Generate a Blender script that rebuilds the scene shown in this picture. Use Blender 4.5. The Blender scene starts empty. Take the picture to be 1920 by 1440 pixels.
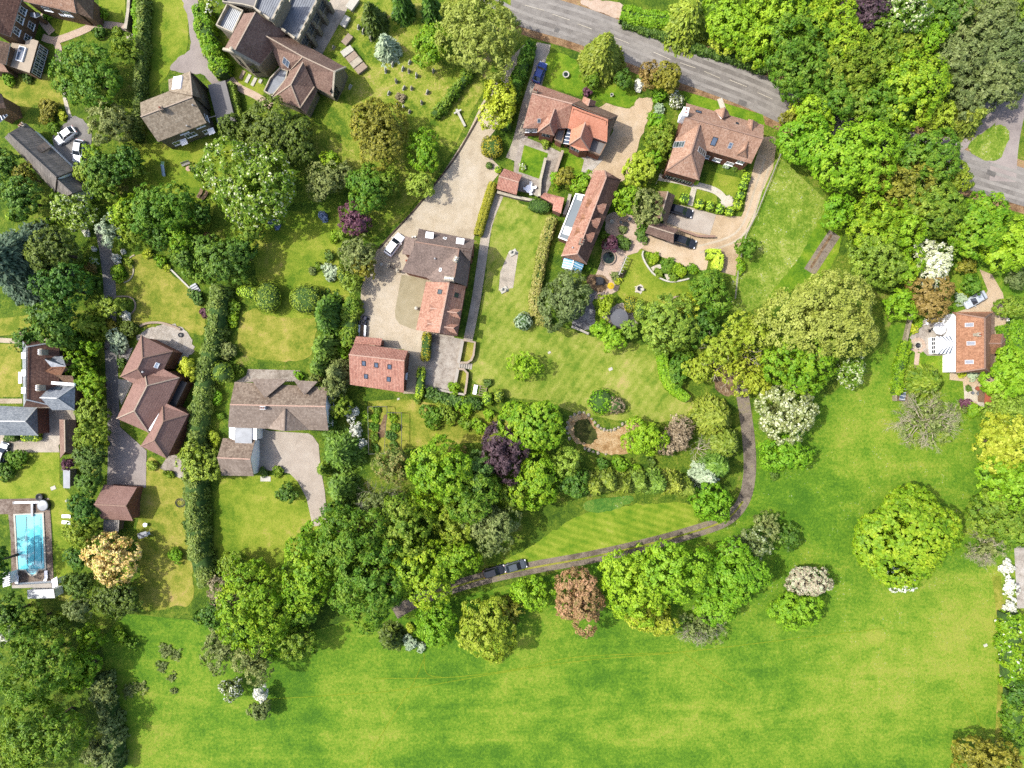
import bpy,math,random
import numpy as np
from mathutils import Vector,Matrix
from mathutils.geometry import tessellate_polygon
H=128.0
PI=math.pi
S=bpy.context.scene
COL=S.collection
R=np.random.default_rng(7)
rnd=random.Random(5)
def at(px,py,z=0.0):
 k=(H-z)/H
 return Vector(((px-960)/10*k,(720-py)/10*k,z))
def Z(x0,y0,s):
 def f(x,y,z=0.0):
  return(x0+x/s,y0+y/s,z)
 return f
def tag(o,label=None,cat=None,group=None,kind=None):
 if label:o['label']=label
 if cat:o['category']=cat
 if group:o['group']=group
 if kind:o['kind']=kind
 return o
def empty(name,loc=(0,0,0),rz=0.0,label=None,cat=None,group=None):
 o=bpy.data.objects.new(name,None)
 COL.objects.link(o)
 o.location=loc
 o.rotation_euler=(0,0,rz)
 o.empty_display_size=0.3
 return tag(o,label,cat,group)
def link(name,me,parent=None,world=True):
 o=bpy.data.objects.new(name,me)
 COL.objects.link(o)
 if parent is not None:
  o.parent=parent
  if world:
   p=parent
   off=Vector((0,0,0))
   while p is not None:
    off+=p.location
    p=p.parent
   o.location=-off
 return o
class MB:
 """collects polygons; build() links them as ONE mesh object"""
 def __init__(s):
  s.v=[];s.f=[];s.m=[];s.uv=[]
 def face(s,pts,m=0,uv=None):
  n=len(s.v)
  s.v+=[tuple(p)for p in pts]
  s.f.append(tuple(range(n,n+len(pts))))
  s.m.append(m)
  s.uv.append(uv)
 def box(s,c,sx,sy,sz,rz=0.0,m=0,taper=1.0,bev=0.0):
  """box standing on c (centre of its base)"""
  c=Vector(c);ca,sa=math.cos(rz),math.sin(rz)
  def P(x,y,z):return(c.x+x*ca-y*sa,c.y+x*sa+y*ca,c.z+z)
  def ring(k,z,b):
   x,y=sx/2*k,sy/2*k
   return[P(-x+b,-y,z),P(x-b,-y,z),P(x,-y+b,z),P(x,y-b,z),P(x-b,y,z),P(-x+b,y,z),P(-x,y-b,z),P(-x,-y+b,z)]
  if bev<=0:
   a=[P(-sx/2,-sy/2,0),P(sx/2,-sy/2,0),P(sx/2,sy/2,0),P(-sx/2,sy/2,0)]
   t=taper
   b=[P(-sx/2*t,-sy/2*t,sz),P(sx/2*t,-sy/2*t,sz),P(sx/2*t,sy/2*t,sz),P(-sx/2*t,sy/2*t,sz)]
   s.loft([a,b],m)
  else:
   s.loft([ring(1,0,bev),ring(1,sz-bev,bev),ring(max(.05,1-2*bev/min(sx,sy))*taper,sz,bev)],m)
 def loft(s,rings,m=0,cap=True):
  n=len(rings[0])
  for a,b in zip(rings[:-1],rings[1:]):
   for i in range(n):
    j=(i+1)%n
    s.face([a[i],a[j],b[j],b[i]],m)
  if cap:
   s.face(list(reversed(rings[0])),m)
   s.face(rings[-1],m)
 def cyl(s,c,r,h,n=16,m=0,r2=None,axis='z'):
  c=Vector(c);r2=r if r2 is None else r2
  rings=[]
  for q,z in((r,0),(r2,h)):
   if axis=='z':
    rings.append([(c.x+q*math.cos(2*PI*i/n),c.y+q*math.sin(2*PI*i/n),c.z+z)for i in range(n)])
   else:
    rings.append([(c.x+q*math.cos(2*PI*i/n),c.y+z,c.z+q*math.sin(2*PI*i/n))for i in range(n)])
  s.loft(rings,m)
 def lathe(s,c,prof,n=20,m=0):
  c=Vector(c)
  s.loft([[(c.x+r*math.cos(2*PI*i/n),c.y+r*math.sin(2*PI*i/n),c.z+z)for i in range(n)]for r,z in prof],m)
 def tube(s,pts,r0,r1=None,n=5,m=0):
  pts=[Vector(p)for p in pts]
  r1=r0 if r1 is None else r1
  rings=[]
  for i,p in enumerate(pts):
   d=(pts[min(i+1,len(pts)-1)]-pts[max(i-1,0)]).normalized()
   a=d.cross(Vector((0.31,0.17,0.93)))
   if a.length<1e-3:a=d.cross(Vector((1,0,0)))
   a.normalize();b=d.cross(a)
   r=r0+(r1-r0)*i/max(1,len(pts)-1)
   rings.append([p+a*r*math.cos(2*PI*k/n)+b*r*math.sin(2*PI*k/n)for k in range(n)])
  s.loft(rings,m)
 def bar(s,a,b,w,h,m=0,up=Vector((0,0,1))):
  """a rectangular bar from a to b"""
  a,b=Vector(a),Vector(b)
  d=(b-a).normalized()
  x=d.cross(up)
  if x.length<1e-4:x=d.cross(Vector((1,0,0)))
  x.normalize();y=x.cross(d)
  o=[(-w/2,-h/2),(w/2,-h/2),(w/2,h/2),(-w/2,h/2)]
  s.loft([[a+x*p+y*q for p,q in o],[b+x*p+y*q for p,q in o]],m)
 def build(s,name,mats,parent=None,smooth=False,world=True):
  me=bpy.data.meshes.new(name)
  me.from_pydata(s.v,[],s.f)
  mats=mats if isinstance(mats,(list,tuple))else[mats]
  for mt in mats:me.materials.append(mt)
  me.polygons.foreach_set('material_index',s.m)
  if any(u is not None for u in s.uv):
   uvl=me.uv_layers.new(name='UVMap')
   flat=[]
   for f,u in zip(s.f,s.uv):
    for k in range(len(f)):
     flat+=list(u[k])if u is not None else[0.0,0.0]
   uvl.data.foreach_set('uv',flat)
  if smooth:
   me.polygons.foreach_set('use_smooth',[True]*len(s.f))
  me.update()
  return link(name,me,parent,world)
def plane_uv(pts):
 """metric UVs: u along the horizontal of the face, v up its slope"""
 P=[Vector(p)for p in pts]
 n=Vector((0,0,0))
 for i in range(len(P)):
  n+=P[i].cross(P[(i+1)%len(P)])
 if n.length<1e-9:n=Vector((0,0,1))
 n.normalize()
 t=Vector((0,0,1)).cross(n)
 if t.length<0.03:
  t=(P[1]-P[0]).normalized()
 t.normalize()
 b=n.cross(t)
 return[(p.dot(t),p.dot(b))for p in P]
def smooth_pts(pts,closed=False,n=6):
 """Catmull-Rom through pixel points"""
 P=[np.array(p[:2],float)for p in pts]
 m=len(P);out=[]
 rng=range(m)if closed else range(m-1)
 for i in rng:
  if closed:
   a,b,c,d=P[(i-1)%m],P[i],P[(i+1)%m],P[(i+2)%m]
  else:
   a,b,c,d=P[max(i-1,0)],P[i],P[i+1],P[min(i+2,m-1)]
  for k in range(n):
   t=k/n
   out.append(0.5*(2*b+(c-a)*t+(2*a-5*b+4*c-d)*t*t+(3*b-a-3*c+d)*t**3))
 if not closed:out.append(P[-1])
 return[tuple(q)for q in out]
LEVEL=[0.0]
def area(name,pts,mat,z,label=None,sm=True,kind='structure',rag=1.1):
 """flat sheet of ground from a pixel outline"""
 q=smooth_pts(pts,True,5)if sm else pts
 if sm:
  d_=[]
  for i,a in enumerate(q):
   b=q[(i+1)%len(q)];n=max(1,int(math.hypot(b[0]-a[0],b[1]-a[1])/6))
   for k in range(n):d_.append((a[0]+(b[0]-a[0])*k/n+R.normal()*rag,a[1]+(b[1]-a[1])*k/n+R.normal()*rag))
  q=d_
 LEVEL[0]+=0.0007
 zz=z+LEVEL[0]%0.02
 W=[at(x,y,0)+Vector((0,0,zz))for x,y in q]
 tri=tessellate_polygon([[Vector((w.x,w.y,0))for w in W]])
 me=bpy.data.meshes.new(name)
 fs=[]
 for t in tri:
  a,b,c=(W[i]for i in t)
  fs.append(t if(b-a).cross(c-a).z>0 else(t[0],t[2],t[1]))
 me.from_pydata([tuple(w)for w in W],[],fs)
 me.materials.append(mat)
 me.update()
 o=link(name,me)
 return tag(o,label,None,None,kind)
def ribbon(name,pts,width,mat,z,label=None,kind='structure',sm=True):
 q=smooth_pts(pts,False,6)if sm else pts
 LEVEL[0]+=0.0007
 zz=z+LEVEL[0]%0.02
 W=[at(x,y,0)+Vector((0,0,zz))for x,y in q]
 mb=MB();L=[]
 for i,w in enumerate(W):
  d=W[min(i+1,len(W)-1)]-W[max(i-1,0)]
  d.normalize();n=Vector((-d.y,d.x,0))
  wd=width[0]+(width[1]-width[0])*i/(len(W)-1)if isinstance(width,tuple)else width
  L.append((w+n*wd/2,w-n*wd/2))
 for(a,b),(c,d)in zip(L[:-1],L[1:]):
  mb.face([b,d,c,a])
 o=mb.build(name,mat)
 return tag(o,label,None,None,kind)
 # - materials
def srgb(r,g,b):
 f=lambda c:(c/255/12.92)if c<=10 else(((c/255)+0.055)/1.055)**2.4
 return(f(r),f(g),f(b),1.0)
EXPO=0.40
def P(r,g,b,k=1.0):
 c=srgb(r,g,b)
 return(c[0]*EXPO*k,c[1]*EXPO*k,c[2]*EXPO*k,1.0)
def newmat(name):
 m=bpy.data.materials.new(name)
 m.use_nodes=True
 nt=m.node_tree
 b=nt.nodes['Principled BSDF']
 return m,nt,b
def N(nt,typ,**kw):
 n=nt.nodes.new(typ)
 for k,v in kw.items():
  if k in n.inputs:n.inputs[k].default_value=v
  else:setattr(n,k,v)
 return n
def noise(nt,vec,scale,detail=4.0,rough=0.6,dist=0.0):
 n=N(nt,'ShaderNodeTexNoise')
 n.inputs['Scale'].default_value=scale
 n.inputs['Detail'].default_value=detail
 n.inputs['Roughness'].default_value=rough
 n.inputs['Distortion'].default_value=dist
 if vec is not None:nt.links.new(vec,n.inputs['Vector'])
 return n.outputs['Fac']
def ramp(nt,fac,stops):
 r=N(nt,'ShaderNodeValToRGB')
 el=r.color_ramp.elements
 while len(el)<len(stops):el.new(0.5)
 for e,(p,c)in zip(el,stops):
  e.position=p;e.color=c if len(c)==4 else(*c,1)
 nt.links.new(fac,r.inputs['Fac'])
 return r.outputs['Color']
def mixc(nt,fac,a,b,mode='MIX'):
 m=N(nt,'ShaderNodeMix',data_type='RGBA',blend_type=mode)
 for sock,v in((m.inputs[0],fac),(m.inputs[6],a),(m.inputs[7],b)):
  if hasattr(v,'default_value')or hasattr(v,'is_linked'):nt.links.new(v,sock)
  else:sock.default_value=v
 return m.outputs[2]
def mrange(nt,v,a,b,c=0.0,d=1.0):
 m=N(nt,'ShaderNodeMapRange')
 nt.links.new(v,m.inputs[0])
 for i,q in enumerate((a,b,c,d)):m.inputs[i+1].default_value=q
 return m.outputs[0]
def bump(nt,b,h,strength=0.5,dist=0.1):
 n=N(nt,'ShaderNodeBump')
 n.inputs['Strength'].default_value=strength
 n.inputs['Distance'].default_value=dist
 nt.links.new(h,n.inputs['Height'])
 nt.links.new(n.outputs['Normal'],b.inputs['Normal'])
def pos(nt):
 return N(nt,'ShaderNodeNewGeometry').outputs['Position']
def flat(name,col,rough=0.6,metal=0.0,spec=0.4,var=0.12,scale=2.0,bmp=0.0):
 """one material colour with a little wear"""
 m,nt,b=newmat(name)
 v=N(nt,'ShaderNodeTexCoord').outputs['Object']
 f=noise(nt,v,scale,5)
 lo=tuple(c*(1-var)for c in col[:3])+(1,)
 hi=tuple(min(1,c*(1+var))for c in col[:3])+(1,)
 nt.links.new(ramp(nt,f,[(0.3,lo),(0.7,hi)]),b.inputs['Base Color'])
 b.inputs['Roughness'].default_value=rough
 b.inputs['Metallic'].default_value=metal
 b.inputs['Specular IOR Level'].default_value=spec
 if bmp:bump(nt,b,noise(nt,v,scale*8,4),bmp,0.03)
 return m
def ground_mat(name,cols,big=0.05,mid=0.35,fine=3.0,amt=(0.5,0.35,0.3),stripe=None,bmp=0.35,rough=0.9,flecks=None,contrast=1.9,blobs=(),fmask=None):
 """cols: dark, mid, light, dry. Patches at three scales, optional mower stripes (angle deg, wavelength m, strength)"""
 m,nt,b=newmat(name)
 p=pos(nt)
 n1=noise(nt,p,big,5,0.62,0.6)
 n2=noise(nt,p,mid,5,0.65,0.4)
 n3=noise(nt,p,fine,4,0.7)
 s1=N(nt,'ShaderNodeMath',operation='MULTIPLY_ADD');nt.links.new(n1,s1.inputs[0]);s1.inputs[1].default_value=amt[0];s1.inputs[2].default_value=0.5-0.5*sum(amt)
 s2=N(nt,'ShaderNodeMath',operation='MULTIPLY_ADD');nt.links.new(n2,s2.inputs[0]);s2.inputs[1].default_value=amt[1];nt.links.new(s1.outputs[0],s2.inputs[2])
 s3=N(nt,'ShaderNodeMath',operation='MULTIPLY_ADD');nt.links.new(n3,s3.inputs[0]);s3.inputs[1].default_value=amt[2];nt.links.new(s2.outputs[0],s3.inputs[2])
 f=s3.outputs[0]
 if stripe:
  a,wl,st=stripe
  mp=N(nt,'ShaderNodeMapping');nt.links.new(p,mp.inputs[0]);mp.inputs['Rotation'].default_value=(0,0,math.radians(a))
  w=N(nt,'ShaderNodeTexWave');nt.links.new(mp.outputs[0],w.inputs[0]);w.inputs['Scale'].default_value=0.314/wl;w.inputs['Distortion'].default_value=1.6;w.inputs['Detail'].default_value=2;w.inputs['Detail Scale'].default_value=0.4
  s4=N(nt,'ShaderNodeMath',operation='MULTIPLY_ADD');nt.links.new(w.outputs['Fac'],s4.inputs[0]);s4.inputs[1].default_value=st
  s5=N(nt,'ShaderNodeMath',operation='SUBTRACT');nt.links.new(f,s5.inputs[0]);s5.inputs[1].default_value=st*.5
  nt.links.new(s5.outputs[0],s4.inputs[2]);f=s4.outputs[0]
 def blob(px,py,r,soft):
  d=N(nt,'ShaderNodeVectorMath',operation='DISTANCE');nt.links.new(p,d.inputs[0]);d.inputs[1].default_value=at(px,py,0)
  a_=N(nt,'ShaderNodeMath',operation='MULTIPLY_ADD');nt.links.new(n1,a_.inputs[0]);a_.inputs[1].default_value=soft*2.2;nt.links.new(d.outputs['Value'],a_.inputs[2])
  return mrange(nt,a_.outputs[0],r+soft*1.1-soft,r+soft*1.1+soft,1,0)
 if blobs:
  mp=N(nt,'ShaderNodeMapping');nt.links.new(p,mp.inputs[0]);mp.inputs['Rotation'].default_value=(0,0,-.16);mp.inputs['Scale'].default_value=(.045,.22,1)
  s7=N(nt,'ShaderNodeMath',operation='MULTIPLY_ADD');nt.links.new(noise(nt,mp.outputs[0],1.0,5,.62,.8),s7.inputs[0]);s7.inputs[1].default_value=.34
  s8=N(nt,'ShaderNodeMath',operation='SUBTRACT');nt.links.new(f,s8.inputs[0]);s8.inputs[1].default_value=.17;nt.links.new(s8.outputs[0],s7.inputs[2]);f=s7.outputs[0]
 for px,py,r_,soft,k in blobs:
  s6=N(nt,'ShaderNodeMath',operation='MULTIPLY_ADD');nt.links.new(blob(px,py,r_,soft),s6.inputs[0]);s6.inputs[1].default_value=k;nt.links.new(f,s6.inputs[2]);f=s6.outputs[0]
 w=0.20/contrast
 stops=[(0.5-w,cols[0]),(0.5-w*.1,cols[1]),(0.5+w*.75,cols[2])]
 if len(cols)>3:stops.append((min(1,0.5+w*1.5),cols[3]))
 c=ramp(nt,f,stops)
 if flecks:
  vo=N(nt,'ShaderNodeTexVoronoi');nt.links.new(p,vo.inputs['Vector']);vo.inputs['Scale'].default_value=flecks[1]
  lf=N(nt,'ShaderNodeMath',operation='LESS_THAN');nt.links.new(vo.outputs['Distance'],lf.inputs[0]);lf.inputs[1].default_value=flecks[2]
  g=mrange(nt,n2,0.52,0.62)
  mm=N(nt,'ShaderNodeMath',operation='MULTIPLY');nt.links.new(lf.outputs[0],mm.inputs[0]);nt.links.new(g,mm.inputs[1])
  fo=mm.outputs[0]
  if fmask:
   m3=N(nt,'ShaderNodeMath',operation='MULTIPLY');nt.links.new(fo,m3.inputs[0]);nt.links.new(blob(*fmask),m3.inputs[1]);fo=m3.outputs[0]
  c=mixc(nt,fo,c,flecks[0])
 nt.links.new(c,b.inputs['Base Color'])
 b.inputs['Roughness'].default_value=rough
 b.inputs['Specular IOR Level'].default_value=0.15
 bump(nt,b,n3,bmp,0.25)
 return m
def leaf_mat(name,dark,mid,light,trans=0.3,odd=None,rough=0.55):
 """foliage: every leaf its own shade, each plant a little different"""
 m,nt,b=newmat(name)
 g=N(nt,'ShaderNodeNewGeometry')
 oi=N(nt,'ShaderNodeObjectInfo')
 tc=N(nt,'ShaderNodeTexCoord')
 n1=noise(nt,tc.outputs['Object'],0.45,3,0.6)
 a=N(nt,'ShaderNodeMath',operation='MULTIPLY_ADD');nt.links.new(n1,a.inputs[0]);a.inputs[1].default_value=1.1;a.inputs[2].default_value=-0.22
 c=N(nt,'ShaderNodeMath',operation='MULTIPLY_ADD');nt.links.new(g.outputs['Random Per Island'],c.inputs[0]);c.inputs[1].default_value=0.32;nt.links.new(a.outputs[0],c.inputs[2])
 st=[(0.12,dark),(0.45,mid),(0.85,light)]
 if odd:st.append((0.93,odd))
 col=ramp(nt,c.outputs[0],st)
 hs=N(nt,'ShaderNodeHueSaturation');nt.links.new(col,hs.inputs['Color'])
 nt.links.new(mrange(nt,oi.outputs['Random'],0,1,0.485,0.512),hs.inputs['Hue'])
 nt.links.new(mrange(nt,oi.outputs['Random'],0,1,1.12,0.9),hs.inputs['Value'])
 col=hs.outputs['Color']
 nt.links.new(col,b.inputs['Base Color'])
 b.inputs['Roughness'].default_value=rough
 b.inputs['Specular IOR Level'].default_value=0.25
 if trans>0:
  t=N(nt,'ShaderNodeBsdfTranslucent')
  tcol=mixc(nt,0.5,col,(1.0,0.95,0.35,1),'MULTIPLY')
  nt.links.new(tcol,t.inputs['Color'])
  mx=N(nt,'ShaderNodeMixShader');mx.inputs[0].default_value=trans
  nt.links.new(b.outputs[0],mx.inputs[1]);nt.links.new(t.outputs[0],mx.inputs[2])
  nt.links.new(mx.outputs[0],nt.nodes['Material Output'].inputs['Surface'])
 return m
def tile_mat(name,cols,tw=0.26,th=0.30,lichen=None,row=0.55,streak=0.3,pan=False,rough=0.85,patch=0.5):
 """roof tiles in courses: per-tile shade, weather streaks down the slope, lichen patches"""
 cols=[tuple(min(.9,q*1.3)for q in c[:3])+(1,)for c in cols]
 m,nt,b=newmat(name)
 uv=N(nt,'ShaderNodeUVMap').outputs[0]
 br=N(nt,'ShaderNodeTexBrick')
 nt.links.new(uv,br.inputs['Vector'])
 br.inputs['Scale'].default_value=1.0
 br.inputs['Brick Width'].default_value=tw
 br.inputs['Row Height'].default_value=th
 br.inputs['Mortar Size'].default_value=0.018
 br.inputs['Mortar Smooth'].default_value=0.6
 br.inputs['Bias'].default_value=0.0
 br.inputs['Color1'].default_value=(0,0,0,1);br.inputs['Color2'].default_value=(1,1,1,1);br.inputs['Mortar'].default_value=(0.5,0.5,0.5,1)
 n1=noise(nt,uv,0.35,5,0.65,0.5)
 n2=noise(nt,uv,2.3,4,0.7)
 mp=N(nt,'ShaderNodeMapping');nt.links.new(uv,mp.inputs[0]);mp.inputs['Scale'].default_value=(3.0,0.22,1)
 n3=noise(nt,mp.outputs[0],1.0,4,0.6)
 s=N(nt,'ShaderNodeMath',operation='MULTIPLY_ADD');nt.links.new(br.outputs['Color'],s.inputs[0]);s.inputs[1].default_value=0.28;s.inputs[2].default_value=0.36-0.5*(patch+streak+.25)+.0
 for v,k in((n1,patch),(n2,0.25),(n3,streak)):
  q=N(nt,'ShaderNodeMath',operation='MULTIPLY_ADD');nt.links.new(v,q.inputs[0]);q.inputs[1].default_value=k;nt.links.new(s.outputs[0],q.inputs[2]);s=q
 c=ramp(nt,s.outputs[0],[(0.25,cols[0]),(0.5,cols[1]),(0.75,cols[2])])
 if lichen:
  l=mrange(nt,noise(nt,uv,1.3,6,0.75,0.3),0.56,0.70,0,lichen[1])
  c=mixc(nt,l,c,lichen[0])
 c=mixc(nt,mrange(nt,br.outputs['Fac'],0,1,0,row),c,(cols[0][0]*.45,cols[0][1]*.45,cols[0][2]*.45,1))
 nt.links.new(c,b.inputs['Base Color'])
 b.inputs['Roughness'].default_value=rough
 b.inputs['Specular IOR Level'].default_value=0.25
 h=br.outputs['Color']
 if pan:
  w=N(nt,'ShaderNodeTexWave',bands_direction='X',wave_profile='SIN');nt.links.new(uv,w.inputs[0]);w.inputs['Scale'].default_value=0.314/tw*1.0;w.inputs['Distortion'].default_value=0.0
  h=w.outputs['Fac']
  bump(nt,b,h,0.7,0.05)
 else:
  sp=N(nt,'ShaderNodeSeparateXYZ');nt.links.new(uv,sp.inputs[0])
  fr=N(nt,'ShaderNodeMath',operation='PINGPONG');nt.links.new(sp.outputs[1],fr.inputs[0]);fr.inputs[1].default_value=th
  ad=N(nt,'ShaderNodeMath',operation='MULTIPLY_ADD');nt.links.new(br.outputs['Color'],ad.inputs[0]);ad.inputs[1].default_value=0.35;nt.links.new(fr.outputs[0],ad.inputs[2])
  bump(nt,b,ad.outputs[0],0.6,0.06)
 return m
def brick_mat(name,c1,c2,mortar,w=0.22,h=0.075):
 m,nt,b=newmat(name)
 uv=N(nt,'ShaderNodeUVMap').outputs[0]
 br=N(nt,'ShaderNodeTexBrick');nt.links.new(uv,br.inputs['Vector'])
 br.inputs['Scale'].default_value=1.0;br.inputs['Brick Width'].default_value=w;br.inputs['Row Height'].default_value=h;br.inputs['Mortar Size'].default_value=0.008
 br.inputs['Color1'].default_value=c1;br.inputs['Color2'].default_value=c2;br.inputs['Mortar'].default_value=mortar
 n1=noise(nt,uv,0.9,5)
 c=mixc(nt,1.0,br.outputs['Color'],ramp(nt,n1,[(0.3,(.7,.7,.7,1)),(0.7,(1.1,1.1,1.1,1))]),'MULTIPLY')
 nt.links.new(c,b.inputs['Base Color'])
 b.inputs['Roughness'].default_value=0.9
 bump(nt,b,br.outputs['Fac'],0.3,0.02)
 return m
def glass_mat(name,col=(0.02,0.03,0.04,1),rough=0.06):
 m,nt,b=newmat(name)
 v=N(nt,'ShaderNodeTexCoord').outputs['Object']
 nt.links.new(ramp(nt,noise(nt,v,1.2,2),[(0.3,col),(0.7,tuple(min(1,c*1.7)for c in col[:3])+(1,))]),b.inputs['Base Color'])
 b.inputs['Roughness'].default_value=rough
 b.inputs['Specular IOR Level'].default_value=0.9
 return m
 # - building kit
def up_face(pts):
 n=Vector((0,0,0))
 for i in range(len(pts)):
  n+=Vector(pts[i]).cross(Vector(pts[(i+1)%len(pts)]))
 return pts if n.z>=0 else list(reversed(pts))
class House:
 def __init__(s,name,label,cat,ref,group=None):
  base=at(ref[0],ref[1],0)
  s.root=empty(name,base,0,label,cat,group)
  s.walls=MB();s.tris=[];s.parts={}
 def mass(s,V,faces,roof,cap=None,zb=0.0,inset=0.28,thick=0.16,walls=True,wall_m=0,part='roof',fascia=None,parent=None,own_walls=None,caps=True):
  """V: key -> (px, py, z) traced from the photo; faces: strings of keys; walls drop from the outline of the roof"""
  W={k:at(*v)for k,v in V.items()}
  mats=[roof,fascia or M['fascia'],cap or roof]
  mb=MB();count={};cen=sum(W.values(),Vector())/len(W)
  fl=[]
  for f in faces:
   keys=list(f)
   pts=[W[k]for k in keys]
   q=up_face(pts)
   if q is not pts:keys.reverse();pts=q
   fl.append(keys)
   uv=plane_uv(pts)
   for t in tessellate_polygon([[Vector((p.x,p.y,0))for p in pts]]):
    if(pts[t[1]]-pts[t[0]]).cross(pts[t[2]]-pts[t[0]]).z<0:t=(t[0],t[2],t[1])
    tri=[pts[i]for i in t]
    mb.face(tri,0,[uv[i]for i in t])
    mb.face([p-Vector((0,0,thick))for p in reversed(tri)],1)
    s.tris.append(tuple(tri))
   for i,k in enumerate(keys):
    count.setdefault(frozenset((k,keys[(i+1)%len(keys)])),[]).append((k,keys[(i+1)%len(keys)],pts))
  edges={}
  for e,l in count.items():
   if len(l)==1:
    a,b,_=l[0];edges[a]=b
    A,B=W[a],W[b];d=Vector((0,0,thick))
    mb.face([A,A-d,B-d,B],1)
   elif caps and len(l)==2:
    a,b,p1=l[0];_,_,p2=l[1]
    c2=sum((Vector(x)for x in p2),Vector())/len(p2)
    n1=Vector((0,0,0))
    for i in range(len(p1)):n1+=Vector(p1[i]).cross(Vector(p1[(i+1)%len(p1)]))
    if n1.normalized().dot(c2-W[a])<-0.15:
     mb.bar(W[a]+Vector((0,0,.03)),W[b]+Vector((0,0,.03)),0.21,0.15,2)
  o=mb.build(part,mats,parent or s.root)
  res={}
  if walls:
   wb=own_walls if own_walls is not None else s.walls
   done=set()
   for st in list(edges):
    if st in done:continue
    loop=[st];done.add(st);k=edges[st]
    while k!=st and k in edges and k not in done:
     loop.append(k);done.add(k);k=edges[k]
    n=len(loop)
    pl=[W[k]for k in loop]
    area2=sum(pl[i].x*pl[(i+1)%n].y-pl[(i+1)%n].x*pl[i].y for i in range(n))
    sg=1 if area2>0 else-1
    ins=[]
    for i in range(n):
     a,b,c=pl[i-1],pl[i],pl[(i+1)%n]
     d1=Vector((b.x-a.x,b.y-a.y,0));d2=Vector((c.x-b.x,c.y-b.y,0))
     d1=d1.normalized()if d1.length>1e-6 else Vector((1,0,0));d2=d2.normalized()if d2.length>1e-6 else d1
     n1=Vector((-d1.y,d1.x,0))*sg;n2=Vector((-d2.y,d2.x,0))*sg
     mm=n1+n2
     if mm.length<0.3:mm=n1
     mm=mm.normalized();k=inset/max(0.4,mm.dot(n1))
     ins.append(Vector((b.x,b.y,b.z-thick*.7))+mm*k)
    for i in range(n):
     a,b=ins[i],ins[(i+1)%n]
     L=Vector((b.x-a.x,b.y-a.y,0)).length
     lo_a,lo_b=Vector((a.x,a.y,zb)),Vector((b.x,b.y,zb))
     q=[a,lo_a,lo_b,b];uv=[(0,a.z),(0,zb),(L,zb),(L,b.z)]
     if sg>0:q.reverse();uv.reverse()
     wb.face(q[::-1],wall_m,uv[::-1])
     d=(lo_b-lo_a)
     nn=Vector((d.y,-d.x,0))*sg
     if nn.length>1e-6:nn.normalize()
     res[(loop[i],loop[(i+1)%n])]=(a,b,nn)
     res[(loop[(i+1)%n],loop[i])]=(b,a,nn)
  s.last=res
  return o,res
 def finish(s,mats):
  return s.walls.build('wall',mats,s.root)
 def hit(s,px,py):
  """first roof point below the pixel, with the roof normal"""
  o=Vector((0,0,H));d=(at(px,py,0)-o).normalized()
  best=None
  for a,b,c in s.tris:
   e1,e2=b-a,c-a
   h=d.cross(e2);det=e1.dot(h)
   if abs(det)<1e-9:continue
   f=1/det;q=o-a;u=f*q.dot(h)
   if u<-1e-4 or u>1.0001:continue
   r=q.cross(e1);v=f*d.dot(r)
   if v<-1e-4 or u+v>1.0001:continue
   t=f*e2.dot(r)
   if best is None or t<best[0]:
    n=e1.cross(e2).normalized()
    if n.z<0:n=-n
    best=(t,o+d*t,n)
  return(best[1],best[2])if best else(at(px,py,3),Vector((0,0,1)))
 def skylight(s,px,py,w,h,frame=None,pane=None,bars=0,rise=0.09,ang=None,name='skylight',cross=0):
  p,n=s.hit(px,py)
  t=Vector((0,0,1)).cross(n)
  t=t.normalized()if t.length>0.05 and ang is None else Vector((math.cos(ang or 0),math.sin(ang or 0),0))
  t=(t-n*t.dot(n)).normalized()
  b=n.cross(t)
  def C(x,y,z):return p+t*x+b*y+n*z
  mb=MB();fw=0.09
  for x0,x1,y0,y1 in((-w/2,w/2,-h/2,-h/2+fw),(-w/2,w/2,h/2-fw,h/2),(-w/2,-w/2+fw,-h/2+fw,h/2-fw),(w/2-fw,w/2,-h/2+fw,h/2-fw)):
   mb.loft([[C(x0,y0,z),C(x1,y0,z),C(x1,y1,z),C(x0,y1,z)]for z in(-.05,rise)])
  for i in range(bars):
   y=-h/2+h*(i+1)/(bars+1)
   mb.loft([[C(-w/2+fw,y-.03,z),C(w/2-fw,y-.03,z),C(w/2-fw,y+.03,z),C(-w/2+fw,y+.03,z)]for z in(0,rise-.01)])
  for i in range(cross):
   x=-w/2+w*(i+1)/(cross+1)
   mb.loft([[C(x-.03,-h/2+fw,z),C(x+.03,-h/2+fw,z),C(x+.03,h/2-fw,z),C(x-.03,h/2-fw,z)]for z in(0,rise-.015)])
  f=mb.build(name,frame or M['dark_metal'],s.root)
  g=MB();z=rise-0.035
  g.face([C(-w/2+fw,-h/2+fw,z),C(w/2-fw,-h/2+fw,z),C(w/2-fw,h/2-fw,z),C(-w/2+fw,h/2-fw,z)])
  g.build('pane',pane or M['glass'],f)
  return f
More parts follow.
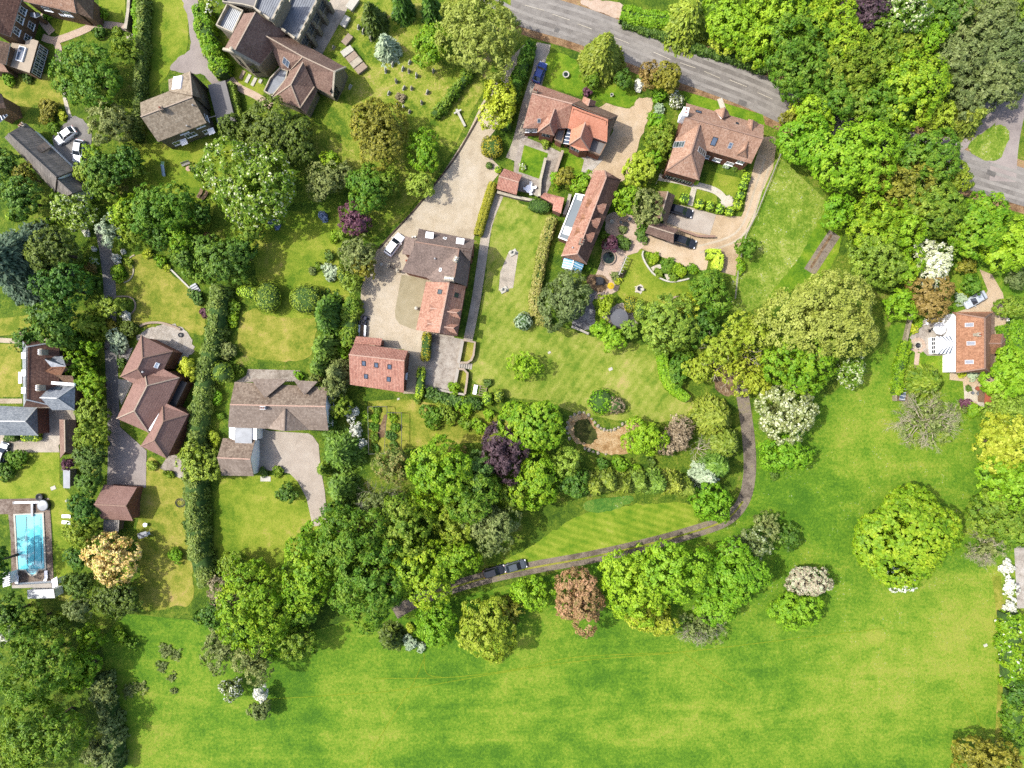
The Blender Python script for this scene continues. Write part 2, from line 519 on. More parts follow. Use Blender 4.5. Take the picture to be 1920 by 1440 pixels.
 def chimney(s,px,py,top=1.5,w=0.7,d=0.7,rz=0.0,pots=2,mat=None,potmat=None):
  p,n=s.hit(px,py)
  zt=p.z+top
  q=at(px,py,zt)
  mb=MB()
  mb.box((q.x,q.y,p.z-1.6),w,d,zt-p.z+1.35,rz)
  mb.box((q.x,q.y,zt-.25),w+.16,d+.16,.16,rz)
  mb.box((q.x,q.y,zt-.09),w+.04,d+.04,.1,rz)
  c=mb.build('chimney',mat or M['brick'],s.root)
  for i in range(pots):
   o=(i-(pots-1)/2)*(max(w,d)/max(1,pots))
   x,y=(o,0)if w>=d else(0,o)
   pb=MB();pb.lathe((q.x+x*math.cos(rz)-y*math.sin(rz),q.y+x*math.sin(rz)+y*math.cos(rz),zt),[(.13,0),(.11,.2),(.1,.38),(.13,.4),(.13,.45),(.08,.45),(.08,.3)],10)
   pb.build('chimney_pot',potmat or M['terracotta'],c)
  return c
 def vent(s,px,py,r=0.16,mat=None):
  p,n=s.hit(px,py)
  mb=MB();mb.lathe(p-Vector((0,0,.3)),[(r*.7,0),(r*.7,.6),(r,.62),(r,.72),(.02,.8)],10)
  mb.build('roof_vent',mat or M['pale_metal'],s.root)
 def window(s,wall,t,z0,w,h,cols=2,rows=2,frame=None,pane=None,parent=None,name='window',sill=True):
  a,b,n=wall
  d=Vector((b.x-a.x,b.y-a.y,0));L=d.length;d.normalize()
  c=Vector((a.x,a.y,0))+d*L*t
  def C(x,z,o):return c+d*x+n*o+Vector((0,0,z0+z))
  mb=MB();fw=.07
  def br(x0,x1,q0,q1,o0,o1):
   mb.loft([[C(x0,q0,o),C(x1,q0,o),C(x1,q1,o),C(x0,q1,o)]for o in(o0,o1)])
  br(-w/2,w/2,0,fw,-.05,.06);br(-w/2,w/2,h-fw,h,-.05,.06);br(-w/2,-w/2+fw,fw,h-fw,-.05,.06);br(w/2-fw,w/2,fw,h-fw,-.05,.06)
  for i in range(1,cols):br(-w/2+w*i/cols-.03,-w/2+w*i/cols+.03,fw,h-fw,-.05,.055)
  for j in range(1,rows):br(-w/2+fw,w/2-fw,h*j/rows-.025,h*j/rows+.025,-.05,.05)
  if sill:br(-w/2-.1,w/2+.1,-.08,0,-.05,.16)
  f=mb.build(name,frame or M['white_frame'],parent or s.root)
  g=MB();g.face([C(-w/2+fw,fw,.03),C(w/2-fw,fw,.03),C(w/2-fw,h-fw,.03),C(-w/2+fw,h-fw,.03)])
  g.build('pane',pane or M['glass'],f)
  return f
 def dormer(s,V,faces,roof,wallmat,depth=1.6,win=None,cap=None,zb=None,name='dormer',fascia=None,frame=None,thick=0.1):
  """small roofed window: roof + cheeks are one mesh, its window a sub-part"""
  W={k:at(*v)for k,v in V.items()}
  wb=MB()
  o,res=s.mass(V,faces,roof,cap,zb=(min(w.z for w in W.values())-depth)if zb is None else zb,inset=.14,thick=thick,part=name,own_walls=wb,fascia=fascia)
  wb.build('cheek',wallmat,o)
  if win:
   k1,k2,w,h,dz=win
   if(k1,k2)in res:
    a=res[(k1,k2)]
    s.window(a,.5,min(a[0].z,a[1].z)-h-dz,w,h,2,1,parent=o,sill=False,frame=frame)
  return o
 def flatroof(s,pts,z,mat,parapet=0.0,pm=None,wall_m=0,name='flat_roof',upstand=.12,inset=.1,thick=.18):
  V={chr(97+i):(p[0],p[1],z)for i,p in enumerate(pts)}
  o,res=s.mass(V,[''.join(V)],mat,None,0,inset,thick,wall_m=wall_m,part=name,caps=False)
  if parapet>0:
   mb=MB();n=len(pts)
   for i in range(n):
    a=at(*pts[i][:2],z);b=at(*pts[(i+1)%n][:2],z)
    d=(b-a).normalized()
    mb.bar(a+Vector((0,0,parapet/2-.05))-d*.09,b+Vector((0,0,parapet/2-.05))-d*.1,.2,parapet+.1+(i%3)*.008)
   mb.build('parapet',pm or M['stone'],o)
  return o,res
  # - palette
M={}
M['fascia']=flat('weathered_fascia',P(120,100,85),.8)
M['white_fascia']=flat('white_fascia',P(225,222,215),.6)
M['white_frame']=flat('white_paint',(.74,.74,.73,1),.5,var=.05)
M['white_render']=flat('white_render',(.8,.79,.77,1),.8,var=.06,scale=.6)
M['dark_metal']=flat('dark_metal',P(58,60,64),.5)
M['pale_metal']=flat('pale_metal',P(205,205,205),.4)
M['glass']=glass_mat('window_glass')
M['blue_glass']=glass_mat('blue_tinted_roof_glass',P(120,190,225,.9),.12)
M['grey_glass']=glass_mat('grey_roof_glass',P(95,110,130,.9),.1)
M['green_glass']=glass_mat('dark_green_roof_glass',P(45,62,60),.12)
M['white_glass']=glass_mat('white_opal_roof_glass',P(228,240,244),.25)
M['terracotta']=flat('terracotta',P(190,105,75),.8)
M['brick']=brick_mat('red_brick',P(176,104,76),P(140,82,62),P(170,150,130))
M['orange_brick']=brick_mat('orange_brick',P(186,100,62),P(160,84,52),P(170,140,115))
M['buff_brick']=brick_mat('buff_brick',P(160,145,110),P(138,122,92),P(160,150,130))
M['brown_brick']=brick_mat('brown_brick',P(160,118,78,1.2),P(138,98,66,1.2),P(140,120,100))
M['stone']=flat('weathered_limestone',P(198,188,166,1.15),.9,var=.25,scale=1.2,bmp=.4)
M['flint']=flat('flint_and_stone_wall',P(164,152,126,1.2),.9,var=.4,scale=3.5,bmp=.6)
M['white_tile']=flat('white_flashing',(.66,.66,.66,1),.6)
M['tile_greybrown']=tile_mat('grey_brown_roof_tiles',[P(120,106,88),P(156,141,120),P(186,172,150)],.3,.34,(P(200,185,160),.4),.35,.3)
M['thatch']=tile_mat('grey_thatch',[P(88,84,80),P(128,122,115),P(160,152,142)],.12,1.1,None,.15,.5,patch=.5)
M['tile_darkbrown']=tile_mat('dark_brown_old_and_shaded_tiles',[P(84,58,48),P(118,86,72),P(150,116,98)],.2,.26,(P(170,140,125),.4),.4,.25)
M['tile_brown']=tile_mat('brown_old_tiles',[P(108,84,68),P(140,114,94),P(168,142,120)],.2,.26,(P(176,160,130),.35),.4,.25)
M['tile_church']=tile_mat('church_clay_tiles',[P(116,90,80),P(146,118,104),P(174,148,132)],.2,.24,(P(160,140,110),.4),.4,.2)
M['tile_tan']=tile_mat('tan_clay_tiles',[P(142,106,86),P(180,142,118),P(208,174,150)],.2,.25,(P(228,212,196),.65),.4,.2)
M['tile_pink']=tile_mat('weathered_orange_tiles',[P(146,98,80),P(184,138,116),P(212,172,150)],.2,.24,(P(224,196,158),.6),.45,.2)
M['tile_orange']=tile_mat('new_orange_tiles',[P(200,126,98),P(222,152,122),P(230,166,138)],.2,.24,None,.25,.15,patch=.25)
M['tile_grey']=tile_mat('dark_grey_brown_tiles',[P(104,90,82),P(136,118,108),P(162,142,130)],.2,.25,(P(170,150,130),.3),.35,.3)
M['tile_moss']=tile_mat('lichened_concrete_tiles',[P(104,86,72),P(148,130,112),P(178,160,140)],.32,.36,(P(100,66,50),.55),.35,.3)
M['tile_plain']=tile_mat('grey_concrete_tiles',[P(126,110,98),P(150,134,120),P(172,156,142)],.32,.36,(P(110,80,62),.25),.35,.35)
M['pantile']=tile_mat('pink_pantiles',[P(160,106,92),P(194,140,120),P(212,164,144)],.27,.36,None,.3,.2,pan=True,patch=.35)
M['tile_mauve']=tile_mat('mauve_brown_plain_tiles',[P(130,98,88),P(154,120,108),P(172,138,126)],.17,.2,(P(190,170,160),.2),.2,.3,patch=.35)
M['tile_russet']=tile_mat('russet_brown_tiles',[P(128,88,64),P(170,122,92),P(196,148,116)],.2,.24,(P(200,160,120),.4),.4,.2)
M['slate']=tile_mat('blue_grey_slate',[P(118,124,132),P(152,158,164),P(186,190,192)],.3,.25,(P(200,202,200),.3),.3,.4,rough=.6)
M['lead']=flat('lead_sheet',P(150,156,164),.45,.2,var=.2,scale=.8)
M['pale_lead']=flat('pale_lead_sheet',P(226,230,230),.5,.1,var=.1,scale=.8)
M['felt']=flat('grey_roofing_felt',P(150,146,144),.9,var=.08,scale=.7)
M['tan_felt']=flat('tan_roofing_felt',P(205,188,164),.9,var=.1,scale=.7)
M['blue_felt']=flat('blue_grey_roofing',P(150,162,168),.7,var=.06,scale=.5)
M['ridge_pale']=flat('pale_ridge_tiles',P(196,176,154),.8)
M['ridge_pink']=flat('pink_ridge_tiles',P(214,176,154),.8)
M['ridge_brown']=flat('brown_ridge_tiles',P(172,138,118),.8)
M['lead_ridge']=flat('pale_lead_ridge',P(205,208,208),.5)
M['wood']=flat('weathered_timber',P(156,128,98),.85,var=.25,scale=3)
M['grey_wood']=flat('silvered_timber',P(176,170,162),.85,var=.2,scale=3)
M['dark_wood']=flat('dark_timber',P(84,66,52),.85,var=.25,scale=3)
M['concrete']=flat('pale_concrete',P(205,196,182),.9,var=.12,scale=1)
M['white_plastic']=flat('white_plastic',(.72,.73,.75,1),.4,var=.04)
M['black']=flat('black_plastic',P(36,37,40),.5)
M['rubber']=flat('tyre_rubber',P(30,30,31),.8)
M['lawnwood']=M['wood']
G={}
G['field']=ground_mat('meadow_grass',[P(80,128,26),P(112,156,34),P(148,176,52),P(172,182,72)],.04,.28,2.0,(.42,.36,.5),bmp=.6,contrast=1.7,flecks=(P(226,230,200),2.2,.13),fmask=(1620,960,34,10),blobs=((1830,1200,16,12,.1),(1700,1250,12,12,.05),(1600,1020,16,10,-.035),(1480,960,10,8,-.04),(1650,800,9,6,.03),(960,1262,6,5,.05),(1140,1215,8,4,-.03),(1250,1360,12,10,.03),(1790,1380,8,6,-.03),(330,1230,12,6,-.03),(420,1400,9,8,.04),(700,1290,9,7,.03),(560,1300,10,8,-.04),(1637,1190,1.6,.8,.12)))
G['pasture']=ground_mat('lush_pasture_grass',[P(72,128,44),P(102,150,52),P(138,168,70),P(172,184,104)],.05,.3,2.2,(.5,.4,.45),bmp=.6,flecks=(P(235,235,215),2.4,.16))
G['rough']=ground_mat('rough_tussocky_grass',[P(60,104,22),P(98,138,32),P(140,162,50),P(168,168,84)],.09,.5,2.0,(.4,.45,.8),bmp=.9)
G['garden']=ground_mat('garden_ground',[P(64,98,22),P(100,132,32),P(138,158,48),P(168,158,90)],.12,.5,2.6,(.4,.45,.45),bmp=.8)
G['lawn']=ground_mat('garden_lawn',[P(104,140,28),P(144,166,46),P(172,182,66),P(194,180,98)],.09,.45,3.2,(.5,.4,.3),bmp=.35)
G['lawn_dry']=ground_mat('dry_garden_lawn',[P(118,142,36),P(160,166,60),P(188,182,84),P(204,180,108)],.14,.6,3.2,(.5,.45,.3),bmp=.35)
G['lawn_mown']=ground_mat('mown_lawn',[P(112,146,38),P(154,172,62),P(182,188,90),P(204,188,116)],.08,.4,3.0,(.45,.45,.3),(38,1.5,.045),.3)
G['lawn_stripe']=ground_mat('striped_lawn',[P(104,148,28),P(138,168,42),P(168,186,62),P(190,194,92)],.08,.4,3.0,(.4,.4,.25),(-74,1.3,.06),.3)
G['lawn_green']=ground_mat('green_lawn',[P(80,128,20),P(118,158,30),P(152,178,46),P(182,182,84)],.1,.45,3.0,(.45,.4,.3),bmp=.35)
G['churchyard']=ground_mat('churchyard_grass',[P(92,128,28),P(146,166,50),P(182,186,82),P(212,190,128)],.11,.5,2.6,(.5,.5,.4),bmp=.5)
G['whitemeadow']=ground_mat('flowering_meadow',[P(104,144,32),P(142,170,54),P(176,192,86),P(204,204,122)],.12,.5,2.4,(.4,.45,.5),bmp=.7,flecks=(P(240,240,230),2.6,.2))
G['gravel']=ground_mat('pale_gravel',[P(190,172,144),P(218,202,174),P(230,216,192),P(236,224,204)],.08,.5,5,(.5,.5,.4),bmp=.25,contrast=1.2)
G['gravel_tan']=ground_mat('tan_gravel',[P(200,174,138),P(224,198,162),P(234,210,178),P(240,222,194)],.1,.5,6,(.5,.4,.3),bmp=.25)
G['gravel_pad']=ground_mat('greenish_fine_gravel',[P(164,152,118),P(186,174,140),P(200,188,156),P(206,196,166)],.1,.5,7,(.4,.3,.3),bmp=.2)
G['gravel_grey']=ground_mat('grey_gravel',[P(168,158,142,1.15),P(198,186,168,1.15),P(214,202,184,1.15),P(222,212,196,1.15)],.12,.6,6,(.4,.4,.35),bmp=.25)
G['asphalt']=ground_mat('worn_asphalt',[P(140,134,127),P(162,156,148),P(176,170,161),P(186,180,169)],.06,.5,7,(.5,.4,.3),bmp=.15)
G['wheelpath']=ground_mat('polished_asphalt',[P(152,146,139),P(172,166,158),P(184,178,169),P(190,184,174)],.1,.6,7,(.5,.4,.3),bmp=.1)
G['patch']=ground_mat('road_repair',[P(112,108,104),P(130,126,121),P(142,138,132),P(150,146,140)],.1,.6,7,(.4,.4,.3),bmp=.1)
G['asphalt_mauve']=ground_mat('mauve_grey_asphalt',[P(158,146,140),P(180,168,161),P(194,182,174),P(200,188,180)],.07,.4,7,(.4,.3,.25),bmp=.15)
G['asphalt_dark']=ground_mat('grey_asphalt',[P(128,124,120),P(152,148,143),P(170,166,160),P(180,176,170)],.1,.5,7,(.4,.35,.3),bmp=.15)
G['lane']=ground_mat('dusty_lane',[P(114,103,90),P(144,132,117),P(168,154,137),P(156,150,98)],.15,.7,4,(.55,.55,.5),bmp=.3)
G['pavers']=ground_mat('block_paving',[P(184,170,154),P(204,190,174),P(216,204,188),P(222,212,198)],.08,.5,8,(.4,.3,.3),bmp=.2)
G['paving']=ground_mat('stone_paving',[P(170,160,146),P(202,192,178),P(222,214,202),P(230,224,214)],.2,.9,5,(.3,.45,.4),bmp=.25)
G['cream']=ground_mat('cream_paving',[P(210,200,176),P(234,224,202),P(244,236,218),P(246,240,226)],.2,.9,6,(.3,.4,.35),bmp=.2)
G['pinkpath']=ground_mat('pink_paved_path',[P(206,178,152),P(226,200,176),P(236,212,190),P(240,218,198)],.2,.9,6,(.3,.4,.35),bmp=.2)
G['slabs']=ground_mat('weathered_concrete_terrace',[P(150,138,124),P(186,174,160),P(208,198,184),P(216,208,194)],.16,.9,5,(.45,.5,.35),bmp=.2)
G['slate']=ground_mat('dark_slate_paving',[P(92,90,92),P(132,130,132),P(170,168,168),P(196,194,192)],.2,1.0,4,(.35,.5,.45),bmp=.3)
G['poolside']=ground_mat('brown_stone_poolside',[P(112,94,82),P(146,128,114),P(172,156,142),P(190,176,160)],.2,.9,5,(.4,.45,.4),bmp=.25)
G['soil']=ground_mat('bare_earth',[P(96,74,54),P(140,114,86),P(172,146,112),P(190,166,130)],.2,.9,4,(.4,.45,.4),bmp=.5)
G['verge']=ground_mat('dry_leafy_verge',[P(128,96,66),P(170,136,98),P(198,164,122),P(150,150,70)],.2,.8,4,(.4,.45,.45),bmp=.5)
G['bed']=ground_mat('planted_bed',[P(40,66,18),P(76,106,28),P(118,140,44),P(160,140,96)],.3,1.1,4,(.4,.5,.5),bmp=1.0)
G['shade']=ground_mat('leaf_litter',[P(48,58,24),P(80,90,38),P(112,112,56),P(140,124,84)],.2,.9,4,(.4,.45,.45),bmp=.7)
G['ochre']=ground_mat('dry_pond_bed',[P(170,132,84),P(206,170,120),P(228,200,156),P(206,180,90)],.2,.8,4,(.5,.5,.4),bmp=.4)
L={}
LK=1.8
def lf(k,a,b,c,tr=.36,odd=None):
 if k in('lime','limegreen','green','midgreen','deep','bluegreen','palelime'):
  a,b,c=[(q[0]*(1.1 if k not in('lime','deep','palelime')else 1.0),q[1],q[2]*.8)for q in(a,b,c)]
 if k in('deep','yew','olive','hedgedark','conifer','bluecedar','midgreen','hedge'):
  a,b,c=[tuple(v*1.14 for v in q)for q in(a,b,c)]
 if k in('yew','conifer'):
  a,b,c=[(q[0]*.93,q[1]*1.02,q[2])for q in(a,b,c)]
 L[k]=leaf_mat('leaves_'+k,P(*a,LK),P(*b,LK),P(*c,LK),tr,odd and P(*odd))
lf('lime',(88,136,22),(130,176,38),(170,202,66))
lf('limegreen',(70,126,20),(112,166,34),(160,198,62))
lf('green',(56,106,26),(92,142,40),(136,174,66))
lf('midgreen',(58,98,28),(96,132,42),(140,166,70))
lf('deep',(36,68,18),(62,98,30),(104,134,52),.2)
lf('bluegreen',(48,92,44),(84,132,68),(130,172,104))
lf('olive',(62,70,16),(104,106,28),(150,146,50),.2)
lf('yew',(48,58,16),(84,92,26),(124,126,44),.15)
lf('sage',(82,100,46),(124,140,74),(170,180,110))
lf('pine',(72,88,40),(104,120,62),(144,156,92),.2)
lf('willow',(108,126,42),(148,164,66),(182,194,100))
lf('palelime',(108,140,46),(146,176,72),(184,202,110))
lf('yellow',(138,164,26),(178,196,48),(210,218,90))
lf('oakgold',(112,138,24),(156,176,44),(194,202,80))
lf('gold',(190,150,74),(228,206,120),(244,232,164),.3)
lf('cypress',(84,106,22),(124,142,40),(168,178,72),.2)
lf('conifer',(56,78,20),(92,112,34),(138,152,58),.15)
lf('purple',(42,30,34),(72,54,60),(108,84,88),.15)
lf('plum',(66,34,46),(96,58,70),(128,86,96),.15)
lf('lavender',(84,100,132),(116,134,166),(150,166,196),.15)
lf('rust',(104,110,48),(156,132,82),(190,150,112),.3,(206,126,104))
lf('rustgreen',(84,112,40),(124,140,60),(176,150,96),.3,(200,130,110))
lf('bronze',(84,74,26),(128,112,50),(164,142,78),.2)
lf('bluecedar',(44,62,44),(74,94,70),(116,134,106),.15)
lf('silver',(124,146,108),(162,182,146),(198,210,178),.2)
lf('twig',(130,118,92),(170,156,130),(204,192,168),.1)
lf('brown',(96,84,62),(134,122,92),(170,156,124),.1)
lf('white',(200,204,182),(232,234,220),(248,248,242),.3)
lf('cream',(158,176,116),(192,202,156),(220,224,192),.3)
lf('variegated',(92,116,34),(140,144,62),(188,176,112),.2)
lf('hedge',(70,92,22),(108,130,36),(146,160,56),.15)
lf('hedgedark',(44,68,20),(72,98,32),(106,128,48),.15)
lf('tallhedge',(62,90,28),(96,122,42),(136,154,68),.15)
lf('clipped',(112,110,20),(150,148,36),(180,176,58),.15)
lf('clippedlime',(124,166,30),(166,200,50),(200,220,84),.2)
M['bark']=flat('bark',P(118,98,78),.95,var=.3,scale=4,bmp=.6)
M['palebark']=flat('pale_bark',P(206,192,166),.95,var=.2,scale=4,bmp=.4)
M['twigs']=flat('bare_twigs',P(204,192,164,1.1),.95,var=.2,scale=2)
M['greytwigs']=flat('grey_twigs',P(180,174,150,1.1),.95,var=.2,scale=2)
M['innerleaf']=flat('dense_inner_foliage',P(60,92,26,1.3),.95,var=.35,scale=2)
G['trampled']=ground_mat('trampled_grass',[P(120,154,26),P(146,168,36),P(164,176,48),P(172,180,60)],.2,.9,3,(.4,.4,.4))
G['rut']=ground_mat('driven_gravel',[P(164,150,122),P(192,176,146),P(208,192,162),P(220,204,176)],.12,.7,5,(.5,.55,.4),bmp=.25)
# - ground, roads, paving, lawns (outlines in photo pixels)
g=MB();g.face([(-700,-700,-.012),(700,-700,-.012),(700,700,-.012),(-700,700,-.012)])
tag(g.build('ground',G['field']),'the grassy ground under everything',None,None,'structure')
z1,z2,z3,z4,z5=.004,.03,.055,.08,.105
area('garden_ground',[(-60,-60),(1000,-60),(1600,-60),(1990,-60),(1990,380),(1900,420),(1700,520),(1660,640),(1560,740),(1420,730),(1390,900),(1380,985),(1100,1060),(900,1110),(740,1140),(560,1190),(430,1170),(230,1150),(190,1200),(235,1500),(-60,1500)],G['garden'],z1,'garden ground of the village plots',sm=False)
area('flower_meadow',[(1450,300),(1500,330),(1550,380),(1560,430),(1520,520),(1450,560),(1370,590),(1375,500),(1400,420)],G['whitemeadow'],z2,'pale flowering meadow beside the gravel drive')
area('mown_strip',[(1555,385),(1580,440),(1545,520),(1500,540),(1440,560),(1500,480)],G['lawn_green'],z2,'mown strip beside the rutted track')
ROAD=[(860,-60),(965,8),(1095,50),(1250,109),(1400,165),(1500,210),(1600,247),(1700,280),(1810,318),(1990,372)]
ribbon('verge',ROAD,9.6,G['verge'],z1,'dry leafy verge along the main road')
ribbon('road',ROAD,6.9,G['asphalt'],z2,'grey main road crossing the top of the village')
ribbon('road',[(1990,40),(1930,130),(1900,200),(1885,270),(1880,340)],5.0,G['asphalt_mauve'],z2,'side road at the upper right junction')
ribbon('road',[(1740,300),(1800,262),(1850,218),(1905,170)],4.0,G['asphalt_mauve'],z2,'slip lane of the upper right junction')
area('grass_island',[(1813,276),(1840,250),(1872,234),(1890,243),(1890,265),(1872,298),(1845,300)],G['whitemeadow'],z4,'grass island at the road junction')
for i,(a,b)in enumerate((((984,10),(1020,20)),((1036,27),(1068,38)),((1083,45),(1110,55)),((1150,70),(1180,82)),((1225,98),(1257,112)),((1275,118),(1304,128)),((1320,134),(1350,147)),((1367,150),(1400,163)),((1420,174),(1448,186)))):
 ribbon('road_marking',[a,b],.1,G['cream'],z4,'white centre line dash on the main road',sm=False)
area('pavement',[(1110,0),(1170,10),(1165,36),(1090,8)],G['pinkpath'],z3,'pinkish forecourt beyond the road')
def offs(pts,d):
 q=[np.array(a,float)for a in smooth_pts(pts,False,3)];o=[]
 for i,a in enumerate(q):
  t=q[min(i+1,len(q)-1)]-q[max(i-1,0)];t/=np.linalg.norm(t);o.append((a[0]-t[1]*d,a[1]+t[0]*d))
 return o
for k,d in enumerate((-24,-9.5,9.5,24)):
 ribbon('wheel_path',offs(ROAD,d),.62,G['wheelpath'],z2+.012,'paler wheel path worn into the main road',sm=False)
for x,y,q in((1240,130,18),(1105,78,10),(1385,190,14),(1850,322,16),(1040,55,8)):
 ribbon('road_repair',[(x,y),(x+q,y+q*.4)],.9,G['patch'],z3,'dark patched repair in the road',sm=False)
area('gravel_drive',[(985,82),(1014,80),(1012,100),(985,128),(962,156),(938,232),(914,262),(924,300),(942,318),(920,345),(905,395),(890,442),(880,470),(850,640),(805,690),(790,738),(756,738),(758,655),(660,650),(672,600),(678,540),(690,500),(708,468),(755,420),(800,370),(840,310),(875,255),(903,195),(935,140),(960,105)],G['gravel'],z2,'pale gravel drive and court of the central house',sm=False)
for d in(-7,7):
 ribbon('wheel_track',offs([(975,118),(940,185),(905,260),(870,330),(820,395),(770,440),(730,490),(712,545)],d),.5,G['rut'],z2+.012,'driven line in the pale gravel',sm=False)
 ribbon('wheel_track',offs([(1440,300),(1420,360),(1400,420),(1370,450),(1310,468)],d*.9),.4,G['gravel'],z2+.012,'driven line in the tan gravel',sm=False)
r=Z(640,420,6.857)
area('courtyard',[r(*p)[:2]for p in((775,655),(1092,695),(1040,1000),(960,1365),(860,1330),(750,1285),(700,1220),(690,1120),(730,900))],G['gravel_pad'],z4,'greenish fine gravel court beside the orange wing',sm=False)
ribbon('gravel_path',[(936,365),(915,420),(905,480),(893,560),(876,645)],1.7,G['gravel_grey'],z3,'grey gravel path beside the central house')
r=Z(640,600,6.4)
area('terrace',[r(*p)[:2]for p in((1090,160),(1150,170),(1455,232),(1410,520),(1360,780),(1290,845),(1100,815),(990,800),(1020,500))],G['slabs'],z4,'weathered concrete terrace below the central house',sm=False)
area('lawn',[r(*p)[:2]for p in((1468,250),(1600,272),(1575,430),(1545,500),(1425,505))],G['lawn_dry'],z5,'small walled lawn above the garden steps',sm=False)
area('lawn',[r(*p)[:2]for p in((1395,590),(1470,595),(1510,650),(1485,870),(1365,780))],G['lawn_dry'],z5,'small walled lawn below the garden steps',sm=False)
area('gravel_drive',[(1135,195),(1180,205),(1195,186),(1222,186),(1222,205),(1200,262),(1172,338),(1110,335),(1100,300),(1150,245),(1120,220)],G['gravel_tan'],z3,'tan gravel turning area beside the orange roof')
ribbon('gravel_drive',[(1020,82),(1010,135),(990,200),(975,262),(960,300)],2.5,G['gravel_grey'],z3,'narrow drive with the blue car')
area('patio',[(978,255),(1030,275),(1060,290),(1035,340),(1020,375),(1000,365),(960,355),(965,300)],G['slabs'],z3,'grey patio of the left half of the orange roofed house',sm=False)
area('lawn',[(983,272),(1028,288),(1012,336),(972,322)],G['lawn_green'],z4,'small square lawn by the pantiled outbuilding',sm=False)
area('lawn',[(1060,285),(1096,300),(1085,330),(1050,325)],G['lawn_green'],z4,'narrow lawn below the orange gable')
area('patio',[(1062,275),(1130,300),(1105,326),(1090,322),(1095,300)],G['paving'],z5,'pale paving below the orange gable',sm=False)
area('lawn',[(1030,100),(1085,115),(1100,150),(1090,180),(1055,170),(1028,155)],G['lawn_green'],z3,'front lawn beside the blue car')
area('lawn',[(1120,165),(1160,160),(1190,172),(1192,190),(1175,202),(1135,192),(1115,180)],G['lawn_green'],z3,'oval front lawn by the gravel turning area')
area('lawn',[(1280,170),(1430,215),(1435,235),(1290,200)],G['lawn_green'],z2,'verge lawn above the tan tiled house',sm=False)
r=Z(1180,330,8)
area('gravel_drive',[r(*p)[:2]for p in((600,420),(930,470),(1300,580),(1500,600),(1680,610),(1720,520),(1740,380),(1800,100),(1850,-80),(1880,-200),(2000,-580),(2190,-600),(2210,-500),(2150,-100),(1960,300),(1860,560),(1700,900),(1640,1150),(1590,1500),(1380,1440),(1390,1150),(1130,1110),(1190,1240),(1150,1430),(830,1350),(220,1110),(100,1040),(200,900),(500,720))],G['gravel_tan'],z2,'tan gravel court in front of the cart sheds',sm=False)
area('paving',[r(*p)[:2]for p in((660,430),(740,430),(1300,580),(1205,890),(800,800),(560,700))],G['pavers'],z4,'pale block paved parking bay',sm=False)
area('lawn',[r(*p)[:2]for p in((1200,-70),(1500,0),(1680,30),(1600,350),(1330,220),(1120,120))],G['lawn'],z2,'front lawn inside the clipped lime bushes',sm=False)
area('lawn',[r(*p)[:2]for p in((500,40),(940,160),(900,440),(740,420),(680,290),(420,220))],G['lawn'],z2,'small lawn left of the cream path',sm=False)
area('lawn',[r(*p)[:2]for p in((1010,190),(1300,280),(1330,430),(1000,430))],G['lawn'],z2,'small lawn right of the cream path',sm=False)
ribbon('path',[(1349,185),(1356,205)],1.0,G['cream'],z3,'short cream path from the road to the tan tiled house',sm=False)
ribbon('path',[r(*p)[:2]for p in((440,20),(760,75),(1000,140),(1200,190),(1330,250),(1420,340))],1.25,G['cream'],z4,'cream path in front of the tan tiled house')
ribbon('path',[r(*p)[:2]for p in((975,170),(940,300),(905,445))],1.0,G['cream'],z5,'cream path down to the parking bay',sm=False)
area('patio',[r(1460+95*math.cos(a),385+95*math.sin(a))[:2]for a in[i*.4 for i in range(16)]],G['cream'],z5,'round cream patio among the clipped bushes')
area('patio',[(1142,400),(1192,408),(1218,440),(1200,470),(1175,480),(1165,500),(1158,545),(1120,562),(1108,545),(1122,500),(1132,460)],G['pinkpath'],z3,'pinkish paved garden terrace round the circular pond')
area('lawn',[(1180,470),(1205,470),(1215,500),(1245,525),(1290,525),(1310,545),(1270,560),(1255,570),(1200,578),(1165,560),(1158,540),(1168,500)],G['lawn'],z2,'lawn beside the yellow parasol')
r=Z(1060,470,8.47)
area('patio',[r(*p)[:2]for p in((180,880),(330,780),(440,860),(480,1080),(400,1230),(150,1240),(100,1100))],G['slate'],z3,'dark slate paving left of the grey parasol')
area('patio',[r(*p)[:2]for p in((740,900),(940,820),(980,960),(1140,970),(1130,1210),(820,1220),(620,1100),(600,1030))],G['slabs'],z3,'paving under the grey parasol')
area('patio',[r(*p)[:2]for p in((350,400),(640,420),(680,600),(560,660),(420,700),(330,560))],G['soil'],z4,'shaded brown paving beside the pale summer garden')
ribbon('path',[r(*p)[:2]for p in((470,640),(420,740),(380,820))],1.0,G['slate'],z4,'stepping path in the shade')
area('flower_bed',[(1207,472),(1240,485),(1285,505),(1300,520),(1285,526),(1255,528),(1230,512),(1212,492)],G['bed'],z3,'planted bed inside the curved white edging')
ribbon('path',[(1222,505),(1235,500),(1245,505),(1254,524)],.8,G['cream'],z4,'pale path through the planted bed')
area('fire_pit_paving',[(1199+8*math.cos(i*.5),542+8*math.sin(i*.5))for i in range(12)],G['cream'],z4,'round pale paving in the lawn')
area('lawn',[(935,372),(985,385),(1035,405),(1015,500),(1002,590),(1060,615),(1150,640),(1240,655),(1262,710),(1300,752),(1290,785),(1180,790),(1090,775),(1000,750),(930,742),(880,700),(893,640),(905,560),(915,480)],G['lawn_mown'],z2,'large mown lawn in the middle of the village')
area('flower_bed',[(938,510),(955,470),(972,472),(962,540),(935,545)],G['gravel_grey'],z3,'dry rectangular pond surround in the lawn',sm=False)
area('garden_ground',[(690,752),(760,748),(930,775),(960,790),(960,830),(880,830),(800,838),(690,850)],G['lawn_dry'],z2,'kitchen garden grass below the barn',sm=False)
r=Z(960,720,4)
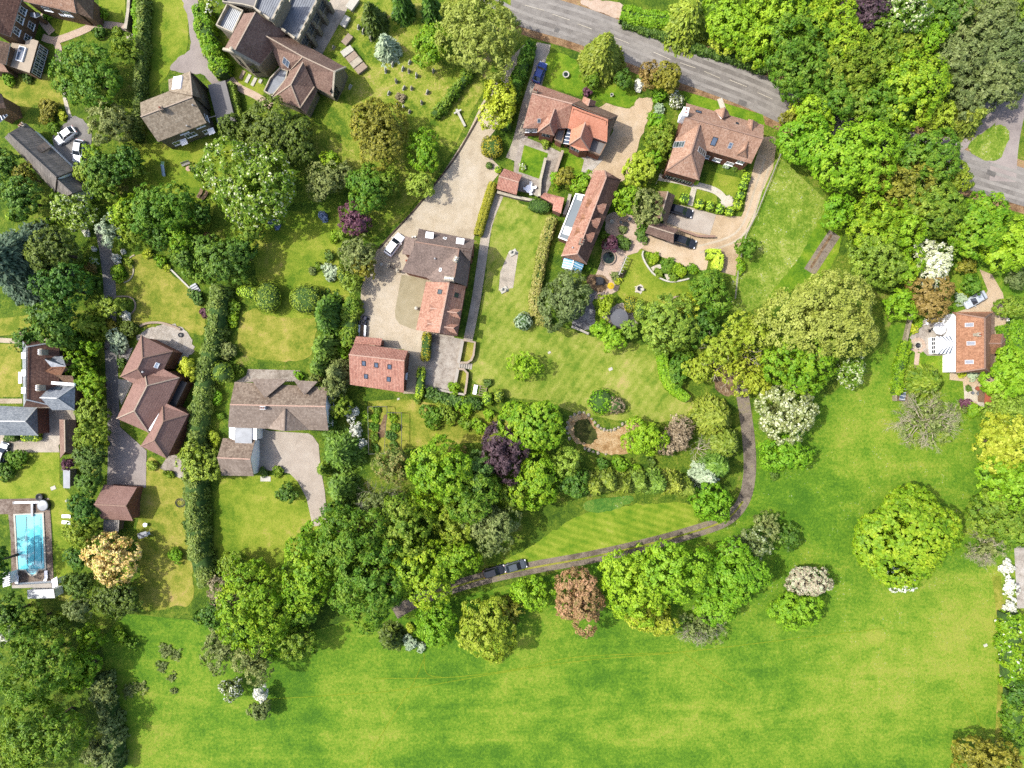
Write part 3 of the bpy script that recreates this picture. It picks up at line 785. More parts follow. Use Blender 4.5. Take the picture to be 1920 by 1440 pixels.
area('pond_bed',[r(*p)[:2]for p in((415,320),(440,250),(520,215),(590,260),(650,340),(740,350),(830,320),(900,260),(1000,350),(950,480),(860,520),(740,530),(600,490),(480,440))],G['ochre'],z3,'dry ochre pond bed in the lawn')
area('pond',[r(*p)[:2]for p in((465,310),(510,268),(570,270),(625,340),(640,400),(600,445),(540,440),(480,390))],G['shade'],z4,'dark leaf filled pond hollow')
LANE=[(740,1150),(800,1118),(900,1086),(1000,1064),(1100,1046),(1200,1024),(1290,1000),(1360,975),(1393,940),(1405,890),(1404,830),(1395,760),(1388,720)]
ribbon('lane',LANE,2.35,G['lane'],z3,'dusty tree lined lane')
ribbon('lane_grass',LANE[1:9],.35,G['lawn_dry'],z4,'grassy middle of the lane')
area('lawn',[(905,1075),(985,1030),(1080,970),(1150,952),(1285,942),(1310,968),(1290,992),(1200,1014),(1080,1042),(980,1062)],G['lawn_stripe'],z2,'striped lawn beside the lane')
area('bed_grass',[(1100,940),(1180,930),(1180,945),(1110,962)],G['pasture'],z3,'longer grass above the striped lawn')
r=Z(1440,360,4)
ribbon('track',[r(*p)[:2]for p in((500,310),(420,430),(310,600))],2.4,G['lane'],z3,'short rutted brown track in the meadow',sm=False)
ribbon('track_grass',[r(*p)[:2]for p in((475,320),(405,430),(320,570))],.5,G['soil'],z4,'middle of the rutted track',sm=False)
area('garden_ground',[(1345,680),(1395,665),(1420,700),(1400,740),(1345,735)],G['soil'],z2,'bare earth below the gold oak')
area('churchyard',[(590,115),(640,30),(690,-40),(960,-50),(955,70),(930,130),(890,200),(845,290),(800,355),(745,420),(700,445),(660,360),(600,300),(560,235),(620,200),(640,150)],G['churchyard'],z2,'sunlit churchyard grass',sm=False)
area('path',[(600,110),(575,70),(620,0),(665,-20),(650,20)],G['gravel_grey'],z3,'stony path along the church wall',sm=False)
area('lawn',[(440,125),(470,140),(500,165),(480,180),(440,160)],G['lawn'],z2,'grave plot below the church gable')
ribbon('path',[(432,148),(450,165),(480,180),(510,200)],1.3,G['pinkpath'],z3,'pinkish path below the church')
area('drive',[(340,-20),(368,-20),(372,40),(380,90),(400,120),(425,142),(432,165),(400,160),(380,140),(350,138),(320,130),(335,108),(357,88),(352,40)],G['asphalt_mauve'],z3,'grey church drive')
area('lawn',[(262,-20),(345,-20),(352,50),(350,95),(325,125),(275,190),(262,200),(262,90)],G['lawn'],z2,'lawn left of the church drive')
area('lawn',[(235,275),(300,270),(400,260),(470,270),(420,320),(390,430),(350,370),(270,350)],G['lawn'],z2,'lawn with garden play things')
ribbon('path',[(248,-20),(246,30),(243,75)],1.1,G['slabs'],z3,'narrow straight grey path at the top left')
ribbon('path',[(240,52),(205,47),(180,47),(150,60),(115,73),(98,76),(80,70)],1.35,G['pinkpath'],z3,'pink path to the brick house')
ribbon('path',[(98,62),(84,45),(74,28)],1.5,G['pinkpath'],z4,'pink path to the porch',sm=False)
ribbon('path',[(100,72),(110,90),(108,115)],1.2,G['pinkpath'],z4,'pink path past the extension')
ribbon('path',[(118,150),(122,185),(130,215),(134,225)],.7,G['cream'],z3,'pale stone edging path below the big green tree')
area('lawn',[(95,30),(165,40),(150,52),(110,66)],G['lawn'],z2,'little lawn in front of the brick house')
area('lawn',[(0,150),(90,140),(118,170),(118,200),(70,195),(40,215),(0,190)],G['lawn_dry'],z2,'sunny lawn below the brick house')
area('lawn',[(185,0),(235,0),(235,42),(185,40)],G['lawn'],z2,'lawn strip by the top left wall',sm=False)
area('drive',[(118,238),(135,218),(160,228),(172,258),(166,290),(150,320),(128,312),(98,262)],G['asphalt_dark'],z3,'small grey car court by the thatched house')
area('lawn',[(470,430),(520,395),(600,405),(640,430),(635,480),(630,530),(545,545),(490,535),(475,480)],G['lawn'],z2,'sunny lawn between tall trees')
area('lawn',[(455,590),(500,580),(585,590),(590,640),(570,675),(480,672),(447,650)],G['lawn_dry'],z2,'lawn above the lichened roof house')
area('lawn',[(490,545),(540,535),(640,530),(640,590),(500,590)],G['lawn'],z2,'lawn round the topiary')
area('lawn',[(232,490),(250,479),(278,480),(320,512),(360,545),(385,600),(380,628),(352,620),(320,608),(290,608),(270,615),(245,600),(258,570),(250,558),(216,558),(216,532),(240,520)],G['lawn_dry'],z2,'yellowish curved lawn beside the long drive')
ribbon('drive',[(188,420),(198,470),(206,540),(207,620),(210,700),(213,780),(214,860),(212,912)],2.3,G['asphalt_dark'],z3,'long drive beside the tall hedge')
area('drive',[(212,760),(225,800),(275,845),(274,914),(205,914),(208,800)],G['asphalt_mauve'],z4,'mauve forecourt of the hipped house',sm=False)
area('patio',[(222,710),(250,715),(228,760),(222,740)],G['cream'],z4,'cream paving left of the hipped house',sm=False)
area('patio',[(222,655),(250,652),(238,680),(222,690)],G['paving'],z4,'paving by the drive',sm=False)
r=Z(200,600,5.143)
area('terrace',[r(*p)[:2]for p in((300,180),(350,120),(440,70),(560,48),(680,52),(790,130),(850,290),(780,350),(700,420),(560,330))],G['paving'],z3,'pale stone terrace behind the hipped house')
area('patio',[(318,850),(350,860),(348,902),(300,878)],G['slabs'],z3,'small deck below the hipped house',sm=False)
area('lawn',[(278,862),(310,880),(352,905),(355,1000),(362,1120),(330,1136),(265,1140),(262,1060),(258,990)],G['lawn_dry'],z2,'lower lawn of the hipped house')
r=Z(390,680,6.26)
area('drive',[r(*p)[:2]for p in((560,740),(720,800),(1180,830),(1230,860),(1300,960),(1310,1100),(1330,1280),(1370,1500),(1410,1900),(1230,1920),(1160,1600),(1060,1400),(960,1300),(760,1265),(560,1265))],G['pavers'],z3,'beige drive of the lichened house',sm=False)
area('terrace',[r(*p)[:2]for p in((470,75),(1080,90),(1080,220),(320,230),(450,150))],G['slabs'],z3,'rear terrace of the lichened house',sm=False)
area('lawn',[(415,895),(480,892),(560,890),(578,930),(600,1000),(560,1040),(490,1085),(425,1100),(402,1060),(400,950)],G['lawn'],z2,'front lawn with faint mowing lines',sm=False)
area('lawn',[(-20,600),(58,590),(60,624),(-20,632)],G['lawn_dry'],z2,'dry lawn at the left photo edge',sm=False)
area('lawn',[(-20,645),(40,645),(40,744),(-20,744)],G['lawn_dry'],z2,'worn lawn left of the old house',sm=False)
ribbon('path',[(-20,636),(40,640),(110,638)],.9,G['gravel'],z3,'gravel path above the old house')
ribbon('path',[(-20,752),(42,752)],.9,G['gravel'],z3,'gravel path below the worn lawn',sm=False)
area('yard',[(68,760),(140,765),(142,790),(110,835),(112,848),(-20,848),(-20,815),(70,815)],G['gravel_grey'],z3,'yard between the old house and its outbuildings',sm=False)
area('lawn',[(-20,848),(112,848),(112,905),(135,930),(138,1130),(110,1125),(95,940),(-20,935)],G['lawn'],z2,'lawn round the swimming pool',sm=False)
r=Z(0,900,6.26)
area('poolside',[r(*p)[:2]for p in((-100,225),(580,210),(600,480),(630,1140),(610,1230),(140,1240),(130,700),(100,400),(-100,400))],G['poolside'],z3,'brown stone paving round the swimming pool',sm=False)
area('drive',[(1836,505),(1860,515),(1880,550),(1890,600),(1892,660),(1888,700),(1868,715),(1850,755),(1810,760),(1805,715),(1780,712),(1785,640),(1780,590),(1832,572),(1852,545)],G['gravel_tan'],z2,'tan gravel drive round the white house',sm=False)
r=Z(1660,540,6)
area('patio',[r(*p)[:2]for p in((430,360),(640,320),(800,300),(800,560),(640,760),(470,760),(270,560),(330,480))],G['slabs'],z3,'grey patio of the white house',sm=False)
area('patio',[r(365+88*math.cos(i*.4),645+88*math.sin(i*.4))[:2]for i in range(16)],G['pinkpath'],z4,'circular brick patio')
area('patio',[r(365+45*math.cos(i*.4),645+45*math.sin(i*.4))[:2]for i in range(16)],G['cream'],z5,'pale ring inside the circular patio')
ribbon('path',[r(360,730)[:2],r(340,900)[:2]],.9,G['pinkpath'],z4,'brick path from the circular patio',sm=False)
area('lawn',[r(*p)[:2]for p in((230,780),(580,760),(600,940),(200,900))],G['lawn_green'],z2,'small lawn of the white house',sm=False)
area('patio',[r(*p)[:2]for p in((885,1110),(1120,1110),(1110,1340),(1040,1320),(1030,1280),(885,1260))],G['cream'],z3,'cream patio with pots by the red shed',sm=False)
ribbon('road',[(1916,1020),(1922,1140)],3.0,G['paving'],z2,'pale concrete road at the right photo edge',sm=False)
ribbon('dry_strip',[(1868,1080),(1880,1200),(1878,1300),(1872,1400)],1.6,G['lawn_dry'],z2,'worn dry strip along the right hedge')
for i,q in enumerate(([(480,1312),(650,1302),(760,1292),(960,1258),(1100,1238),(1270,1224)],[(700,1272),(840,1270),(960,1256),(1080,1232),(1280,1222),(1420,1206),(1660,1178)],[(795,1235),(770,1290),(720,1370),(690,1430),(685,1500)],[(795,1225),(800,1262),(830,1270)],[(1280,1222),(1330,1260),(1380,1290)],[(1795,1280),(1830,1340),(1856,1395)])):
 ribbon('trampled_line',q,(.12),G['trampled'],z1+.012+i*.001,'thin trampled line in the meadow')
 # - buildings, traced roof corner by roof corner
def rng(s):return s
#  the tiled house by the church drive
r=Z(240,120,8.727)
h=House('house','grey-brown tiled house with white open roof light, beside the church drive','house',(335,215))
V=dict(a=r(200,630,5),b=r(210,865,7.8),e=r(1055,540,7.8),x=r(1030,300,5),c=r(490,1275,5),d=r(1285,965,5))
o,w1=h.mass(V,['abex','bcde'],M['tile_greybrown'],M['ridge_pale'])
V=dict(g=r(660,255,4.6),f=r(670,445,5.3),e=r(1050,515,7.9),h=r(1012,120,7.2),i=r(1110,200,4.6),j=r(1200,560,4.6))
o,w2=h.mass(V,['gfeh','heji'],M['tile_greybrown'],M['ridge_pale'])
h.skylight(822,0,1,1)if False else None
q=Z(240,120,8.727)
p=q(822,315)
h.skylight(p[0],p[1],2.3,2.3,M['white_frame'],M['white_glass'],rise=.3)
p=q(530,720);h.chimney(p[0],p[1],1.1,.6,.6,.35,1)
for t,ww in((.22,1.7),(.56,1.9),(.88,1.5)):h.window(w1[('c','d')],t,1.0 if t!=.56 else 1.9,ww,1.3,3,1)
for t in(.50,.86):h.window(w1[('c','d')],t,3.85,1.6,.75,2,1)
for t in(.36,1.0-.03):
 a,b,n=w1[('c','d')];c0=a.lerp(b,t)
 mb=MB();d=Vector((b.x-a.x,b.y-a.y,0)).normalized()
 mb.bar(Vector((c0.x,c0.y,2.25))+n*.02-d*.0,Vector((c0.x,c0.y,2.1))+n*1.1,1.2,.1)
 mb.build('porch_canopy',M['white_frame'],h.root)
if('d','e')in w1:h.window(w1[('d','e')],.45,2.6,1.3,1.1,2,1)
for x,y in((1070,680),(975,1020)):p=q(x,y);h.vent(p[0],p[1],.14)
h.finish(M['buff_brick'])
h=House('garage','flat grey felt roofed garage beside the grey-brown house','garage',(415,195))
h.flatroof([r(1305,345),r(1590,268),r(1755,930),r(1470,1000)],2.6,M['felt'])
mb=MB();a=at(*r(1330,880)[:2],2.75);b=at(*r(1450,845)[:2],2.75);mb.bar(a,b,.14,.12);mb.build('roof_rail',M['concrete'],h.root)
h.finish(M['stone'])
#  long grey thatched house and its neighbour
r=Z(0,180,7.2)
h=House('thatched_house','long dark grey thatched house beside the two parked white cars','house',(80,305))
V=dict(A=r(115,505,6.8),B=r(762,1100,6.8),C=r(345,365,3.3),D=r(1005,1000,3.3),E=r(60,560,3.3),F=r(742,1302,3.3))
h.mass(V,['CABD','AEFB'],M['thatch'],M['thatch'],thick=.4)
V=dict(A=r(775,1130,5.9),B=r(975,1315,5.9),C=r(1000,1072,3),D=r(1160,1262,3),E=r(735,1285,3),F=r(835,1385,3))
h.mass(V,['CABD','AEFB'],M['thatch'],M['thatch'],thick=.35)
p=r(285,395);h.chimney(p[0],p[1],1.3,.9,.7,.8,2,M['stone'])
V=dict(a=r(495,690,5.7),b=r(610,620,3.8),c=r(690,690,3.8),d=r(560,760,5.5))
h.mass(V,['abcd'],M['tile_plain'],thick=.2,walls=False,part='roof_patch')
h.finish(M['white_render'])
h=House('cottage','tan tiled cottage with white glazed lean-to, cut by the left photo edge above the thatch','house',(5,205))
V=dict(a=r(-250,-130,7.5),b=r(-280,160,7.5),c=r(80,165,4.8),d=r(20,-30,4.8))
o,w=h.mass(V,['abcd'],M['tile_brown'],M['ridge_pale'])
V=dict(a=r(-20,265,3),b=r(50,215,3),c=r(105,262,2.5),d=r(0,355,2.5))
h.mass(V,['abcd'],M['grey_glass'],fascia=M['white_frame'],thick=.1,part='glazed_roof')
mb=MB()
for t in(0,.33,.66,1):
 a=at(*V['a']).lerp(at(*V['b']),t);b=at(*V['d']).lerp(at(*V['c']),t);mb.bar(a+Vector((0,0,.06)),b+Vector((0,0,.06)),.14,.1)
mb.build('glazing_bar',M['white_frame'],h.root)
h.finish(M['brown_brick'])
#  brick house, top left corner
r=Z(0,0,9.6)
h=House('brick_house','brown brick house with white sash windows and flat roofed extension, top left corner','house',(30,60))
V=dict(a=r(-260,-100,8.6),b=r(400,-60,5.6),c=r(185,655,5.6),d=r(-330,480,8.6))
o,w=h.mass(V,['abcd'],M['tile_darkbrown'],M['ridge_brown'],fascia=M['white_fascia'])
for t,z0 in((.22,3.6),(.47,3.6),(.80,3.6),(.42,.9),(.78,.9)):h.window(w[('b','c')],t,z0,1.2,1.45,2,2)
V=dict(a=r(390,15,5.2),b=r(1370,235,5.2),c=r(1310,-60,7.4),e=r(600,-330,8.2))
o,w=h.mass(V,['abce'],M['tile_tan'],M['ridge_pale'],fascia=M['white_fascia'])
V=dict(a=r(1375,232,5.1),b=r(1318,-60,7.3),c=r(1690,-70,4.0),d=r(1672,350,3.6))
o,w4=h.mass(V,['abcd'],M['tile_brown'])
for t in(.3,.7):h.window(w[('a','b')],t,2.9,1.5,1.2,3,1)
V=dict(a=r(925,128,3.3),b=r(1130,160,3.3),c=r(1335,320,2.3),d=r(1115,290,2.3))
o,w=h.mass(V,['abcd'],M['grey_glass'],fascia=M['white_frame'],thick=.1,part='conservatory_roof')
mb=MB()
for i in range(6):
 t=i/5;a=at(*V['a']).lerp(at(*V['b']),t);b=at(*V['d']).lerp(at(*V['c']),t);mb.bar(a+Vector((0,0,.06)),b+Vector((0,0,.06)),.12,.1)
mb.build('glazing_bar',M['white_frame'],o)
V=dict(a=r(540,290,2.6),b=r(545,212,2.6),c=r(620,235,3.4),d=r(615,330,2.6),e=r(690,215,2.6),f=r(730,270,2.6),g=r(600,290,3.3))
h.mass(dict(a=V['a'],b=V['b'],c=V['c'],d=r(640,320,3.3),e=V['e'],f=V['f']),['abcd','dcef'],M['slate'],M['white_frame'],fascia=M['white_frame'],part='porch_roof')
V=dict(a=r(-330,640,7),b=r(185,780,5),c=r(105,1165,4.6),d=r(-330,1020,6.6))
h.mass(V,['abcd'],M['tile_brown'],fascia=M['white_fascia'])
V=dict(a=r(-300,1000,4.5),b=r(10,1085,4.5),c=r(155,1300,3),d=r(-300,1260,3))
h.mass(V,['abcd'],M['tile_tan'])
o,w=h.flatroof([r(212,768),r(455,805),r(458,742),r(595,704),r(692,740),r(530,1312),r(102,1168)],3.2,M['tan_felt'],thick=.3)
for k in(('e','f'),('f','e')):
 if k in w:
  for i in range(5):h.window(w[k],.12+i*.19,.35,.95,2.3,2,2,sill=False)
  break
p=r(392,980);h.skylight(p[0],p[1],1.25,2.7,M['white_frame'],M['grey_glass'],rise=.35,ang=-.28)
h.finish(M['brown_brick'])
#  the church
r=Z(390,0,6.546)
h=House('church','stone church with lead aisle roofs, clay tiled nave and gabled hall among the gravestones','church',(530,80))
V=dict(a=r(440,165,6),b=r(582,150,10.5),c=r(320,635,10.5),d=r(195,608,6),e=r(632,803,5.2),f=r(960,400,5.2))
o,w=h.mass(V,['abcd','bcef'],M['tile_church'],M['ridge_pale'],fascia=M['stone'])
for k in(('d','c'),('c','d')):
 if k in w:h.window(w[k],.5,2.4,1.1,2.8,2,2,M['stone'])
for k in(('c','e'),('e','c')):
 if k in w:h.window(w[k],.3 if k[0]=='c' else.7,2.2,1.3,3.2,3,2,M['stone'])
mb=MB()
for a,b in(('d','c'),('c','e')):mb.bar(at(*V[a])+Vector((0,0,.12)),at(*V[b])+Vector((0,0,.12)),.45,.35)
mb.lathe(at(*V['c'])+Vector((0,0,.2)),[(.22,0),(.28,.2),(.2,.45),(.08,.6),(.3,.8),(.3,1.1),(.05,1.25)],10)
mb.build('gable_coping',M['stone'],h.root)
V=dict(a=r(705,438,7.6),b=r(1165,700,7.4),c=r(1555,885,7.3),d=r(1690,828,3.4),e=r(1215,560,3.4),f=r(900,405,4.6),g=r(770,575,5.0),i=r(885,835,3.4),k=r(1000,872,3.4),l=r(1305,1065,3.4),m=r(1532,1182,3.4))
o,w=h.mass(V,['abef','bcde','agikb','bklmc'],M['tile_church'],M['ridge_pale'],fascia=M['stone'])
for k in(('c','m'),('m','c')):
 if k in w:
  for t,z0,hh in((.42,1.0,1.6),(.42,3.1,1.2),(.14,1.0,1.6),(.14,3.1,1.7)):
   h.window(w[k],t if k[0]=='m' else 1-t,z0,.95,hh,2,1,M['stone'])
mb=MB()
for a,b in(('d','c'),('c','m')):mb.bar(at(*V[a])+Vector((0,0,.1)),at(*V[b])+Vector((0,0,.1)),.35,.25)
mb.build('gable_coping',M['stone'],h.root)
V=dict(P=r(1167,762,7.35),Q=r(1017,1040,6.2),R=r(1130,1325,4.2),S=r(790,1205,3.2),s=r(985,920,3.6),k=r(1000,872,3.6),T=r(1305,1066,3.9),U=r(1345,1100,3),v=r(1205,1400,3))
o,w=h.mass(V,['PksSQ','PQRT','QSR','TRvU'],M['tile_church'],M['ridge_pale'],fascia=M['stone'])
p=r(960,765);h.skylight(p[0],p[1],1.5,1.3,M['pale_metal'],M['grey_glass'],cross=1)
o,w=h.flatroof([r(775,970),r(890,850),r(985,880),r(960,990),r(800,1185),r(700,1130)],2.9,M['lead'],.5,M['stone'])
def battlements(o,pts,z,step=1.5):
 for a,b in zip(pts[:-1],pts[1:]):
  A,B=at(*a[:2],z),at(*b[:2],z);L_=(B-A).length;d=(B-A).normalized();ang=math.atan2(d.y,d.x)
  n=max(1,int(L_/step))
  for i in range(n):
   mb=MB();mb.box(A+d*(L_*(i+.5)/n),step*.55,.34,.55,ang);mb.build('battlement',M['stone'],o)
o1,w=h.flatroof([r(262,75),r(448,160),r(325,425),r(128,335)],5.2,M['pale_lead'],.9,M['stone'])
o2,w=h.flatroof([r(640,-60),r(965,-60),r(795,268),r(582,118)],9.0,M['lead'],.7,M['stone'])
battlements(o2,[r(965,-60),r(795,268),r(582,118)],9.6)
o3,w=h.flatroof([r(1060,-70),r(1400,-90),r(1105,505),r(885,345)],5.6,M['lead'],.7,M['stone'])
battlements(o3,[r(1400,-90),r(1105,505),r(885,345)],6.2)
for k in(('b','c'),('c','b')):
 if k in w:
  for i in range(4):h.window(w[k],(.12+i*.25)if k[0]=='c' else 1-(.12+i*.25),2.0,1.7,2.3,3,2,M['stone'])
  a,b,n=w[k];mb=MB()
  for i in range(4):
   c0=a.lerp(b,i/4+.01);ang=math.atan2(n.y,n.x)
   mb.box(Vector((c0.x,c0.y,0))+n*.5,1.1,.7,3.0,ang);mb.box(Vector((c0.x,c0.y,3.0))+n*.3,.7,.6,1.5,ang,taper=.8)
  mb.build('buttress',M['flint'],h.root)
  break
for o_,A,B,C_,D,z in((o3,r(1060,-70),r(885,345),r(1400,-90),r(1105,505),5.6),(o1,r(262,75),r(128,335),r(448,160),r(325,425),5.2),(o2,r(640,-60),r(582,118),r(965,-60),r(795,268),9.0)):
 mb=MB()
 for i in range(1,10):
  t=i/10
  a=at(*A[:2],z).lerp(at(*C_[:2],z),t);b=at(*B[:2],z).lerp(at(*D[:2],z),t);mb.bar(a+Vector((0,0,.02)),b+Vector((0,0,.02)),.06,.06)
 mb.build('lead_roll',M['lead'],o_)
h.flatroof([r(200,40),r(205,-90),r(560,-120),r(650,-10),r(575,105),r(440,70)],6.0,M['felt'],.6,M['stone'])
h.finish(M['flint'])
#  semi-detached pair with the orange roof
r=Z(960,140,8)
h=House('house','house with half new orange, half weathered tile roof beside the tan gravel turning area','house',(1065,230))
V=dict(a=r(350,132,4.7),b=r(298,282,8.2),c=r(160,805,4.7),d=r(830,800,4.7),e=r(905,440,8.2),f=r(1050,378,4.7))
o,w=h.mass(V,['abef','bcde'],M['tile_pink'],M['ridge_pink'],fascia=M['white_fascia'])
if('c','d')in w:
 for t in(.1,.22):h.window(w[('c','d')],t,2.2,1.2,1.2)
V=dict(g=r(905,445,8.2),h=r(1440,670,8.2),i=r(1592,612,4.7),j=r(1055,385,4.7),k=r(1425,1015,4.7),l=r(832,800,4.7))
o,w=h.mass({k_:V[k_]for k_ in 'ghij'},['ghij'],M['tile_brown'],M['ridge_pink'],fascia=M['white_fascia'])
V2=dict(g=r(1040,525,8.25),G=r(905,470,8.2),h=r(1440,668,8.25),k=r(1425,1015,4.75),l=r(832,800,4.75))
o,w=h.mass(V2,['Gghkl'],M['tile_orange'],M['ridge_pink'],fascia=M['white_fascia'])
V=dict(h=r(1440,672,8.1),i=r(1590,615,4.7),k=r(1425,1012,4.7))
o,w=h.mass(V,['hik'],M['tile_brown'],M['ridge_pink'])
V=dict(m=r(1097,712,7.6),n=r(1025,935,7.6),o=r(885,830,4.6),p=r(855,1050,4.6),q=r(1020,1140,4.6),Q=r(1160,1135,4.6),r=r(1215,950,4.6))
o,w=h.mass(V,['mopn','npqQ','nQrm'],M['tile_orange'],M['ridge_pink'],fascia=M['white_fascia'])
for k in(('p','q'),('q','p')):
 if k in w:h.window(w[k],.5,2.8,1.6,1.3,3,1)
V=dict(m=r(638,508,7.6),n=r(560,730,7.6),o=r(395,790,4.7),p=r(385,860,4.7),q=r(630,915,4.7),r=r(715,750,4.7))
o,w=h.mass(V,['mopn','npq','nqrm'],M['tile_pink'],M['ridge_pink'])
for k in(('p','q'),('q','p')):
 if k in w:h.window(w[k],.5,2.9,1.4,1.2,2,2)
V=dict(a=r(1072,325,5.2),b=r(1168,366,6.8),c=r(1135,472,6.8),d=r(1045,400,5.2),e=r(1262,398,5.2),f=r(1245,465,5.2))
h.mass(V,['abcd','befc'],M['tile_pink'],M['ridge_pink'])
V=dict(a=r(835,822,3.2),b=r(900,835,3.2),c=r(862,1045,2.6),d=r(765,1030,2.6))
h.mass(V,['abcd'],M['grey_glass'],fascia=M['white_frame'],thick=.1,part='glazed_roof')
mb=MB()
for i in range(5):
 t=i/4;mb.bar(at(*V['a']).lerp(at(*V['d']),t)+Vector((0,0,.06)),at(*V['b']).lerp(at(*V['c']),t)+Vector((0,0,.06)),.1,.1)
mb.build('glazing_bar',M['white_frame'],h.root)
h.flatroof([r(1225,960),r(1412,1030),r(1315,1215),r(1130,1140)],3.0,M['felt'],.45,M['orange_brick'])
h.flatroof([r(710,760),r(800,795),r(745,1030),r(640,975)],2.8,M['asphalt_roof']if 'asphalt_roof' in M else M['felt'],.3,M['orange_brick'])
p=r(350,235);h.chimney(p[0],p[1],1.2,.8,.6,-.3,2)
p=r(928,470);h.chimney(p[0],p[1],1.6,.8,1.7,-.42,4)
p=r(405,690);h.skylight(p[0],p[1],.6,.8,M['pale_metal'])
h.finish(M['orange_brick'])
#  tan tiled house on the road
r=Z(1200,180,7.2)
h=House('house','tan tiled L-shaped house with roof lights beside the main road','house',(1345,265))
V=dict(a=r(625,95,5),b=r(612,282,8.2),c=r(488,612,5),d=r(1500,915,5),e=r(1665,575,8.2),f=r(1672,392,5))
o,w=h.mass(V,['abef','bcde'],M['tile_tan'],M['ridge_brown'])
if('c','d')in w:
 for t in(.46,.62,.8):h.window(w[('c','d')],t,1.0,1.4,1.3)
 h.window(w[('c','d')],.9,3.0,1.2,1.2)
V=dict(m=r(805,383,8.0),n=r(690,772,8.0),o=r(490,560,5),p=r(348,1010,5),q=r(795,1138,5),r=r(912,715,5))
o,w=h.mass(V,['mopn','npq','nqrm'],M['tile_tan'],M['ridge_brown'])
for k in(('p','q'),('q','p')):
 if k in w:
  for t in(.2,.5,.8):h.window(w[k],t,1.0,1.6,1.4,3,2)
V=dict(a=r(1145,152,7.2),b=r(1110,302,7.3),c=r(1000,200,5.1),d=r(1020,185,5.1),e=r(1215,265,5.6),f=r(1190,205,5.3))
h.dormer(V,['abcd','afeb'],M['tile_tan'],M['white_render'])
V=dict(a=r(1520,322,7.0),b=r(1500,482,7.2),c=r(1425,450,6.0),d=r(1462,310,5.6),e=r(1572,440,6.0),f=r(1592,358,5.6))
h.dormer(V,['abcd','afeb'],M['tile_tan'],M['white_render'])
V=dict(m=r(1457,606,7.4),n=r(1420,720,7.2),o=r(1400,660,6.6),p=r(1308,792,5.7),q=r(1445,832,5.7),r=r(1487,850,5.6),s=r(1490,700,6.4))
h.dormer(dict(m=V['m'],n=V['n'],p=V['p'],q=V['q'],r=V['s']),['mpn','npq','nqrm'],M['tile_tan'],M['white_render'],win=('p','q',1.2,.8,.1))
V=dict(a=r(642,880,6.9),b=r(488,1002,5.3),c=r(690,1074,5.3),d=r(680,960,6))
h.dormer(V,['abc','acd'],M['tile_tan'],M['white_render'])
for x,y,ww,hh,bars,g in((528,655,1.15,2.3,3,'green_glass'),(835,752,.95,2.5,3,'green_glass'),(1000,612,.95,1.55,0,'grey_glass'),(1220,668,.7,1.1,1,'grey_glass'),(790,215,1.1,.8,0,'grey_glass'),(1312,370,.5,.6,0,'glass')):
 p=r(x,y);h.skylight(p[0],p[1],ww,hh,M['pale_metal']if bars else M['dark_metal'],M[g],bars)
p=r(620,205);h.chimney(p[0],p[1],2.2,.9,1.3,-.2,2,M['white_render'])
h.finish(M['orange_brick'])
#  long house with dormers and flat blue-grey extension
r=Z(900,300,6.4)
h=House('long_house','long weathered orange roofed house with small dormers and blue-grey flat extension','house',(1105,405))
V=dict(a=r(1370,125,5),b=r(1515,205,8),c=r(1165,1125,8),d=r(975,1150,5),e=r(1278,1250,5),f=r(1690,238,5),t=r(1592,178,5.2),s=r(1497,125,5.2))
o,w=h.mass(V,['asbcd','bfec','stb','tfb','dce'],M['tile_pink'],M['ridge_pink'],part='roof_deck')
h.mass({k_:(v_[0],v_[1],v_[2]+.03)for k_,v_ in V.items()if k_ in 'bfect'},['bfec','tfb'],M['tile_darkbrown'],None,walls=False,thick=.02)  # right slope overlaid with darker tiles: its shade is put into the colour
ax=(at(*V['c'])-at(*V['b'])).normalized()
for x,y in((1452,575),(1382,748),(1312,920)):
 V=dict(a=r(x-80,y-34,7.8),b=r(x+55,y+6,7.6),c=r(x+70,y-50,6.5),d=r(x-50,y-60,7.0),e=r(x+22,y+76,6.5),f=r(x-84,y+24,7.2))
 h.dormer(V,['adcb','afeb'],M['tile_pink'],M['white_render'],win=('b','c',.5,.5,.2))
for x,y in((1322,515),(1252,700),(1186,862)):
 V=dict(a=r(x+58,y+8,7.0),b=r(x-40,y-5,6.7),c=r(x-30,y-55,6.1),d=r(x+20,y-40,6.7),e=r(x-62,y+45,6.1),f=r(x+10,y+50,6.5))
 h.dormer(V,['adcb','afeb'],M['tile_russet'],M['tile_russet'])
h.flatroof([r(1150,408),r(1262,428),r(1062,975),r(945,928)],3.4,M['blue_felt'],.16,M['white_render'])
p=r(1198,455);h.skylight(p[0],p[1],.9,.9,M['white_frame'],M['white_glass'],rise=.25,ang=-.3)
p=r(1046,852);h.skylight(p[0],p[1],1.3,1.5,M['white_frame'],M['white_glass'],rise=.25,ang=-.3)
p=r(1222,975);h.chimney(p[0],p[1],1.2,.7,.9,-.35,2)
h.vent(*r(1110,1055)[:2]);h.finish(M['brick'])
mb=MB()
V=dict(a=r(1010,1170,2.6),b=r(1125,1190,3.4),c=r(1095,1312,3.4),d=r(982,1285,2.6),e=r(1246,1252,2.6),f=r(1205,1358,2.6))
k=House('conservatory','blue glass roofed conservatory at the end of the long house','conservatory',(1075,495))
o,w=k.mass(V,['abcd','befc'],M['blue_glass'],M['white_frame'],fascia=M['white_frame'],thick=.08)
for p0,p1,q0,q1 in(('a','b','d','c'),('b','e','c','f')):
 for i in range(5):
  t=i/4;mb.bar(at(*V[p0]).lerp(at(*V[q0]),t)+Vector((0,0,.04)),at(*V[p1]).lerp(at(*V[q1]),t)+Vector((0,0,.04)),.06,.08)
mb.build('glazing_bar',M['white_frame'],k.root);k.finish(M['white_frame'])
k=House('garden_shed','small pantiled outbuilding beside the drive, white garden table behind it','shed',(955,340))
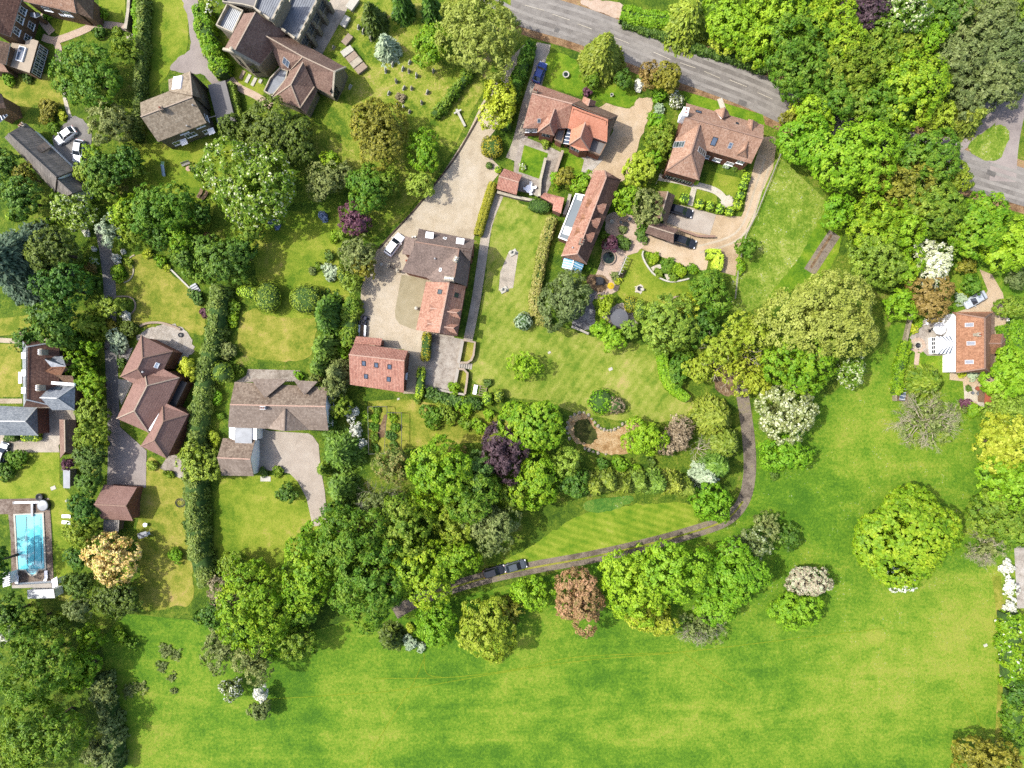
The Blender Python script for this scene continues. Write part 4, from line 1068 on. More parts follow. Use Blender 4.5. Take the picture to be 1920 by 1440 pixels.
V=dict(a=r(290,100,2.6),b=r(226,196,4.2),c=r(465,268,4.2),d=r(506,182,2.6),e=r(198,345,2.6),f=r(437,418,2.6))
k.mass(V,['abcd','becf' if False else 'befc'],M['pantile'],M['ridge_pink']);k.finish(M['brick'])
k=House('lean_to','L-shaped pantiled lean-to behind the clipped dark hedge','outbuilding',(1040,375))
V=dict(a=r(772,390,3.2),b=r(1012,452,3.2),c=r(880,527,2.3),d=r(722,442,2.3),e=r(970,642,3.2),f=r(868,602,2.3))
k.mass(V,['abcd','befc'],M['pantile'],M['ridge_pink'],inset=.1);k.finish(M['brick'])
#  cart sheds
r=Z(1180,330,8)
k=House('cart_shed','mossy brown tiled cart shed with a black car nosing out','garage',(1240,385))
V=dict(a=r(435,225,2.7),b=r(578,232,4.7),c=r(465,632,4.7),d=r(318,632,2.7),e=r(688,292,2.7),f=r(552,698,2.7))
k.mass(V,['abcd','befc'],M['tile_brown'],M['ridge_pale'],inset=.5);k.finish(M['dark_wood'])
k=House('cart_shed','reddish tiled cart shed beside the kinked brick wall, second black car under its gable','garage',(1240,435))
V=dict(a=r(330,655,2.7),b=r(288,748,4.5),c=r(668,868,4.5),d=r(742,802,2.7),e=r(238,852,2.7),f=r(662,1006,2.7))
k.mass(V,['abcd','befc'],M['tile_church'],M['ridge_pale'],inset=.5);k.finish(M['dark_wood'])
#  the central house
r=Z(640,420,6.857)
h=House('country_house','large dark roofed house with orange tiled rear wing on the pale gravel court','house',(830,530))
V=dict(a=r(995,58,5.2),b=r(962,232,8.6),e=r(1680,345,8.6),f=r(1712,203,5.2),c=r(775,612,5.2),o=r(1095,690,5.2),m=r(1512,322,8.6))
o,w=h.mass(V,['abmef','bcom'],M['tile_grey'],M['ridge_brown'])
V=dict(m=r(1512,322,8.55),e=r(1680,345,8.5),r=r(1655,482,6.2))
h.mass(V,['mre'],M['tile_grey'],M['ridge_brown'])
V=dict(m=r(1512,320,8.6),n=r(1442,740,8.5),o=r(1095,690,5.2),p=r(1205,768,5.6),q=r(1612,802,5.2),r=r(1660,480,5.2))
o,w=h.mass(V,['mopn','nqrm'],M['tile_grey'],M['ridge_brown'])
V=dict(a=r(822,153,5),b=r(965,195,7.2),c=r(938,405,7.2),d=r(780,385,5))
h.mass(V,['abcd'],M['tile_grey'])
V=dict(a=r(1385,752,7.7),b=r(1256,1402,7.7),c=r(1090,742,4.7),d=r(958,1362,4.7),e=r(1600,800,4.7),f=r(1488,1442,4.7))
o,w=h.mass(V,['acdb','abfe'],M['tile_pink'],M['ridge_pink'])
for y,dx in((1128,0),(1325,-42)):
 V=dict(a=r(1358+dx,y-2,7.0),b=r(1485+dx,y+14,6.9),c=r(1546+dx,y-28,6.0),d=r(1450+dx,y-42,6.2),e=r(1532+dx,y+92,6.0),f=r(1408+dx,y+50,6.2))
 h.dormer(V,['adcb','afeb'],M['tile_pink'],M['white_render'],cap=M['ridge_pink'],win=('b','e',.7,.5,.15))
 x0=1125+dx*.9
 V=dict(a=r(x0+140,y-32,6.8),b=r(x0+20,y-45,6.6),c=r(x0,y-105,5.7),d=r(x0+100,y-92,6.2),e=r(x0-15,y+20,5.7),f=r(x0+80,y+30,6.2))
 h.dormer(V,['adcb','afeb'],M['tile_pink'],M['brick'],cap=M['ridge_pink'])
for x,y in((1268,872),(1478,915)):p=r(x,y);h.skylight(p[0],p[1],.85,1.0,M['dark_metal'],M['green_glass'])
p=r(1332,185);h.skylight(p[0],p[1],.6,.6,M['white_frame'])
for x,y in((1135,145),(1528,222)):
 p,n=h.hit(*r(x,y)[:2]);q=at(*r(x,y)[:2],p.z+.7);mb=MB();mb.box((q.x,q.y,p.z-.8),1.25,.95,1.5,-.12);o=mb.build('dormer',M['tile_grey'],h.root)
 mb=MB();mb.box((q.x,q.y,p.z+.7),1.4,1.1,.1,-.12);mb.build('dormer_roof',M['white_tile'],o)
for x,y,ww,dd,n,rz in((935,172,.9,.7,2,.1),(1470,450,.7,.9,2,-.5),(1385,700,1.6,.6,5,-.1)):
 p=r(x,y);h.chimney(p[0],p[1],1.3,ww,dd,rz,n,M['stone'],M['white_tile'])
p=r(1275,588);h.skylight(p[0],p[1],.6,.5,M['white_frame'])
h.vent(*r(840,475)[:2],.2,M['terracotta']);h.vent(*r(1205,448)[:2],.16)
h.finish(M['orange_brick'])
r=Z(640,600,6.4)
h=House('barn','salmon pink pantiled barn with five roof windows beside the gravel court','barn',(708,690))
V=dict(a=r(90,415,7.2),b=r(757,490,7.2),c=r(105,775,4),d=r(747,872,4),e=r(155,275,4.2),f=r(800,368,4.2))
o,w=h.mass(V,['aefb','acdb'],M['pantile'],M['ridge_pink'])
if('c','d')in w:h.window(w[('c','d')],.57,.2,4.2,2.4,4,1)
if('d','b')in w:h.window(w[('d','b')],.5,1,1.2,1.2)
V=dict(a=r(180,195,3.3),b=r(492,222,3.3),c=r(472,310,4.4),d=r(150,278,4.4))
h.mass(V,['abcd'],M['pantile'])
for x,y in((270,520),(418,540),(578,560),(295,675),(567,710)):p=r(x,y);h.skylight(p[0],p[1],.72,1.0,M['dark_metal'],M['grey_glass'])
h.finish(M['orange_brick'])
#  mauve hip roofed modern house and garage
r=Z(200,600,5.143)
h=House('modern_house','mauve-brown house of three hipped roofs beside the long drive','house',(290,740))
V=dict(A=r(335,150,4.6),B=r(637,300,4.6),C=r(130,546,4.6),E=r(365,578,4.6),F=r(550,475,4.6),R=r(345,366,7.6),T=r(298,468,7.6),D=r(255,612,4.6))
h.mass(V,['ABR','ARTC','TCDE','RBFET'],M['tile_mauve'],M['ridge_brown'])
V=dict(N=r(372,530,5.0),O=r(545,472,4.7),J=r(702,555,4.6),R=r(390,634,7.4),T=r(266,876,7.4),I=r(97,950,4.6),D=r(255,612,4.9),L=r(405,1085,4.6),K=r(575,820,4.6))
h.mass(V,['NOJR','NDITR','TIL','RJKLT'],M['tile_mauve'],M['ridge_pale'])
V=dict(p=r(540,830,4.7),P=r(577,805,4.7),Q=r(787,907,4.4),R=r(545,977,7),T=r(457,1160,7),S=r(325,1216,4.4),U=r(580,1337,4.4),V=r(415,1078,4.5))
h.mass(V,['pPQR','pRTSV','TSU','RQUT'],M['tile_mauve'],M['ridge_brown'])
mb=MB();mb.bar(at(*r(520,838)[:2],4.75),at(*r(410,1065)[:2],4.75),.55,.12);mb.build('valley_gutter',M['white_tile'],h.root)
h.flatroof([r(722,585),r(775,605),r(660,842),r(592,806)],3.0,M['dark_metal'])
p=r(482,437);h.skylight(p[0],p[1],1.0,.7,M['white_frame'],M['white_glass'],cross=1)
h.vent(*r(355,500)[:2],.2)
h.finish(M['orange_brick'])
r=Z(0,900,6.26)
k=House('garage','brown gabled garage with red brick end wall at the foot of the long drive','garage',(222,943))
V=dict(a=r(1105,285,5.1),b=r(1480,305,5.1),c=r(1222,55,2.9),d=r(1608,85,2.9),e=r(1187,455,2.9),f=r(1562,480,2.9))
k.mass(V,['acdb','aefb'],M['tile_mauve'],M['ridge_brown']);k.finish(M['orange_brick'])
k=House('lean_to','grey boarded lean-to roof behind the brown gabled garage','outbuilding',(208,985))
V=dict(a=r(1222,465,2.3),b=r(1400,472,2.3),c=r(1390,615,2.0),d=r(1215,605,2.0))
k.mass(V,['abcd'],M['grey_wood'],thick=.1)
mb=MB()
for i in range(9):
 t=i/8;mb.bar(at(*V['a']).lerp(at(*V['b']),t)+Vector((0,0,.03)),at(*V['d']).lerp(at(*V['c']),t)+Vector((0,0,.03)),.07,.07)
mb.build('batten',M['grey_wood'],k.root);k.finish(M['wood'])
#  lichened house with garage
r=Z(390,680,6.26)
h=House('house','wide brown lichened roof house with two rear gablets above the beige drive','house',(520,760))
V=dict(a=r(312,225,4.3),b=r(258,492,7.2),c=r(235,760,4.3),d=r(1412,797,4.3),e=r(1380,515,7.2),f=r(1400,290,4.3))
o,w=h.mass({k_:V[k_]for k_ in 'abef'},['abef'],M['tile_moss'],M['ridge_pink'],walls=False)
o,w=h.mass(V,['bcde','abef']if False else['bcde'],M['tile_plain'],M['ridge_pink'],walls=False)
wb=MB()
o,w=h.mass({k_:(v_[0],v_[1],v_[2]-.02)for k_,v_ in V.items()},['abef','bcde'],M['tile_plain'],M['ridge_pink'],part='roof_deck')
V=dict(a=r(500,188,4.8),b=r(942,190,4.8),c=r(668,418,7.0))
h.dormer(V,['abc'],M['tile_plain'],M['wood'],depth=.6,zb=4.2)
V=dict(a=r(1005,205,4.8),b=r(1287,222,4.8),c=r(1132,385,6.6))
h.dormer(V,['abc'],M['tile_plain'],M['wood'],depth=.6,zb=4.2)
V=dict(a=r(905,538,7.0),b=r(898,803,6.6),c=r(705,775,4.3),d=r(1185,790,4.3))
o,w=h.mass(V,['acb','abd'],M['tile_plain'],M['tile_plain'])
p=r(640,530);h.chimney(p[0],p[1],.9,.9,.5,0,2,M['pale_metal'])
h.flatroof([r(320,752),r(518,758),r(515,948),r(318,945)],3.5,M['lead'],thick=.3)
h.flatroof([r(248,752),r(318,753),r(314,912),r(248,880)],3.3,M['white_render'])
h.flatroof([r(520,758),r(572,770),r(570,910),r(522,898)],3.3,M['white_render'])
V=dict(a=r(108,1115,5.4),b=r(497,1132,5.4),c=r(175,885,3),d=r(552,905,3),e=r(160,1325,3),f=r(537,1332,3))
o,w=h.mass(V,['acdb'],M['tile_moss'],M['ridge_pink'],walls=False)
o,w=h.mass({k_:(v_[0],v_[1],v_[2]-.02)for k_,v_ in V.items()},['acdb','aefb'],M['tile_plain'],M['ridge_pink'],part='garage_roof')
h.finish(M['white_render'])
#  slate and tile house on the left edge, with its outbuildings
r=Z(0,600,4.5)
h=House('old_house','dark tiled old house with slate hipped wings and white chimneys near the left photo edge','house',(90,690))
V=dict(a=r(184,166,5.6),b=r(232,226,8.6),c=r(224,672,8.6),d=r(198,735,5.6),f=r(500,180,5.6),g=r(500,735,5.6))
o,w=h.mass({k_:V[k_]for k_ in 'abcd'},['abcd'],M['slate'],M['lead_ridge'])
o,w=h.mass({k_:V[k_]for k_ in 'bcgfad'},['bcgf','afb','cdg'],M['tile_darkbrown'],M['lead_ridge'])
V=dict(a=r(375,330,8.0),b=r(400,306,6),c=r(527,303,6),d=r(556,392,8),e=r(432,396,8),f=r(335,464,6),g=r(515,466,6))
h.mass({k_:V[k_]for k_ in 'abcde'},['abcde'],M['slate'],M['lead_ridge'])
h.mass({k_:V[k_]for k_ in 'edgf'},['edgf'],M['tile_russet'],M['lead_ridge'])
V=dict(a=r(337,655,8),b=r(482,660,8),c=r(432,548,5.8),d=r(634,556,5.8),e=r(440,760,5.8),f=r(628,760,5.8))
h.mass(V,['acdb','aefb','bdf'],M['slate'],M['lead_ridge'])
V=dict(a=r(340,465,6),b=r(515,467,6),c=r(610,470,6),d=r(630,530,5),e=r(440,520,5))
h.mass(V,['abcde'],M['tile_brown'])
mb=MB();mb.bar(at(*r(440,530)[:2],6.4),at(*r(632,545)[:2],6.4),.5,.5);mb.build('parapet',M['white_render'],h.root)
p=r(472,577);h.skylight(p[0],p[1],2.0,.8,M['dark_metal'],M['glass'])
for x,y in((338,270),(318,572)):p=r(x,y);h.chimney(p[0],p[1],1.0,.5,1.0,0,3,M['stone'],M['white_tile'])
V=dict(a=r(186,280,6.6),b=r(224,282,6.6),c=r(224,328,6.6),d=r(186,326,6.6))
for y in(300,447,594):
 q=at(*r(204,y)[:2],7.2);mb=MB();mb.box((q.x,q.y,5.6),.9,1.1,1.7);mb.build('dormer',M['white_render'],h.root)
q=at(*r(168,487)[:2],2.6);mb=MB();mb.box((q.x,q.y,0),.6,2.1,2.6);mb.build('porch',M['white_render'],h.root)
h.finish(M['brick'])
k=House('stable','slate roofed coach house beside the lime clipped hedge at the left photo edge','outbuilding',(30,790))
V=dict(a=r(-70,722,3.6),b=r(-70,852,6.4),r=r(213,855,6.4),c=r(313,738,3.6),d=r(322,975,3.6),e=r(-70,972,3.6))
k.mass(V,['abrc','berd' if False else 'bedr','rdc'],M['slate'],M['lead_ridge']);k.finish(M['brick'])
k=House('long_shed','narrow red tiled garden range beside the tall hedge','outbuilding',(118,820))
V=dict(a=r(546,842,4.2),b=r(550,1112,4.2),c=r(500,838,2.6),d=r(507,1168,2.6),e=r(642,842,2.6),f=r(640,1145,2.6))
k.mass(V,['acdb','abfe'],M['tile_church'],M['ridge_pale']);k.finish(M['brick'])
k=House('lean_to','plain grey sheet roofed lean-to at the end of the narrow red tiled range','outbuilding',(123,897))
V=dict(a=r(532,1255,2.4),b=r(590,1252,2.4),c=r(590,1420,2.2),d=r(534,1418,2.2))
k.mass(V,['abcd'],M['lead'],thick=.08);k.finish(M['grey_wood'])
#  white and russet house on the right
r=Z(1660,540,6)
h=House('white_house','white rendered house with russet hipped roof and three roof windows, right side','house',(1825,640))
V=dict(A=r(798,285,4.1),B=r(1190,285,4.1),C=r(797,952,4.1),D=r(1178,948,4.1),R=r(1116,340,7.0),T=r(1118,905,7.0))
o,w=h.mass(V,['ACTR','ARB','CDT','RTDB'],M['tile_russet'],M['ridge_brown'],inset=.12)
V=dict(a=r(750,270,3.3),b=r(1215,265,3.3),c=r(1170,320,4.2),d=r(800,312,4.2))
h.mass(V,['abcd'],M['tile_russet'])
V=dict(a=r(1185,278,3),b=r(1230,276,2.6),c=r(1225,948,2.6),d=r(1180,948,3))
h.mass(V,['abcd'],M['tile_brown'])
V=dict(a=r(1130,622,4.8),b=r(1300,626,4.8),c=r(1200,520,2.9),d=r(1320,516,2.9),e=r(1350,575,2.9),f=r(1350,690,2.9),g=r(1300,742,2.9),i=r(1160,742,2.9),j=r(1135,600,4.0))
h.mass(V,['acdb','bde','bef','bfg','abgi'],M['tile_russet'],M['ridge_brown'])
for y in(415,622,832):p=r(945+(20 if y==622 else 0),y);h.skylight(p[0],p[1],.75,1.35,M['pale_metal'],M['grey_glass'],cross=0)
p=r(1060,522);h.chimney(p[0],p[1],.7,.5,.5,0,1,M['stone'])
h.finish(M['white_render'])
k=House('conservatory','white framed hipped conservatory on the garden side of the white house','conservatory',(1765,645))
V=dict(a=r(575,548,2.5),b=r(690,628,3.4),c=r(578,738,2.5),d=r(780,540,2.5),e=r(800,628,3.4),f=r(780,740,2.5))
o,w=k.mass(V,['abc','adeb','befc'],M['grey_glass'],M['white_frame'],fascia=M['white_frame'],thick=.12,inset=.05)
mb=MB()
for i in range(7):
 t=i/6;mb.bar(at(*V['a']).lerp(at(*V['c']),t)+Vector((0,0,.06)),at(*V['b'])+Vector((0,0,.06)),.1,.08)
for p0,p1 in(('a','d'),('c','f')):
 for i in range(1,6):
  t=i/5;mb.bar(at(*V[p0]).lerp(at(*V[p1]),t)+Vector((0,0,.06)),at(*V['b']).lerp(at(*V['e']),t)+Vector((0,0,.06)),.16,.08)
mb.build('glazing_bar',M['white_frame'],k.root)
for k_ in(('a','c'),('c','a')):
 if k_ in w:
  for i in range(4):k.window(w[k_],.125+i*.25,.9,.7,1.3,1,2)
  break
k.finish(M['white_frame'])
k=House('shed','small red roofed shed below the white house, mostly under golden leaves','shed',(1858,745))
V=dict(a=r(1125,1130,2.6),b=r(1270,1125,2.6),c=r(1240,1300,2.2),d=r(1112,1300,2.2))
k.mass(V,['abcd'],M['terracotta'],thick=.1);k.finish(M['wood'])
#  pool house
r=Z(0,900,6.26)
h=House('pool_house','white flat roofed pool house at the foot of the blue swimming pool','pool house',(70,1105))
h.flatroof([r(318,1290),r(630,1280),r(645,1385),r(325,1395)],2.6,M['pale_lead'])
V=dict(a=r(605,1170,2.9),b=r(668,1135,2.9),c=r(680,1240,2.9),d=r(615,1270,2.9))
h.mass(V,['abcd'],M['white_render'],part='side_roof')
h.flatroof([r(140,1235),r(600,1210),r(610,1262),r(140,1270)],2.2,M['concrete'],name='canopy')
h.finish(M['white_render'])
k=House('summer_house','small pale slatted summer house at the lower left corner of the pool','summer house',(12,1085))
V=dict(a=r(25,1098,2.6),b=r(100,1068,2.6),c=r(115,1085,2.6),d=r(120,1235,2.4),e=r(35,1260,2.4))
k.mass(V,['abcde'],M['white_render'],thick=.1)
mb=MB()
for i in range(6):
 t=(i+.5)/6;mb.bar(at(*r(32,1105)[:2],2.66).lerp(at(*r(40,1255)[:2],2.5),t),at(*r(104,1085)[:2],2.66).lerp(at(*r(112,1230)[:2],2.5),t),.22,.1)
mb.build('roof_slat',M['lead'],k.root);k.finish(M['white_render'])
# - plants
def unit(a):return a/np.maximum(np.linalg.norm(a,axis=-1,keepdims=True),1e-9)
def sphere(n):return unit(R.normal(size=(n,3)))
def leaves(P_,Nn,size,aspect=1.7,spread=None):
 """one four-cornered pointed leaf clump per point, facing Nn; returns vertices (4n,3)"""
 n=len(P_)
 t=spread if spread is not None else R.normal(size=(n,3))
 t=unit(t-Nn*np.sum(t*Nn,axis=1,keepdims=True)+1e-6)
 b=np.cross(Nn,t)
 s=(size*R.uniform(.5,1.55,n))[:,None]
 V=np.stack([P_-t*s*.5*aspect,P_-b*s*.5+Nn*s*.12,P_+t*s*.5*aspect,P_+b*s*.5+Nn*s*.12],1)
 return V.reshape(-1,3)
def quads(name,V,mats,midx=None,parent=None,world=False,extra=None):
 """extra: (verts, faces, material index) of a solid joined in"""
 n4=len(V);nf=n4//4
 me=bpy.data.meshes.new(name)
 if extra is None:
  nv,nl,npoly=n4,n4,nf
  co=V;li=np.arange(n4,dtype=np.int32);st=np.arange(0,n4,4,dtype=np.int32)
  mi=midx if midx is not None else np.zeros(nf,np.int32)
 else:
  ev,ef,em=extra
  co=np.concatenate([V,np.array(ev,float)])
  el=np.concatenate([np.array(f)for f in ef])+n4
  li=np.concatenate([np.arange(n4),el]).astype(np.int32)
  lens=np.array([4]*nf+[len(f)for f in ef]);st=np.concatenate([[0],np.cumsum(lens)[:-1]]).astype(np.int32)
  mi=np.concatenate([midx if midx is not None else np.zeros(nf,np.int32),np.full(len(ef),em,np.int32)])
 me.vertices.add(len(co));me.vertices.foreach_set('co',co.astype(np.float32).ravel())
 me.loops.add(len(li));me.loops.foreach_set('vertex_index',li)
 me.polygons.add(len(st));me.polygons.foreach_set('loop_start',st)
 for m_ in mats:me.materials.append(m_)
 me.polygons.foreach_set('material_index',mi.astype(np.int32))
 me.update(calc_edges=True)
 return link(name,me,parent,world)
KIND={'broad':dict(puff=.56,leaf=.25,lobes=17,lobe=.38,per=20,asp=1.6,jit=.55,sq=.85),'lumpy':dict(puff=.66,leaf=.27,lobes=14,lobe=.40,per=24,asp=1.5,jit=.45,sq=.85),'dense':dict(puff=.42,leaf=.22,lobes=10,lobe=.52,per=15,asp=1.5,jit=.5,sq=.9),'fine':dict(puff=.62,leaf=.21,lobes=19,lobe=.36,per=24,asp=2.3,jit=.8,sq=.85),'loose':dict(puff=.54,leaf=.25,lobes=13,lobe=.36,per=15,asp=1.8,jit=.8,sq=.8),'sparse':dict(puff=.54,leaf=.24,lobes=13,lobe=.34,per=9,asp=1.9,jit=.9,sq=.75),'shrub':dict(puff=.38,leaf=.24,lobes=6,lobe=.55,per=12,asp=1.6,jit=.6,sq=.9),}
def crown_points(rx,ry,rz,kind,rot=0.0,per=1.0,low=-.55):
 k=KIND[kind]
 r=(rx+ry)/2
 nl=max(3,int(k['lobes']*min(2.0,max(.4,(r/5)**.7))))
 LC=[]
 for i in range(nl):
  ph=i*2.39996+R.uniform(-.4,.4)
  z=1-(i+.5)/nl*1.45
  z=max(-.5,min(.97,z+R.uniform(-.12,.12)))
  q=math.sqrt(max(0,1-z*z))
  f=R.uniform(.42,.76)
  LC.append((q*math.cos(ph)*f,q*math.sin(ph)*f,z*f))
 LC=np.array(LC);LR=k['lobe']*R.uniform(.66,1.34,nl)*(1.0 if nl>6 else 1.1)
 out_p,out_n=[],[]
 pr=k['puff']*min(1.15,max(.45,(r/5.0)**.35))
 pu=pr/r
 for c,lr in zip(LC,LR):
  n=int(4*PI*lr*lr/(PI*pu*pu)*.95*per)+3
  d=sphere(n)
  p=c+d*lr*R.uniform(.86,1.1,(n,1))
  keep=d[:,2]>low-.2
  for c2,l2 in zip(LC,LR):
   if c2 is c:continue
   keep&=np.linalg.norm(p-c2,axis=1)>l2*.84
  p,d=p[keep],d[keep]
  out_p.append(p);out_n.append(unit(d*.8+unit(p+1e-6)*.5))
 p=np.concatenate(out_p);n=np.concatenate(out_n)
 return p,n,pr,k
def crown_mesh(rx,ry,rz,kind,rot=0.0,per=1.0,flower=0.0,low=-.55,leafk=1.0):
 p,n,pr,k=crown_points(rx,ry,rz,kind,rot,per,low)
 S3=np.array([rx,ry,rz])
 th=np.arctan2(p[:,1],p[:,0]);ir=.35 if kind=='dense' else 1.0;w_=1.06+ir*(.09*np.sin(2*th+R.uniform(0,6.3))+.07*np.sin(3*th+R.uniform(0,6.3))+.05*np.sin(5*th+R.uniform(0,6.3)))
 p=p*np.stack([w_,w_,np.ones_like(w_)],1)
 p=p*np.array([1,1,1])*(1.11/np.percentile(np.linalg.norm(p[:,:2],axis=1),96))
 pc=p*S3;nn=unit(n/S3)
 m=k['per']
 idx=np.repeat(np.arange(len(pc)),m)
 d=unit(sphere(len(idx))+nn[idx]*.75)
 P_=pc[idx]+d*pr*R.uniform(.45,1.05,(len(idx),1))*np.array([1,1,k['sq']])
 Nn=unit(d*.45+nn[idx]*.4+np.array([-.12,0,.3])+R.normal(size=P_.shape)*k['jit']*.42)
 V=leaves(P_,Nn,k['leaf']*leafk*min(1.12,max(.62,(rx/5)**.25)),k['asp'])
 ni=int(len(pc)*2.2)
 q=sphere(ni)*R.uniform(.2,.66,(ni,1))*S3
 q=q[q[:,2]>-.35*rz]
 V2=leaves(q,unit(R.normal(size=q.shape)+np.array([0,0,.8])),k['leaf']*2.0,1.3)
 mi=np.zeros((len(V)+len(V2))//4,np.int32)
 if flower>0:
  lf_=(R.random(len(idx))<flower*(.55+.9*R.random(len(pc))[idx]))&(d[:,2]>-.2)
  mi[:len(idx)][lf_]=1
 V=np.concatenate([V,V2])
 if rot:
  ca,sa=math.cos(rot),math.sin(rot)
  V=np.stack([V[:,0]*ca-V[:,1]*sa,V[:,0]*sa+V[:,1]*ca,V[:,2]],1)
 return V,mi
def trunk_mesh(h,r,zc,spread,root,mat,limbs=5,rot=0.0):
 mb=MB()
 mb.tube([(0,0,-.1),(0,0,h*.2),(R.normal()*.1,R.normal()*.1,zc*.9)],r*1.25,r*.6,8)
 for i in range(limbs):
  a=rot+i*2*PI/limbs+R.uniform(-.3,.3)
  e=spread*R.uniform(.5,.75);z0=zc*R.uniform(.5,.75)
  mb.tube([(0,0,z0),(math.cos(a)*e*.5,math.sin(a)*e*.5,z0+(zc-z0)*.7+.3),(math.cos(a)*e,math.sin(a)*e,zc+R.uniform(0,.8))],r*.5,r*.14,6)
 return mb.build('trunk',mat,root,smooth=True,world=False)
TREES=[]
def place(px,py,rp,h,zc,rpy=None):
 k=(H-zc)/H
 b=at(px,py,zc);b.z=0
 return b,rp/10*k,(rpy or rp)/10*k
def hdef(r):return 2.0*r**.86+.8
def tree(px,py,rp,col,label,kind='broad',h=None,ry=None,rot=0,flower=0.0,fcol='white',name='broadleaf_tree',cat='tree',group=None,per=1.0,bark='bark',low=-.55,leafk=1.0):
 r0=(rp+(ry or rp))/20
 h=h or hdef(r0)
 zc=h*.60;rz=h*.40
 b,rx,ryy=place(px,py,rp,h,zc,ry)
 root=empty(name,b,0,label,cat,group)
 rx*=.93;ryy*=.93
 V,mi=crown_mesh(rx,ryy,rz,kind,math.radians(-rot),per,flower,low,leafk)
 V=V+np.array([0,0,zc])
 mats=[L[col]]+([L[fcol]]if flower else[])
 quads('crown',V,mats,mi,root)
 trunk_mesh(h,max(.1,.045*r0+.06),zc,min(rx,ryy),root,M[bark])
 return root
def shrub(px,py,rp,col,label,kind='shrub',h=None,ry=None,rot=0,flower=0.0,fcol='white',name='shrub',cat='shrub',group=None,per=1.0,leafk=1.0):
 r0=(rp+(ry or rp))/20
 h=h or max(.5,r0*1.25)
 zc=h*.42;rz=h*.58
 b,rx,ryy=place(px,py,rp,h,zc,ry)
 V,mi=crown_mesh(rx*.95,ryy*.95,rz,kind,math.radians(-rot),per,flower,-.4,leafk)
 V=V+np.array([0,0,zc]);V[:,2]=np.maximum(V[:,2],.02)
 mats=[L[col]]+([L[fcol]]if flower else[])
 o=quads(name,V,mats,mi)
 o.location=b
 return tag(o,label,cat,group)
def conifer(px,py,rp,col,label,h=None,ry=None,droop=.35,name='conifer_tree',cat='tree',tiers=None,leaf=.34,group=None,top=.03,bushy=1.0,asp=2.4):
 """whorls of spreading sprays round a single stem: a star from above"""
 r0=(rp+(ry or rp))/20
 h=h or r0*2.1+2
 zc=h*.45
 b,rx,ryy=place(px,py,rp,h,zc,ry)
 root=empty(name,b,0,label,cat,group)
 tiers=tiers or max(7,int(h*1.5))
 PP,NN,TT=[],[],[]
 for i in range(tiers):
  f=(i+.5)/tiers
  z=h*(.10+.88*f)
  rr=(1-f)**.75+top
  nb=max(5,int(15*rr*(r0/4)**.5+5))
  for j in range(nb):
   a=(j+R.uniform(-.3,.3))*2*PI/nb+i*1.3
   ln=rr*R.uniform(.78,1.08)
   n=max(6,int(ln*(rx+ryy)/2*9*bushy))
   t=R.uniform(.08,1,n)**.7
   w=(1-t*.65)*ln*.16+.02
   s=R.normal(size=n)*w
   x=(math.cos(a)*t*ln-math.sin(a)*s)*rx
   y=(math.sin(a)*t*ln+math.cos(a)*s)*ryy
   zz=z-droop*(t*ln)**1.5*(rx+ryy)/2+R.normal(size=n)*.1
   PP.append(np.stack([x,y,np.maximum(zz,.05)],1))
   out=np.array([math.cos(a),math.sin(a),-droop])
   TT.append(np.tile(out,(n,1))+R.normal(size=(n,3))*.45)
   nn=np.array([math.cos(a)*.45,math.sin(a)*.45,.8])
   NN.append(np.tile(nn,(n,1))+R.normal(size=(n,3))*.4)
 V=leaves(np.concatenate(PP),unit(np.concatenate(NN)),leaf,asp,np.concatenate(TT))
 quads('crown',V,[L[col]],None,root)
 mb=MB();mb.tube([(0,0,-.1),(0,0,h*.5),(0,0,h*.96)],.05*r0+.1,.03,7);mb.build('trunk',M['bark'],root,True,False)
 return root
def solid_round(rx,ry,rz,zc,n=20,m=10,sq=2.0):
 ev,ef=[],[]
 for i in range(m+1):
  ph=-PI/2+PI*i/m
  for j in range(n):
   th=2*PI*j/n
   cx,sx=math.cos(th),math.sin(th);cp,sp=math.cos(ph),math.sin(ph)
   f=lambda v,e:math.copysign(abs(v)**(2/e),v)
   ev.append((rx*f(cp,sq)*f(cx,sq),ry*f(cp,sq)*f(sx,sq),max(.0,zc+rz*f(sp,sq))))
 for i in range(m):
  for j in range(n):
   a,b_=i*n+j,i*n+(j+1)%n
   ef.append((a,b_,b_+n,a+n))
 return ev,ef
